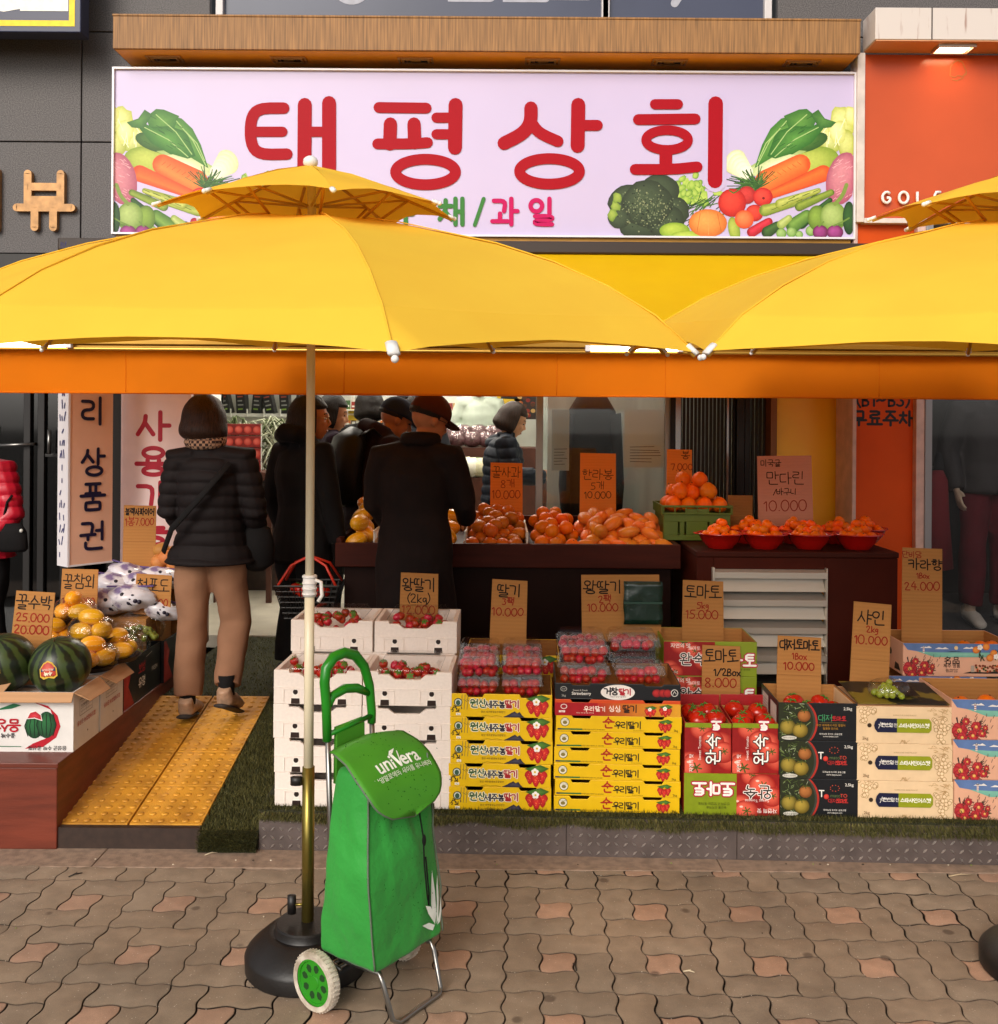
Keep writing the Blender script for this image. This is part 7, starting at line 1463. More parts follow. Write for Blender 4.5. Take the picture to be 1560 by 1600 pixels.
watermelon(10, 1033, 4.27, .128, 'striped watermelon with a badge, half cut by the left edge', ZL + .246 + .084)
# yellow melons wrapped on small trays
m_tray = M('dark_tray', '#2c2018', .5)
def melon_pack(x, y, z, rz, label, n=3):
    t = thing('melon_tray', label, 'tray', (x, y, z), rz, 'wrapped trays of yellow melons'); b = MB(); b.lathe([(0, .004), (.085, 0), (.105, .022), (.11, .024), (.10, .018), (.083, .006), (0, .007)], 24, closed=False); b.T = None; b.build('tray', m_tray, t, auto=40)
    b = MB(); b.ball((0, 0, .055), (.118, .105, .07), 20, 12, fn=lambda d: d * (1 + .10 * mnoise.noise(d * 3 + Vector((x, y, 0))))); b.build('wrap', m_film, t, smooth=True)
    for k in range(n): g = 6.28 * k / n + rz; fruit('melon', x + .05 * math.cos(g), y + .048 * math.sin(g), z + .012, 'yellow melon on the tray ' + label.replace('clear wrapped tray of yellow melons ', ''), 'melons on tray ' + label, .92, (0, 0, g + random.uniform(.8, 1.8)))
    fruit('melon', x, y - .01, z + .075, 'yellow melon on the tray ' + label.replace('clear wrapped tray of yellow melons ', ''), 'melons on tray ' + label, .88, (0, .1, random.uniform(0, 2)))
zt_ = ZL + .248
melon_pack(X(150, 4.52), 4.50, zt_, .3, 'clear wrapped tray of yellow melons right behind the watermelon'); melon_pack(X(190, 4.66) - .02, 4.68, zt_ , 1.1, 'clear wrapped tray of yellow melons at the platform edge'); melon_pack(X(150, 4.66), 4.62, zt_ + .10, 2.0, 'clear wrapped tray of yellow melons stacked highest in the middle')
melon_pack(X(85, 4.8), 4.80, zt_ + .02, .6, 'clear wrapped tray of yellow melons behind the price sign'); melon_pack(X(122, 4.95), 4.92, zt_ + .13, 1.5, 'clear wrapped tray of yellow melons at the back, raised on a carton')
t = thing('plain_carton', 'plain carton beneath the raised tray of yellow melons', 'carton', (X(100, 4.95), 4.72, ZL)); b = MB(); b.box(-.20, .19, .0, .34, 0, .262); b.box(-.03, .19, .19, .34, .262, .375); b.build('body', m_cb, t); MB().box(-.02, .02, -.001, .18, .262, .2625).build('tape', m_cbp, t)
# grapes: black carton with a red corner, packs of green grapes, bags of dark grapes
gx0 = X(196, 4.69); t = thing('black_grape_carton', 'black fruit carton with a red corner holding the green grapes', 'carton', (gx0 - .17, 4.69, ZL), 0); b = MB(); b.box(-.17, .17, 0, .006, 0, .22); b.box(-.17, .17, .50, .506, 0, .22); b.box(-.17, -.164, .006, .5, 0, .22); b.box(.164, .17, .006, .5, 0, .22); b.box(-.164, .164, .006, .5, .1, .106); b.build('body', m_blk, t)
a = Art(); a.poly([(0, 0), (.14, 0), (.05, .08), (.09, .15), (.03, .215), (0, .215)], '#8c1a18', '#b83a30'); a.pen('보성', .24, .13, .045, .006, '#b02a2c', adv=.9); a.pen('유명', .24, .06, .045, .006, '#e4ddd0', adv=.9); a.font('FRESH', .42, .1, .03, '#d8d0c4'); a.line([(.3, .19), (.38, .2)], .003, '#c8c0b4'); a.build('side_print', PRINT, t, loc=(.1706, 0, 0), rot=(0, 0, R(90)))
t2_ = dup(t, (gx0 - .155, 5.21, ZL), label='second black fruit carton, at the far end of the platform beside the woman')
def grape_pack(x, y, z, label, dark=False):
    t = thing('grape_pack', label, 'grapes', (x, y, z), random.uniform(-.4, .4)); b = MB()
    for k in range(60): g = random.uniform(0, 6.28); r_ = .09 * math.sqrt(random.random()); b.ball((r_ * math.cos(g) * 1.1, r_ * math.sin(g) * .8, .02 + .07 * (1 - (r_ / .095) ** 2) * random.uniform(.5, 1)), .0145, 9, 6)
    b.build('grapes', M('dark_grape', '#1c1626', .4, spec=.4, var=.3, vs=12) if dark else M('green_grape', '#7d8430', .28, spec=.5, var=.18, vs=12, sss=.1), t, smooth=True)
    b = MB(); b.ball((0, 0, .075), (.135, .10, .085), 18, 12, fn=lambda d: d * (1 + .16 * mnoise.noise(d * 3.2 + Vector((x * 9, 0, 0))))); b.build('bag', m_film, t, smooth=True); return t
gp = grape_pack(gx0 - .14, 4.80, ZL + .12, 'clear bag of green grapes at the front of the black carton'); grape_pack(gx0 - .13, 5.02, ZL + .16, 'clear bag of green grapes behind the first one'); grape_pack(gx0 - .11, 5.18, ZL + .22, 'clear bag of green grapes under the green grape price sign')
m_pbag = M('printed_bag_film', '#d6d2d8', .2, spec=.6, col2='#77688f', vs=11, det=5, lo=.36, hi=.46, bump=.9, bs=22)
b0 = None
for k, (u, v, Y, s) in enumerate(((165, 940, 5.25, 1), (205, 935, 5.25, 1.05), (178, 915, 5.4, 1), (222, 915, 5.42, 1.05), (250, 905, 5.48, 1), (200, 900, 5.5, 1.0), (155, 918, 5.45, 1.0), (246, 950, 5.3, .9))):
    p = at(u, v, Y)
    lab = 'glossy violet printed bag of dark grapes, ' + ('front left of the pile', 'front middle of the pile', 'behind the front left one', 'right of the middle', 'rightmost beside the woman', 'top of the pile at the back', 'leftmost at the back', 'lowest by the green grape sign')[k]
    if b0 is None:
        b0 = thing('grape_bag', lab, 'bag', group='violet bags of dark grapes'); b = MB(); b.ball((0, 0, .05), (.13, .10, .065), 22, 14, fn=lambda d: d * (1 + .22 * mnoise.noise(d * 2.6))); b.build('film', m_pbag, b0, smooth=True); b = MB(); b.box(-.12, .12, -.012, .012, .106, .112); b.build('seal', M('violet_seal', '#54407a', .35), b0)
        b = MB(); [b.ball((.02 + random.gauss(0, .022), -.082 + random.uniform(-.004, .008), .05 + random.gauss(0, .014)), .0115, 8, 6) for q in range(24)]; b.build('grapes', M('dark_grape', '#1c1626', .4, spec=.4, var=.3, vs=12), b0, smooth=True); o = b0
    else: o = dup(b0, label=lab)
    o.location = (p.x, Y, p.z - .05); o.rotation_euler = (random.uniform(-.25, .25), random.uniform(-.3, .3), random.uniform(-.5, .5)); o.scale = (s,) * 3
t = thing('plain_carton', 'stepped plain carton that carries the violet grape bags', 'carton', (X(195, 5.4), 5.18, ZL)); b = MB(); b.box(-.26, .2, .0, .16, 0, .34); b.box(-.26, .22, .161, .34, 0, .42); b.build('body', m_cb, t); MB().box(-.26, .2, -.001, 0, .2, .24).build('tape', m_cbp, t)
PL = 'smooth tan pear piled beside the woman in the padded jacket'
for u, v, Y in ((248, 876, 5.62), (264, 870, 5.6), (256, 858, 5.66), (268, 882, 5.58), (243, 862, 5.7), (272, 862, 5.66)): p = at(u, v, Y); fruit('pear', p.x, Y, p.z - .046, PL, 'tan pears', .95)
t = thing('pear_crate', 'plain carton under the tan pears beside the flat pink sign', 'carton', (X(262, 5.64), 5.55, ZL * 0)); b = MB(); zz = Z(258, 885, 5.6); b.box(-.12, .1, 0, .2, .0, zz - .01); b.build('body', m_cb, t); MB().box(-.02, .02, -.001, .0, .3, zz - .02).build('tape', m_cbp, t)
# ================================================================== the price signs
price_sign(10, 926, 73, 1020, 4.42, [('꿀수박', .52, .29, .22, W1, BK), ('25.000', .5, .50, .16, W1 * .9, RD), ('20.000', .5, .70, .17, W1, RD)], 'cardboard price sign with 20.000 below a crossed out 25.000, behind the watermelons', zbot=ZL + .2, tilt=-8, lean=2)
price_sign(92, 890, 150, 962, 5.06, [('꿀참외', .52, .42, .3, W1, BK), ('1봉10.000', .5, .78, .2, W1 * .85, RD)], 'cardboard price sign asking 10.000, above the wrapped yellow melons', zbot=ZL + .3, tilt=-6)
price_sign(208, 898, 265, 968, 5.24, [('청포도', .5, .38, .27, W1, BK), ('1봉4.000', .5, .72, .22, W1 * .85, RD)], 'cardboard price sign asking 4.000, stuck among the grape bags', zbot=ZL + .35, tilt=-6, lean=2)
price_sign(190, 790, 242, 888, 5.62, [('블랙사파이어', .5, .16, .115, W1 * .95, BK), ('1봉7.000', .5, .32, .14, W1 * .8, RD)], 'tall cardboard price sign asking 7.000, before the flat pink sign', zbot=ZL + .38, tilt=-3)
price_sign(624, 896, 684, 975, 4.62, [('왕딸기', .48, .36, .25, W1, BK), ('(2kg)', .5, .58, .2, W1 * .8, BK), ('12.000', .5, .8, .2, W1 * .8, RD)], 'cardboard price sign asking 12.000 for 2kg, standing in the foam boxes', zbot=.8, tilt=-4, lean=1, fold=False)
price_sign(765, 907, 822, 1000, 4.50, [('딸기', .5, .28, .2, W1, BK), ('3팩', .48, .42, .13, W1 * .8, RD), ('10.000', .48, .60, .16, W1 * .8, RD)], 'cardboard price sign asking 10.000 for three packs, behind the left punnets', zbot=.72, tilt=-6, lean=2)
ws = price_sign(910, 899, 1034, 996, 4.58, [('왕딸기', .28, .30, .2, W1, BK), ('2팩', .3, .44, .12, W1 * .8, RD), ('10.000', .27, .58, .15, W1 * .8, RD)], 'widest cardboard price sign, partly hidden by a green sheet, behind the right punnets', zbot=.72, tilt=-5, lean=-1)
p = at(1005, 942, 4.55); t = thing('plastic_sheet', 'dark green plastic sheet hanging over the widest price sign', 'sheet', (p.x, 4.55, p.z)); b = MB(); n = 8; vs = []
for j in range(n + 1):
    for i in range(n + 1): vs.append((-.088 + .176 * i / n + .006 * mnoise.noise(Vector((j * .4, 1, 0))), -.008 * mnoise.noise(Vector((i * .5, j * .5, 3))) - .004, -.098 + .196 * j / n))
b.add(vs, [(j * (n + 1) + i, j * (n + 1) + i + 1, (j + 1) * (n + 1) + i + 1, (j + 1) * (n + 1) + i) for j in range(n) for i in range(n)]); o = b.build('film', M('dark_green_film', '#0f2a20', .25, spec=.6, bump=.6, bs=18), t, smooth=True); o.modifiers.new('thickness', 'SOLIDIFY').thickness = .002; b = MB(); b.box(-.088, .088, -.0105, -.0085, -.004, .006); b.build('fold', M('fold_line', '#1d4032', .4), t)
price_sign(1066, 908, 1131, 1000, 4.62, [('토마토', .5, .3, .21, W1, BK), ('5kg', .5, .47, .13, W1 * .75, RD), ('15.000', .48, .64, .17, W1 * .8, RD)], 'cardboard price sign asking 15.000 for 5kg, standing in the rear tomato box', zbot=.7, tilt=-4, lean=1)
price_sign(1096, 1010, 1157, 1118, 4.32, [('토마토', .42, .24, .18, W1, BK), ('1/2Box', .66, .43, .12, W1 * .9, BK), ('8.000', .5, .60, .16, W1 * .85, RD)], 'cardboard price sign asking 8.000 for half a box, behind the two half boxes', zbot=.42, tilt=-3, lean=1)
price_sign(1213, 996, 1283, 1100, 4.22, [('대저토마토', .46, .2, .145, W1, BK), ('1Box', .5, .34, .11, W1 * .75, RD), ('10.000', .5, .50, .14, W1 * .85, RD)], 'cardboard price sign asking 10.000 for one box, in the open black tomato box', zbot=.5, tilt=-4, lean=2)
price_sign(1328, 943, 1389, 1097, 4.27, [('샤인', .5, .22, .14, W1, BK), ('2kg', .52, .30, .08, W1 * .75, RD), ('10.000', .5, .42, .105, W1 * .85, RD)], 'tall leaning cardboard price sign asking 10.000 for 2kg, on the cream grape boxes', zbot=ZP + 3 * .148 + .01, tilt=-4, lean=4)
price_sign(1409, 857, 1473, 1000, 4.66, [('단비당', .24, .11, .07, W1 * .6, RD), ('카라향', .58, .24, .12, W1, BK), ('1Box', .52, .33, .07, W1 * .7, RD), ('24.000', .5, .46, .11, W1 * .85, RD)], 'tall cardboard price sign asking 24.000 for one box, in the rear pink box', zbot=.62, tilt=-2, lean=1)
price_sign(1186, 712, 1272, 814, 5.62, [('미국귤', .25, .16, .1, .004, BK), ('만다린', .52, .44, .19, .005, BK), ('/바구니', .5, .60, .1, .004, BK), ('10.000', .5, .84, .2, .005, RD)], 'large pale pink price card asking 10.000 a basket, behind the mandarin bowls', mat=M_card('pink_price_card', '#c98a72', amp=.05), zbot=1.086, lean=-1.5, fold=False)
price_sign(766, 723, 817, 800, 5.82, [('꿀사과', .5, .3, .22, .004, BK), ('8개', .55, .5, .17, .0035, RD), ('10.000', .5, .72, .2, .004, RD)], 'price card painted in orange awning light, 10.000 for eight, behind the apples', mat=ORS, zbot=1.1, fold=False)
price_sign(906, 708, 963, 806, 5.82, [('한라봉', .5, .42, .16, .004, BK), ('5개', .5, .58, .13, .0035, BK), ('10.000', .5, .72, .13, .004, BK)], 'price card painted in orange awning light, black writing, behind the oranges and mangoes', mat=ORS, zbot=1.1, fold=False)
price_sign(1042, 702, 1082, 745, 5.84, [('봉', .75, .35, .3, .004, BK), ('7.000', .6, .75, .28, .004, RD)], 'small price card painted in orange awning light, behind the crate of knobbly oranges', mat=ORS, zbot=1.1, fold=False)
t = thing('cardboard_panel', 'blank brown cardboard panel leaning behind the leftmost mandarin bowl', 'cardboard', (X(1158, 5.66), 5.66, 1.086)); b = MB(); H = Z(1158, 774, 5.66) - 1.086; b.box(-.07, .07, 0, .006, 0, H); b.build('card', m_cbd, t); MB().box(-.07, .07, -.001, -.0002, H * .5, H * .5 + .002).build('fold', m_cb, t)
# ================================================================== PEOPLE
def skinmat(n, c): return M('skin_' + n, c, .5, spec=.4, var=.06, vs=20, sss=.08)
def cloth(n, c, **k): return M('cloth_' + n, c, k.pop('rough', .85), spec=.25, var=k.pop('var', .18), vs=k.pop('vs', 9), bump=k.pop('bump', .35), bs=k.pop('bs', 26), **k)
def remesh(mb, name, mats, parent, vox, smooth=4, fn=None, amp=0., freq=6., keep=.5):
    """fuse overlapping tubes into one continuous skin, smooth it, then let it fold"""
    me = mb.mesh(name, mats, True); o = bpy.data.objects.new(name, me); link(o)
    bm = bmesh.new(); bm.from_mesh(me); bmesh.ops.recalc_face_normals(bm, faces=bm.faces); bm.to_mesh(me); bm.free()
    r = o.modifiers.new('fuse', 'REMESH'); r.mode = 'VOXEL'; r.voxel_size = vox
    if smooth: s = o.modifiers.new('relax', 'SMOOTH'); s.factor = .5; s.iterations = smooth
    n = bpy.data.meshes.new_from_object(o.evaluated_get(bpy.context.evaluated_depsgraph_get())); o.modifiers.clear(); o.data = n; bpy.data.meshes.remove(me); n.name = name
    if fn or amp:
        n.calc_loop_triangles(); nr = [v.normal.copy() for v in n.vertices]
        for v, d in zip(n.vertices, nr):
            k = fn(v.co, d) if fn else 0.
            if amp: k += amp * (mnoise.noise(Vector((v.co.x * freq, v.co.y * freq, v.co.z * freq * .7))) + .5 * mnoise.noise(v.co * freq * 2.3))
            v.co += d * k
    n.polygons.foreach_set('use_smooth', [True] * len(n.polygons)); n.update(); adopt(o, parent); return o
V = Vector
def hand(b, wr, d, pn, size=1., curl=.6, side=1):
    """palm, four bent fingers and a thumb; d points along the hand, pn out of the palm"""
    d = d.normalized(); pn = (pn - d * pn.dot(d)).normalized(); s = d.cross(pn) * side
    b.tube([wr - d * .015, wr + d * .02 * size, wr + d * .06 * size, wr + d * .088 * size], [.022 * size, .030 * size, .038 * size, .034 * size], 10, side=s, rb=[.020 * size, .016 * size, .015 * size, .011 * size])
    for k, (off, L) in enumerate(((-.029, .062), (-.010, .072), (.010, .068), (.029, .052))):
        p = wr + d * .085 * size + s * off * size; pts = [p - d * .012]; dd = d.copy()
        for q in range(3): dd = (dd + pn * curl * (.35 + .25 * q)).normalized(); p = p + dd * L * size * (.42, .33, .25)[q]; pts.append(p.copy())
        b.tube(pts, [.0085 * size, .0085 * size, .0078 * size, .006 * size], 7)
    p = wr + d * .022 * size - s * .022 * size; e = (d * .65 - s * .75 + pn * .3).normalized(); b.tube([p, p + e * .03 * size, p + (e * .5 + d * .5).normalized() * .036 * size + e * .028 * size], [.011 * size, .010 * size, .0075 * size], 7)
def head(b, c, yaw, pitch, s=1.):
    """skull, jaw, nose, brow, lips, ears, chin; yaw 0 looks away along +y"""
    Rm = (Matrix.Rotation(yaw, 3, 'Z') @ Matrix.Rotation(pitch, 3, 'X'))
    P = lambda x, y, z: c + Rm @ V((x * s, y * s, z * s))
    b.ball(c + Rm @ V((0, -.012 * s, .028 * s)), (.077 * s, .096 * s, .090 * s), 18, 14, rot=Rm); b.ball(P(0, .022, -.035), (.061 * s, .068 * s, .078 * s), 16, 12, rot=Rm); b.ball(P(0, .055, -.085), (.027 * s, .022 * s, .022 * s), 10, 8, rot=Rm)
    b.tube([P(0, .082, .020), P(0, .098, -.012), P(0, .103, -.026)], [.009 * s, .012 * s, .013 * s], 8); b.ball(P(.012, .090, -.028), .009 * s, 8, 6); b.ball(P(-.012, .090, -.028), .009 * s, 8, 6)
    b.tube([P(-.045, .064, .030), P(0, .083, .032), P(.045, .064, .030)], .012 * s, 8); b.ball(P(.036, .062, -.018), (.020 * s, .018 * s, .018 * s), 10, 8); b.ball(P(-.036, .062, -.018), (.020 * s, .018 * s, .018 * s), 10, 8)
    b.tube([P(-.022, .078, -.056), P(0, .088, -.053), P(.022, .078, -.056)], .0075 * s, 8); b.tube([P(-.018, .077, -.066), P(0, .086, -.067), P(.018, .077, -.066)], .0075 * s, 8)
    for q in (-1, 1): b.ball(P(q * .078, -.010, -.005), (.011 * s, .019 * s, .030 * s), 10, 8, rot=Rm @ Matrix.Rotation(q * .35, 3, 'Z'))
    return P, Rm
def hair_mesh(name, P, Rm, s, parent, mat, style, c):
    def f(d):
        z0 = -.35 if style == 'short' else -1.3
        face = d.y > .25 and d.z < .55 - .25 * (abs(d.x) > .8)
        k = 1.
        if face: k = .78
        if d.z < -.2 and style == 'short': k = .8
        return d * k * (1 + .05 * mnoise.noise(d * 5) + .02 * mnoise.noise(V((d.x * 26, d.y * 26, d.z * 3))))
    bb_ = 1.1 if style == 'bob' else 1.
    b = MB(); b.ball(c + Rm @ V((0, -.016 * s, .030 * s)), (.090 * s * bb_, .108 * s * bb_, .103 * s), 32, 22, fn=f, rot=Rm)
    if style == 'bob':
        def g(d):
            k = 1 + .06 * max(0, -d.z) * (d.z > -.6)
            if d.y > .35 and d.z < .45: k = .62
            z_ = max(d.z, -.70 + .06 * mnoise.noise(V((d.x * 6, d.y * 6, 0)))); rr_ = 1 + .34 * max(0, min(-z_, .45) - .05) - .9 * max(0, -z_ - .52)
            return V((d.x * rr_, d.y * rr_, z_)) * k * (1 + .03 * mnoise.noise(d * 3) + .012 * mnoise.noise(V((d.x * 30, d.y * 30, d.z * 1.5))))
        b = MB(); b.ball(c + Rm @ V((0, -.018 * s, .004 * s)), (.110 * s, .118 * s, .140 * s), 56, 36, fn=g, rot=Rm)
    o = b.build(name, mat, parent, smooth=True); return o
m_hairb = M('hair_black', '#17100d', .55, spec=.3, var=.6, vs=30, st=(6, 6, .3), bump=1., bs=60); m_hairr = M('hair_brown', '#2e1a10', .5, spec=.35, var=.6, vs=30, st=(6, 6, .3), bump=1., bs=60)
m_eye = M('eye_dark', '#140c0a', .3); m_lip = M('lip', '#7a3a30', .5)
def face_marks(P, Rm, s, parent, lips=True):
    b = MB()
    for q in (-1, 1): b.ball(P(q * .031, .0745, .010), (.012 * s, .006 * s, .005 * s), 10, 6, rot=Rm)
    b.build('eyes', m_eye, parent, smooth=True); b = MB()
    for q in (-1, 1): b.tube([P(q * .014, .083, .034), P(q * .032, .079, .039), P(q * .050, .063, .033)], .0035 * s, 6)
    b.build('eyebrows', m_eye, parent, smooth=True)
    if lips: b = MB(); b.tube([P(-.020, .083, -.059), P(0, .093, -.0585), P(.020, .083, -.059)], .0045 * s, 6); b.build('lips', m_lip, parent, smooth=True)
def cap(P, Rm, s, c, parent, mat, band=None):
    b = MB(); b.ball(c + Rm @ V((0, -.012 * s, .046 * s)), (.094 * s, .112 * s, .098 * s), 28, 18, fn=lambda d: V((d.x, d.y, max(d.z, -.16))) * (1 + .015 * mnoise.noise(d * 5)), rot=Rm)
    o = b.build('cap', mat, parent, smooth=True); b = MB(); n = 14; up, dn = [], []
    for k in range(n + 1): a = math.pi * k / n; x, y = .086 * math.cos(a), .07 + .095 * math.sin(a) ** .8; z = .034 - .020 * math.sin(a) + .012 * (1 - abs(math.cos(a))) * 0 - .03 * (abs(math.cos(a)) ** 2) * .3; up.append(P(x, y, z + .004)); dn.append(P(x, y, z))
    m = n + 1; b.add(up + dn + [P(0, .05, .044), P(0, .05, .038)], [(k, k + 1, 2 * m) for k in range(n)] + [(m + k + 1, m + k, 2 * m + 1) for k in range(n)] + [(k, m + k, m + k + 1, k + 1) for k in range(n)]); b.build('peak', mat, o, smooth=False)
    b = MB(); b.ball(P(0, -.012, .146), (.008, .008, .005), 8, 6); b.build('button', mat, o, smooth=True); return o
def glasses(P, parent, mat):
    b = MB()
    for q in (-1, 1): b.tube([P(q * .033 + .023 * math.cos(a), .094 - .006 * abs(math.cos(a)), .006 + .019 * math.sin(a)) for a in [2 * math.pi * k / 16 for k in range(16)]], .0017, 5, closed=True); b.tube([P(q * .056, .088, .010), P(q * .078, .04, .012), P(q * .081, -.012, .008)], .0018, 5)
    b.tube([P(-.010, .096, .008), P(.010, .096, .008)], .0017, 5); b.build('glasses', mat, parent, smooth=True)
def person(label, x, y, z, rz, H, top, bottom, shoe, skin, pose=None, hair=None, hat=None, yaw=0., pitch=0., coat=None, hood=False, quilt=0., face=True, vox=.011, spec=None, group=None, hands=True, vis_legs=True, flare=1., sw=1., half=False):
    """one body skin from head to foot; clothing and hair as children.  local +y is where the person faces"""
    s = H / 1.70; t = thing('person', label, 'person', (x, y, z), rz, group)
    J = dict(pel=V((0, 0, .93)), wst=V((0, 0, 1.06)), cst=V((0, .0, 1.27)), nk=V((0, .0, 1.42)), hd=V((0, .035, 1.575)), shl=V((-.185, 0, 1.375)), shr=V((.185, 0, 1.375)), ell=V((-.245, -.02, 1.11)), elr=V((.245, -.02, 1.11)), wrl=V((-.25, .06, .875)), wrr=V((.25, .06, .875)), hil=V((-.09, 0, .90)), hir=V((.09, 0, .90)), knl=V((-.10, .02, .49)), knr=V((.10, .02, .49)), anl=V((-.105, -.02, .085)), anr=V((.105, -.02, .085)), tol=V((-.115, .15, .03)), tor=V((.115, .15, .03)))
    if pose:
        for k, v in pose.items(): J[k] = V(v)
    J = {k: v * s for k, v in J.items()}; c = J['hd']
    b = MB(); sw_ = sw
    b.tube([J['pel'] - V((0, 0, .07)) * s, J['pel'], J['wst'], J['cst'], J['cst'].lerp(J['nk'], .6), J['nk'] - V((0, 0, .01))], [.12 * s, .15 * s, .125 * s, .15 * s, .13 * s, .06 * s], 16, side=(1, 0, 0), rb=[.09 * s, .105 * s, .09 * s, .105 * s, .085 * s, .05 * s])
    b.tube([J['nk'] - V((0, 0, .05)) * s, J['nk'], J['nk'].lerp(c, .75)], [.062 * s, .054 * s, .052 * s], 12)
    sh = s * 1.07; P, Rm = head(b, c, yaw, pitch, sh)
    for q in 'lr':
        b.tube([J['nk'].lerp(J['sh' + q], .4) - V((0, 0, .03)) * s, J['sh' + q], J['el' + q], J['wr' + q]], [.05 * s, .05 * s, .038 * s, .024 * s], 10)
        d = (J['wr' + q] - J['el' + q]); pn = V((-1 if q == 'r' else 1, 0, 0)); hand(b, J['wr' + q], d, pn, s, .55, 1 if q == 'l' else -1)
        if not half: b.tube([J['hi' + q] + V((0, 0, .03)) * s, J['hi' + q], J['kn' + q], J['an' + q]], [.07 * s, .078 * s, .05 * s, .034 * s], 12); b.tube([J['an' + q], J['an' + q].lerp(J['to' + q], .5) , J['to' + q]], [.034 * s, .034 * s, .024 * s], 10)
    body = remesh(b, 'body', skin, t, vox * .8, 2)
    # top
    b = MB(); lo = coat if coat else .86
    zs = [lo, (lo + .95) / 2, .95, 1.06, 1.27, 1.36]
    ctr = lambda z_: (J['pel'].lerp(J['wst'], (z_ * s - J['pel'].z) / (J['wst'].z - J['pel'].z)) if z_ < 1.06 else J['wst'].lerp(J['cst'], (z_ * s - J['wst'].z) / (J['cst'].z - J['wst'].z)) if z_ < 1.27 else J['cst'].lerp(J['nk'], min(1, (z_ * s - J['cst'].z) / (J['nk'].z - J['cst'].z))))
    pts = []
    for z_ in zs: p = ctr(z_) if z_ >= .93 else V((J['pel'].x, J['pel'].y, z_ * s)); pts.append(V((p.x, p.y, z_ * s if z_ < .93 else p.z)))
    ra = [.205 * flare, .20 * (flare + 1) / 2, .19, .175, .19, .165]; rb = [.15 * flare, .145, .14, .13, .145, .115]
    if not coat: ra[0], ra[1] = .18 * flare, .185 * (flare + 1) / 2
    b.tube(pts + [J['nk'] + V((0, 0, .0))], [r * s * sw_ for r in ra] + [.075 * s], 20, side=(1, 0, 0), rb=[r * s * sw_ for r in rb] + [.07 * s]); b.tube([J['nk'] - V((0, 0, .03)) * s, J['nk'] + V((0, -.004, .045)) * s], [.078 * s, .07 * s], 14)
    for q in 'lr': b.tube([J['nk'].lerp(J['sh' + q], .35) - V((0, 0, .03)) * s, J['sh' + q], J['sh' + q].lerp(J['el' + q], .5), J['el' + q], J['el' + q].lerp(J['wr' + q], .5), J['wr' + q] + (J['wr' + q] - J['el' + q]).normalized() * .005], [.085 * s, .083 * s * sw_, .074 * s * sw_, .066 * s * sw_, .058 * s * sw_, .05 * s * sw_], 12)
    if hood: b.tube([J['nk'] + V((x_ * .11, y_ * .09 - .03, z_)) * s for x_, y_, z_ in ((.75, .7, -.02), (1, 0, .03), (.7, -.7, .06), (0, -1, .075), (-.7, -.7, .06), (-1, 0, .03), (-.75, .7, -.02))], [.03 * s, .045 * s, .055 * s, .06 * s, .055 * s, .045 * s, .03 * s], 10)
    def q_(co, d):
        if not quilt: return 0.
        ph = abs(math.sin(math.pi * (co.z + .020 * mnoise.noise(co * 4) + .02 * abs(co.x)) / quilt)); return .0115 * (ph ** .6) - .006
    jk = remesh(b, 'coat' if coat else 'jacket', top, t, vox * (.62 if quilt else 1.), 3, q_ if quilt else None, .017 if not quilt else .006, 4.6)
    if not half:
        b = MB(); b.tube([J['pel'] + V((0, 0, .08)) * s, J['pel'], J['pel'] - V((0, 0, .07)) * s], [.135 * s, .158 * s, .155 * s], 18, side=(1, 0, 0), rb=[.10 * s, .118 * s, .12 * s])
        wl = bottom[1]
        for q in 'lr': dn = (J['an' + q] - J['kn' + q]).normalized(); b.tube([J['hi' + q] + V((0, 0, .02)) * s, J['hi' + q] - V((0, 0, .08)) * s, J['kn' + q], J['kn' + q].lerp(J['an' + q], .55), J['an' + q] - dn * bottom[2] * s], [.1 * s, .102 * s * wl, .086 * s * wl, .082 * s * wl, .08 * s * wl], 16)
        remesh(b, 'trousers', bottom[0], t, vox, 3, None, .016, 5)
        for q in 'lr':
            b = MB(); a_, o_ = J['an' + q], J['to' + q]; dr = (o_ - a_); dr.normalize()
            b.tube([a_ + V((0, 0, .02)) - dr * .045 * s, a_ - dr * .02 * s - V((0, 0, .03)) * s, a_.lerp(o_, .45) - V((0, 0, .004)) * s, o_, o_ + dr * .03 * s], [.036 * s, .045 * s, .046 * s, .043 * s, .024 * s], 14, side=dr.cross(V((0, 0, 1))), rb=[.04 * s, .045 * s, .042 * s, .028 * s, .016 * s]); sh_ = remesh(b, 'shoe', shoe, t, .009, 2)
            b = MB(); up_ = V((0, 0, 1)); up_ = (up_ - dr * up_.dot(dr)).normalized(); e0, e1 = a_ - dr * .06 * s - up_ * .072 * s, o_ + dr * .045 * s - up_ * .03 * s
            b.tube([e0, a_.lerp(o_, .35) - up_ * .05 * s, e1], [.036 * s, .044 * s, .034 * s], 14, side=dr.cross(V((0, 0, 1))), rb=.011 * s); b.build('sole', M('sole_rubber', '#2a2320', .7), sh_, smooth=True)
    if hair: hair_mesh('hair', P, Rm, sh, t, hair[0], hair[1], c)
    if hat: cap(P, Rm, sh, c, t, hat)
    if face: face_marks(P, Rm, sh, t)
    t['s'] = s; return t, P, Rm, J, s
sk1, sk2, sk3 = skinmat('light', '#c08a66'), skinmat('warm', '#b87a52'), skinmat('tan', '#a86c46')
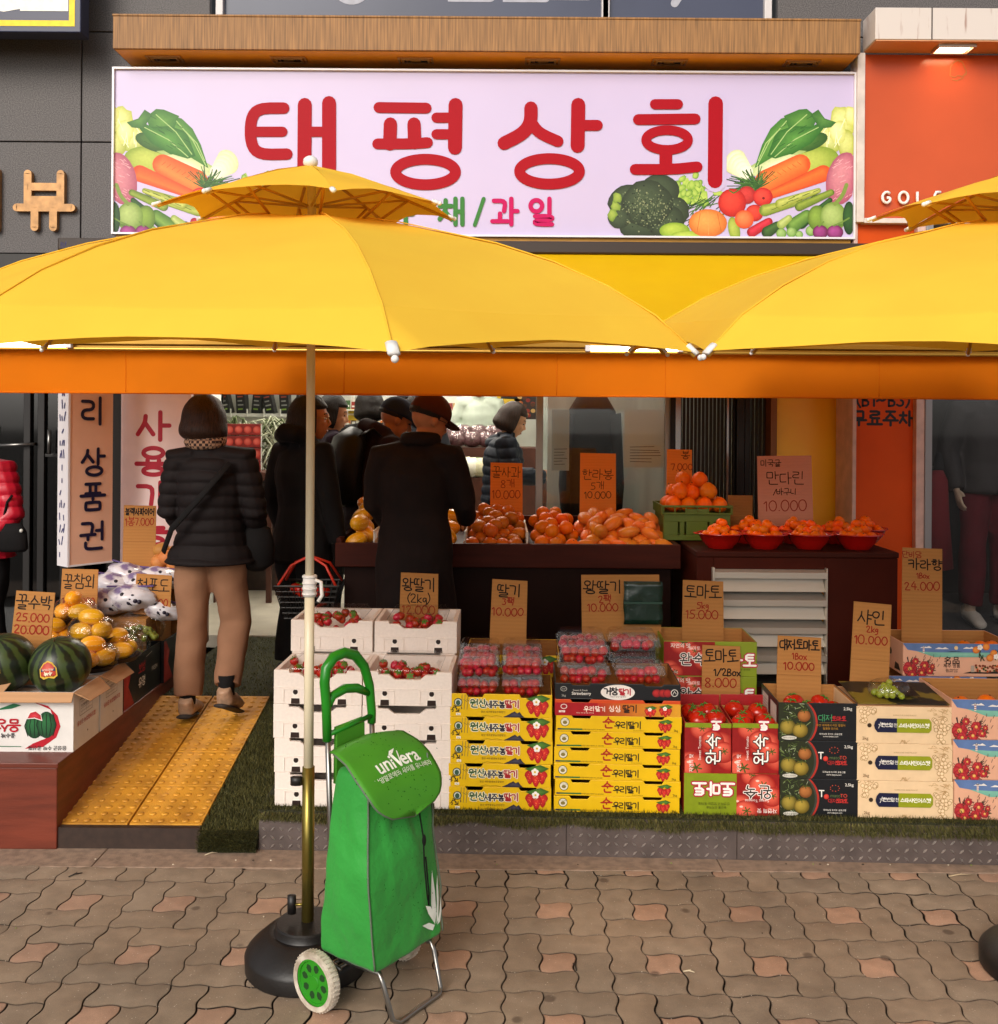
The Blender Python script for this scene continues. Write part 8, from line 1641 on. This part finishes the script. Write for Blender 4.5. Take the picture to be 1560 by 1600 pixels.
c_blk, c_coat = cloth('black', '#0e0c0d', vs=12), cloth('dark_brown', '#170c0a', vs=12); c_puff = M('puffer_black', '#161011', .75, spec=.2, var=.1, vs=8, bump=.12, bs=40); c_navyp = M('puffer_navy', '#1a212e', .65, spec=.25, var=.1, vs=8, bump=.12, bs=40); c_red = M('puffer_red', '#b3102a', .38, spec=.5, var=.1, vs=8, bump=.12, bs=40)
c_beige = cloth('beige_wool', '#8a644c', var=.07, bump=.15, bs=180); c_jean = cloth('denim', '#46566a', vs=30); shoe_b = M('shoe_beige', '#a8866c', .6, var=.2, vs=30); shoe_d = M('shoe_dark', '#1d1715', .5)
# -- the woman in the padded jacket, walking up the ramp
zr = ramp_z(4.96)
pw = dict(anl=(-.105, -.04, .085), tol=(-.115, .12, .03), knl=(-.10, .0, .49), knr=(.11, .06, .50), anr=(.135, -.14, .165), tor=(.14, .02, .075), ell=(-.225, -.0, 1.10), wrl=(-.15, .17, .95), elr=(.235, .0, 1.10), wrr=(.19, .19, .93), hir=(.09, .0, .90), shl=(-.175, 0, 1.365), shr=(.175, 0, 1.365), hd=(-.045, .03, 1.565), nk=(-.03, 0, 1.42))
wm_, P, Rm, J, s = person('woman with a dark bob in a black padded jacket and wide beige trousers, walking in', X(331, 4.98), 4.98, zr, R(-3), 1.60, c_puff, (c_beige, .93, .04), shoe_b, sk1, pw, (m_hairr, 'bob'), None, R(-4), R(-6), .83, quilt=.062, flare=1.2, sw=.97)
b = MB(); b.tube([J['nk'] + V((.082 * math.cos(a), .07 * math.sin(a) - .006, .045 + .014 * math.sin(a))) for a in [2 * math.pi * k / 20 for k in range(20)]], .024, 8, closed=True, rb=.03)
def M_check():
    m, t, bb = nodes('checked_scarf'); bb.inputs['Roughness'].default_value = .9; w1 = t.nodes.new('ShaderNodeTexChecker'); w1.inputs['Scale'].default_value = 70; w1.inputs[1].default_value = (*lin('#a58268'), 1); w1.inputs[2].default_value = (*lin('#2c1a18'), 1); t.links.new(coords(t), w1.inputs[0]); t.links.new(w1.outputs[0], bb.inputs['Base Color']); return m
b.build('scarf', M_check(), wm_, smooth=True)
for q in 'lr': b = MB(); b.tube([J['an' + q] + V((0, 0, .10)) * s, J['an' + q]], .042 * s, 12); b.build('sock', c_blk, wm_, smooth=True)
b = MB(); b.tube([V((.14, -.12, 1.36)) * s, V((.02, -.185, 1.2)) * s, V((-.14, -.19, 1.02)) * s, V((-.245, -.03, .88)) * s], .016, 8, rb=.005); b.build('strap', c_blk, wm_, smooth=True)
t = thing('shoulder_bag', 'soft black bag hanging at the right hip of the woman in the padded jacket', 'bag', (X(402, 5.0), 5.02, Z(402, 893, 5.0)), R(12)); b = MB(); b.tube([(0, 0, .0), (0, 0, .03), (-.01, 0, .12), (-.02, 0, .2), (-.03, 0, .23)], [.03, .085, .095, .085, .05], 16, side=(1, 0, 0), rb=[.02, .05, .06, .04, .02]); b.build('pouch', c_blk, t, smooth=True); b = MB(); b.tube([(-.09, 0, .2), (-.10, 0, .4), (-.06, 0, .56)], .009, 6); b.build('strap', c_blk, t, smooth=True)
# -- the woman in glasses behind the pole, with a wire basket
zf = .278
pw = dict(elr=(.235, .02, 1.12), wrr=(.23, .10, .865), ell=(-.25, -.03, 1.10), wrl=(-.24, .05, .88), hd=(.02, .05, 1.572), knl=(-.1, .03, .49))
w2_, P, Rm, J, s = person('woman in glasses and a black hooded sweatshirt standing behind the parasol pole with a basket', X(473, 5.45), 5.45, zf, R(-42), 1.57, c_blk, (c_blk, 1.05, .04), shoe_d, sk2, pw, (m_hairb, 'bob'), None, R(-34), R(-4), .74, hood=True, flare=1.05, sw=1.0)
glasses(P, w2_, M('gold_rim', '#b08a4a', .3, metal=.8))
a = Art(.0004); a.line([(-.02, .05), (.0, .0), (.02, .02)], .014, '#e8d8c8'); a.pen('MM', .02, -.17, .05, .009, '#d8b8a0', sm=0); o = a.build('chest_print', PRINT, w2_); o.location = (.02, .178, 1.28 * s); o.rotation_euler = (0, 0, math.pi)
t = thing('wire_basket', 'black wire shopping basket with red handles, held by the woman in glasses', 'basket', (X(487, 5.22), 5.22, Z(487, 962, 5.22)))
b = MB()
for k in range(7): f = k / 6; b.tube([((.12 + .045 * f) * sx, (.08 + .03 * f) * sy, .17 * f) for sx, sy in ((-1, -1), (1, -1), (1, 1), (-1, 1))], .0035 if k < 6 else .006, 6, closed=True)
for k in range(11):
    q = -1 + .2 * k
    for sy in (-1, 1): b.tube([(.12 * q, .08 * sy, 0), (.165 * q, .11 * sy, .17)], .003, 5)
for k in range(8):
    q = -1 + 2 * k / 7
    for sx in (-1, 1): b.tube([(.12 * sx, .08 * q, 0), (.165 * sx, .11 * q, .17)], .003, 5)
b.box(-.12, .12, -.08, .08, -.002, .003); b.build('cage', M('black_wire', '#0d0c0c', .4, spec=.5), t)
m_hdl = M('red_handle', '#c8311c', .35)
for sy, tp in ((-1, .035), (1, -.035)): b = MB(); b.tube([(-.15, .1 * sy, .17), (-.09, .06 * sy, .27), (.0, tp * .4 * sy, .315), (.09, .06 * sy, .27), (.15, .1 * sy, .17)], .007, 8); b.build('handle', m_hdl, t, smooth=True)
for dx, dy in ((-.06, 0), (.02, .03), (.07, -.03), (-.01, -.04), (.04, .0), (-.09, .03)): fruit('tomato', t.location.x + dx, t.location.y + dy, t.location.z + .08 + random.uniform(0, .03), 'red tomato lying in the black wire basket', 'tomatoes in the wire basket', .9)
# -- the man in the long coat at the counter
pw = dict(hd=(.055, .085, 1.555), nk=(.02, .025, 1.42), elr=(.255, .05, 1.12), wrr=(.22, .25, 1.02), ell=(-.235, .03, 1.10), wrl=(-.16, .2, .95), shl=(-.19, 0, 1.36), shr=(.19, 0, 1.36))
m1, P, Rm, J, s = person('man in a brown cap, glasses and long dark coat seen from behind at the counter', X(650, 4.93), 4.93, zf, R(-10), 1.58, c_coat, (c_blk, 1., .03), shoe_d, sk2, pw, (m_hairb, 'short'), cloth('brown_cap', '#4a2112', var=.1), R(-48), R(-22), .42, flare=1.08, sw=1.02)
glasses(P, m1, m_eye); b = MB(); b.tube([J['nk'] + V((.088 * math.cos(a), .078 * math.sin(a), .03 - .012 * math.sin(a))) for a in [2 * math.pi * k / 20 for k in range(20)]], .016, 8, closed=True, rb=.034); b.build('collar', c_coat, m1, smooth=True)
# -- inside: navy cap and backpack
pw = dict(hd=(.0, .20, 1.52), nk=(0, .10, 1.40), cst=(0, .05, 1.26), shl=(-.185, .07, 1.36), shr=(.185, .07, 1.36), elr=(.25, .1, 1.1), wrr=(.2, .3, .95), ell=(-.25, .06, 1.1), wrl=(-.2, .26, .93))
m2, P, Rm, J, s = person('person in a navy cap and dark scarf bending over, backpack on the back', X(575, 6.05), 6.05, zf, R(-58), 1.62, cloth('maroon_dark', '#1f0c10'), (c_blk, 1., .04), shoe_d, sk3, pw, (m_hairb, 'short'), cloth('navy_cap', '#1a2138', var=.1), R(-12), R(-24), .8, sw=1.05, hood=True)
t = thing('backpack', 'full black backpack on the person in the navy cap', 'backpack', m2.location + Matrix.Rotation(R(-58), 3, 'Z') @ V((0, -.15, 1.02)), R(-58)); b = MB(); b.tube([(0, 0, -.08), (0, 0, -.05), (0, -.02, .12), (0, .03, .3), (0, .08, .36)], [.1, .15, .165, .15, .1], 16, side=(1, 0, 0), rb=[.06, .10, .11, .09, .05]); b.build('pack', cloth('nylon_black', '#101012', rough=.5), t, smooth=True)
for q in (-1, 1): b = MB(); b.tube([(q * .1, .03, .33), (q * .12, .13, .38), (q * .13, .24, .28)], .022, 8, rb=.006); b.build('strap', MATS['cloth_nylon_black'], t, smooth=True)
b = MB(); b.tube([(-.06, -.09, .02), (0, -.125, .06), (.08, -.1, .05)], .004, 6); b.build('zip', M('zip_grey', '#77746e', .4, metal=.6), t)
# -- inside: woman in the navy padded coat
pw = dict(hd=(.0, .10, 1.555), nk=(0, .045, 1.42), cst=(0, .02, 1.27), elr=(.24, .06, 1.12), wrr=(.14, .30, 1.12), ell=(-.24, .06, 1.12), wrl=(-.12, .30, 1.13))
w3, P, Rm, J, s = person('woman with a brown bob in a navy padded coat looking down inside the grocery', X(783, 7.3), 7.3, zf + .007, R(-78), 1.58, c_navyp, (c_blk, 1., .04), shoe_d, sk1, pw, (m_hairr, 'bob'), None, R(-4), R(-26), .62, quilt=.07, sw=1.08, flare=1.1)
# -- further people
person('woman with dark hair in a dark checked jacket, half hidden behind the woman in glasses', X(514, 6.9), 6.9, zf + .007, R(-65), 1.60, cloth('plum', '#2c2030', vs=40, var=.5), (c_blk, 1., .04), shoe_d, sk1, None, (m_hairb, 'bob'), None, R(-12), R(-14), sw=1.0)
person('dark haired person in black deep in the shop, behind the backpack', X(578, 7.7), 7.7, zf + .007, R(15), 1.66, c_blk, (c_blk, 1., .04), shoe_d, sk3, None, (m_hairb, 'bob'), None, 0, R(-8), sw=1.05)
person('woman facing the street at the back of the shop, her face above the brown cap', X(640, 8.6), 8.6, zf + .007, R(168), 1.70, c_blk, (c_blk, 1., .04), shoe_d, sk1, None, (m_hairb, 'bob'), None, 0, R(-10))
person('dark haired shopper in black to the left of the brown cap', X(652, 7.9), 7.9, zf + .007, R(20), 1.64, cloth('grey_coat', '#2e3036'), (c_blk, 1., .04), shoe_d, sk1, None, (m_hairb, 'short'), None, 0, R(-14))
pw = dict(elr=(.24, .02, 1.13), wrr=(.02, .25, 1.07), ell=(-.25, .02, 1.12), wrl=(-.02, .26, 1.03), hd=(.0, .05, 1.57))
t = thing('clerk_platform', 'raised brown board behind the produce rack on which the clerk stands', 'platform', (X(752, 10.2), 10.2, .285)); MB().box(-.7, .7, -.3, .4, 0, .22).build('board', m_brn, t, bevel=.005); MB().box(-.68, .68, -.28, .38, .22, .226).build('mat', m_dark, t)
cl, P, Rm, J, s = person('clerk in a pale mint sweater and black gloves packing bags at the back', X(750, 10.15), 10.15, .51, R(172), 1.72, cloth('pale_mint', '#b9c4b6', var=.05), (c_blk, 1., .04), shoe_d, sk1, pw, (m_hairb, 'short'), None, 0, R(-15))
b = MB(); [hand(b, J['wr' + q], J['wr' + q] - J['el' + q], V((-1 if q == 'r' else 1, 0, 0)), s * 1.12, .6, 1 if q == 'l' else -1) for q in 'lr']; remesh(b, 'gloves', c_blk, cl, .008, 1)
# -- the passer in red at the left edge
pw = dict(elr=(.27, -.02, 1.10), wrr=(.19, .16, .93), ell=(-.26, -.02, 1.1), wrl=(-.2, .15, .93), shr=(.20, 0, 1.375))
pr_, P, Rm, J, s = person('person in a red padded jacket and dark hat, cut by the left edge', X(-24, 6.2), 6.2, .06, R(150), 1.66, c_red, (c_blk, 1., .04), shoe_d, sk1, pw, (m_hairb, 'short'), None, 0, R(-6), .83, quilt=.075, sw=1.10)
b = MB(); b.lathe([(.125, -.005), (.13, 0), (.085, .012), (.082, .06), (.06, .085), (0, .09)], 24, (0, 0, 0), closed=False); o = b.build('hat', c_blk, pr_, smooth=True); o.location = P(0, 0, .055); o.rotation_euler = (R(-8), 0, 0)
t = thing('handbag', 'black handbag with a steel clasp beside the red jacket', 'bag', (X(20, 6.02), 6.02, Z(20, 862, 6.02))); b = MB(); b.tube([(0, 0, 0), (0, 0, .02), (0, 0, .12), (0, 0, .17)], [.08, .10, .09, .06], 14, side=(1, 0, 0), rb=[.03, .045, .04, .02]); b.build('pouch', c_blk, t, smooth=True); b = MB(); b.tube([(-.06, 0, .16), (-.03, 0, .3), (.0, 0, .34)], .008, 6); b.build('strap', c_blk, t, smooth=True); b = MB(); b.ball((.07, -.03, .13), .011, 8, 6); b.build('clasp', m_steel, t, smooth=True)
# -- the mannequin in the display window
pw = dict(elr=(.26, .0, 1.12), wrr=(.25, .10, .885), ell=(-.30, .03, 1.13), wrl=(-.245, .17, .90), hd=(0, .03, 1.6))
m_man = M('mannequin_skin', '#d2b8a0', .4, spec=.5); mx, my = X(1545, 6.62), 6.62
mq = person('headless look shop mannequin', mx, my, .40, R(180), 1.74, M('mesh_grey', '#2a2628', .8, var=.25, vs=160, bump=.3, bs=200), (cloth('maroon', '#5a1420', var=.1), .98, .05), M('white_shoe', '#cfc4b8', .5), m_man, pw, None, None, 0, 0, .86, sw=1.05, face=False)[0]
mq.name = 'mannequin'; mq['category'] = 'mannequin'; mq['label'] = 'shop window mannequin in a grey jacket and maroon trousers at the right edge'
# ================================================================== THE GREEN CART
A0 = gnd(566, 1497); A0 = V((-.415, 3.06, 0)); fv = V((.80, -.60, 0)).normalized(); ang = math.atan2(fv.y, fv.x) + math.pi / 2   # local -y is the front
ct_ = thing('shopping_cart', 'bright green two wheeled shopping cart with a flap and tubular handle, before the parasol base', 'cart', A0, ang)
m_gbag = M('green_nylon', '#2f9038', .55, spec=.25, var=.10, vs=4, bump=.55, bs=9, sheen=.1, bd=.03); m_gflap = M('green_flap', '#468f26', .55, spec=.25, var=.08, vs=5, bump=.15, bs=10); m_gpl = M('green_plastic', '#1f7d1c', .28, spec=.4, coat=.12); m_gs = M('grey_steel', '#8f8c88', .28, metal=.9); m_pipe = M('grey_piping', '#5c6a58', .6)
# bag: a soft box narrowed at the top, bulging, with folds below the flap
b = MB(); W2, nz, npf = .146, 30, 64; vs = []
for j in range(nz + 1):
    t_ = j / nz; z_ = .145 + .555 * t_; w_ = W2 * (1.0 - .09 * t_ ** 2 + .05 * math.sin(math.pi * t_)); d0, d1 = .015 - .02 * t_, -.205 + .055 * t_; bul = .020 * math.sin(math.pi * min(1, t_ * 1.05)); z_l = z_
    for i in range(npf):
        u = i / npf * 4; k = int(u); f = u - k
        if k == 0: x, y = -w_ + 2 * w_ * f, d1 - bul * math.sin(math.pi * f)
        elif k == 1: x, y = w_ + bul * .5 * math.sin(math.pi * f), d1 + (d0 - d1) * f
        elif k == 2: x, y = w_ - 2 * w_ * f, d0
        else: x, y = -w_ - bul * .5 * math.sin(math.pi * f), d0 + (d1 - d0) * f
        fold = .012 * max(0, t_ - .42) * mnoise.noise(V((x * 17 + 3, y * 17, z_ * 2.4))) * 2.4 + .012 * mnoise.noise(V((x * 9, y * 9 + 5, z_ * 7))) + .010 * abs(mnoise.noise(V((x * 16, y * 16, z_ * 11)))) + .010 * abs(mnoise.noise(V((x * 7 + z_ * 9, y * 7, z_ * 5 - x * 6))))
        fold += .045 * max(0, (t_ - .45)) * abs(math.sin(x * 34 + 1.3 + 2 * z_)) * (1 if k in (0, 3) else .4)
        q = V((x, y - .09, 0)); q = V((x, y + .09, 0)).normalized() if (x or y) else V((0, -1, 0)); dz = -.025 * (1 - t_) * (1 - abs(x) / w_) * 0
        vs.append(V((x, y, z_ + dz)) - q * fold * .8)
b.add(vs, [(j * npf + i, j * npf + (i + 1) % npf, (j + 1) * npf + (i + 1) % npf, (j + 1) * npf + i) for j in range(nz) for i in range(npf)] + [tuple(range(npf))[::-1], tuple(nz * npf + i for i in range(npf))])
bag = b.build('bag', m_gbag, ct_, auto=55); sb_ = bag.modifiers.new('soft', 'SUBSURF'); sb_.levels = 1; sb_.render_levels = 1
b = MB()
for i in (0, npf // 4): b.tube([vs[j * npf + i] + (vs[j * npf + i] - V((0, -.09, vs[j * npf + i].z))).normalized() * .0015 for j in range(1, nz + 1)], .0028, 6)
b.build('piping', m_pipe, bag, smooth=True)
# flap: from the back edge over the top and down the front with a round end
b = MB(); nu, nv = 22, 18; fl = []
path = [(.012, .745), (-.03, .758), (-.085, .738), (-.135, .70), (-.178, .652), (-.199, .606), (-.207, .572)]
L_ = [0]
for p, q in zip(path, path[1:]): L_.append(L_[-1] + math.dist(p, q))
def pth(t_):
    d = t_ * L_[-1]
    for i in range(len(path) - 1):
        if d <= L_[i + 1] or i == len(path) - 2: f = (d - L_[i]) / (L_[i + 1] - L_[i]); return path[i][0] + (path[i + 1][0] - path[i][0]) * f, path[i][1] + (path[i + 1][1] - path[i][1]) * f
for j in range(nv + 1):
    t_ = j / nv; y, z_ = pth(t_); hw = .140 + .018 * min(1, t_ * 2)
    if t_ > .5: hw *= math.sqrt(max(0, 1 - ((t_ - .5) / .5) ** 3.3)) * .98 + .02
    if t_ < .14: hw *= .86 + t_
    for i in range(nu + 1):
        x = -hw + 2 * hw * i / nu; e = (2 * i / nu - 1); fl.append(V((x, y - .012 * t_ + .004 * mnoise.noise(V((x * 9, t_ * 4, 2))), z_ - .016 * e * e * (1 - t_ * .6) + .004 * mnoise.noise(V((x * 12, t_ * 5, 0))))))
m_ = nu + 1; b.add(fl, [(j * m_ + i, (j + 1) * m_ + i, (j + 1) * m_ + i + 1, j * m_ + i + 1) for j in range(nv) for i in range(nu)])
flap = b.build('flap', m_gflap, ct_, smooth=True); so2 = flap.modifiers.new('thickness', 'SOLIDIFY'); so2.thickness = .005; so2.offset = 1
edge = [fl[j * m_] for j in range(2, nv + 1)] + [fl[nv * m_ + i] for i in range(1, nu)] + [fl[j * m_ + nu] for j in range(nv, 1, -1)]
b = MB(); b.tube([p + V((0, -.001, 0)) for p in edge], .0035, 6); b.build('edge_piping', m_pipe, flap, smooth=True)
def on_flap(art, name, mat, off=.0065):
    o = art.build(name, mat, flap)
    for v in o.data.vertices:
        t_ = min(.98, max(.02, .62 - v.co.z / L_[-1])); y0, z0 = pth(t_); y1, z1 = pth(t_ + .01); n = V((0, (z1 - z0), -(y1 - y0))).normalized(); n = n if n.y < 0 else -n; e = v.co.x / .158
        v.co = V((v.co.x, y0 - .012 * t_, z0 - .016 * e * e * (1 - t_ * .6))) + n * (off - v.co.y)
    return o
a = Art(.0001); a.font('uni', -.042, .018, .062, '#eef2ea', bold=.018); a.font('era', .062, .018, .062, '#eef2ea', bold=.018); a.poly([(-.006, .06), (.006, .06), (.014, .03), (.03, .066), (.034, .066), (.017, .016), (.009, .016)], '#eef2ea'); a.poly([(-.010, .058), (.004, .072), (.03, .076), (.012, .062)], '#eef2ea'); a.font('남양알로에의 새이름 유니베라', .012, -.006, .0195, '#dfe8d8', bold=.006); on_flap(a, 'lettering', PRINT)
a = Art(.0001)
rr = random.Random(9)
for k in range(130): a.ell(rr.gauss(.01, .075), rr.uniform(-.13, .16), rr.uniform(.0009, .0022), None, '#24521a', n=7, rot=0)
a.lim = None; on_flap(a, 'wet_spots', M('wet_spot', '#1f5a1c', .15, spec=.5), .0058)
# white leaf emblem on the front, low and to the right
a = Art(.0001); ex, ez = .104, .20
for pts in ([(0, 0), (-.028, .018), (-.06, .022), (-.034, .002), (-.01, -.012)], [(.0, .004), (-.03, .045), (-.044, .075), (-.018, .062), (.0, .03)], [(.0, .0), (-.016, .07), (-.012, .125), (-.004, .165), (.006, .10), (.010, .03)], [(.008, .0), (.014, .06), (.016, .11), (.024, .14), (.024, .07), (.018, .01)], [(.012, -.004), (.026, .03), (.036, .07), (.036, .03), (.026, .0)]):
    a.poly([(ex + x, ez + z) for x, z in pts], '#e8efe6')
o = a.build('leaf_emblem', PRINT, bag)
def front_y(x, z_): t_ = (z_ - .145) / .555; w_ = W2 * (1.0 - .09 * t_ ** 2 + .05 * math.sin(math.pi * t_)); return -.205 + .055 * t_ - .020 * math.sin(math.pi * min(1, t_ * 1.05)) * math.sin(math.pi * min(1, max(0, (x + w_) / (2 * w_)))) - .009
for v in o.data.vertices: v.co = V((v.co.x, front_y(v.co.x, v.co.z) + v.co.y, v.co.z))
a = Art(.0001)
for k in range(110): a.ell(rr.uniform(-.11, .12), rr.uniform(.22, .62), rr.uniform(.0009, .0020), rr.uniform(.0012, .003), '#1d5a1c', n=7)
o = a.build('wet_spots', M('wet_spot_dark', '#1c6a22', .15, spec=.5), bag)
for v in o.data.vertices: v.co = V((v.co.x, front_y(v.co.x, v.co.z) - .001 + v.co.y, v.co.z))
b = MB(); cx_ = .055; b.tube([(cx_, front_y(cx_, .56) - .004, .56), (cx_ + .004, front_y(cx_, .48) - .006, .48), (cx_ - .002, front_y(cx_, .40) - .007, .40), (cx_ + .006, front_y(cx_, .30) - .007, .30), (cx_ + .012, front_y(cx_, .275) - .006, .275), (cx_ + .014, front_y(cx_, .31) - .006, .31), (cx_ + .006, front_y(cx_, .42) - .007, .42)], .0025, 6); b.ball((cx_ + .002, front_y(cx_, .47) - .010, .47), (.006, .006, .018), 8, 8); b.build('drawstring', c_blk, bag, smooth=True)
# frame, handle, wheels, stand
b = MB()
for sx in (-.095, .095): b.tube([(sx, .03, .085), (sx, .034, .5), (sx, .05, .80)], .0085, 10)
b.tube([(-.15, .03, .085), (.15, .03, .085)], .007, 10); b.build('frame', m_gs, ct_, smooth=True)
b = MB(); arch = [(-.095, .05, .755), (-.096, .054, .86), (-.100, .058, .93), (-.094, .058, .972), (-.066, .056, 1.0), (-.025, .054, 1.008), (.022, .053, .992), (.062, .052, .95), (.085, .05, .885), (.095, .049, .80), (.095, .049, .765)]
b.tube(arch, [.014, .0145, .0155, .0165, .017, .017, .0165, .0155, .0145, .014, .0135], 14); b.tube([(-.094, .054, .85), (-.072, .053, .885), (-.02, .052, .897), (.03, .051, .888), (.082, .05, .862)], [.011, .0135, .015, .0145, .011], 14); hd_ = b.build('handle', m_gpl, ct_, smooth=True)
b = MB(); b.tube([(-.09, .045, .775), (.09, .045, .79)], .008, 10); b.build('crossbar', m_gpl, hd_, smooth=True)
b = MB(); b.add([(-.07, .036, .62), (.055, .036, .62), (.055, .040, .79), (-.065, .040, .785), (-.07, .05, .62), (.055, .05, .62), (.055, .053, .795), (-.065, .053, .79)], [(0, 1, 2, 3), (7, 6, 5, 4), (3, 2, 6, 7), (0, 3, 7, 4), (1, 5, 6, 2)]); b.build('webbing_strap', m_gflap, ct_, bevel=.002)
m_tyre = M('white_tyre', '#cfc4b4', .6, col2='#a0917e', vs=25, bump=.3, bs=120); m_hub = M('green_hub', '#2a8a1c', .3, spec=.5)
def wheel(sx):
    b = MB(); r_ = .084; b.lathe([(r_ - .018, -.016), (r_ - .004, -.018), (r_, -.011), (r_, .011), (r_ - .004, .018), (r_ - .018, .016)], 44, (sx, .0, r_), ax='X', closed=False)
    for k in range(40): a_ = 6.283 * k / 40; b.box(sx - .012, sx + .012, r_ * math.cos(a_) * 1.0 - .002, r_ * math.cos(a_) + .002, r_ + r_ * math.sin(a_) - .002, r_ + r_ * math.sin(a_) + .002)
    w_ = b.build('wheel', m_tyre, ct_, auto=40); b = MB(); b.lathe([(0, -.013), (.018, -.013), (.02, -.010), (.058, -.009), (.060, -.014), (.066, -.014), (.067, .012), (0, .012)], 40, (sx, 0, r_), ax='X', closed=False); b.build('rim', m_hub, w_, auto=30)
    b = MB()
    for k in range(8):
        a_ = 6.283 * k / 8 + .2; c_, s_ = math.cos(a_), math.sin(a_); tear = [(.026, 0), (.034, .009), (.045, .0105), (.053, 0), (.045, -.0105), (.034, -.009)]; b.add([(sx - .0098, r1 * c_ - q1 * s_, r_ + r1 * s_ + q1 * c_) for r1, q1 in tear], [tuple(range(6))])
    b.build('rim_opening', M('hub_opening', '#0c3a0c', .7), w_)
wheel(-.178); wheel(.178)
b = MB(); b.tube([(-.165, 0, .084), (.165, 0, .084)], .006, 10); b.tube([(-.10, .03, .1), (-.1, -.02, .088)], .006, 8); b.tube([(.10, .03, .1), (.1, -.02, .088)], .006, 8); b.build('axle', m_gs, ct_, smooth=True)
b = MB(); b.tube([(-.105, -.02, .125), (-.112, -.19, .140), (-.112, -.202, .118), (-.105, -.235, .02), (-.088, -.245, .010), (.088, -.245, .010), (.105, -.235, .02), (.112, -.202, .118), (.112, -.19, .140), (.105, -.02, .125)], .0075, 10); b.build('stand', m_gs, ct_, smooth=True)
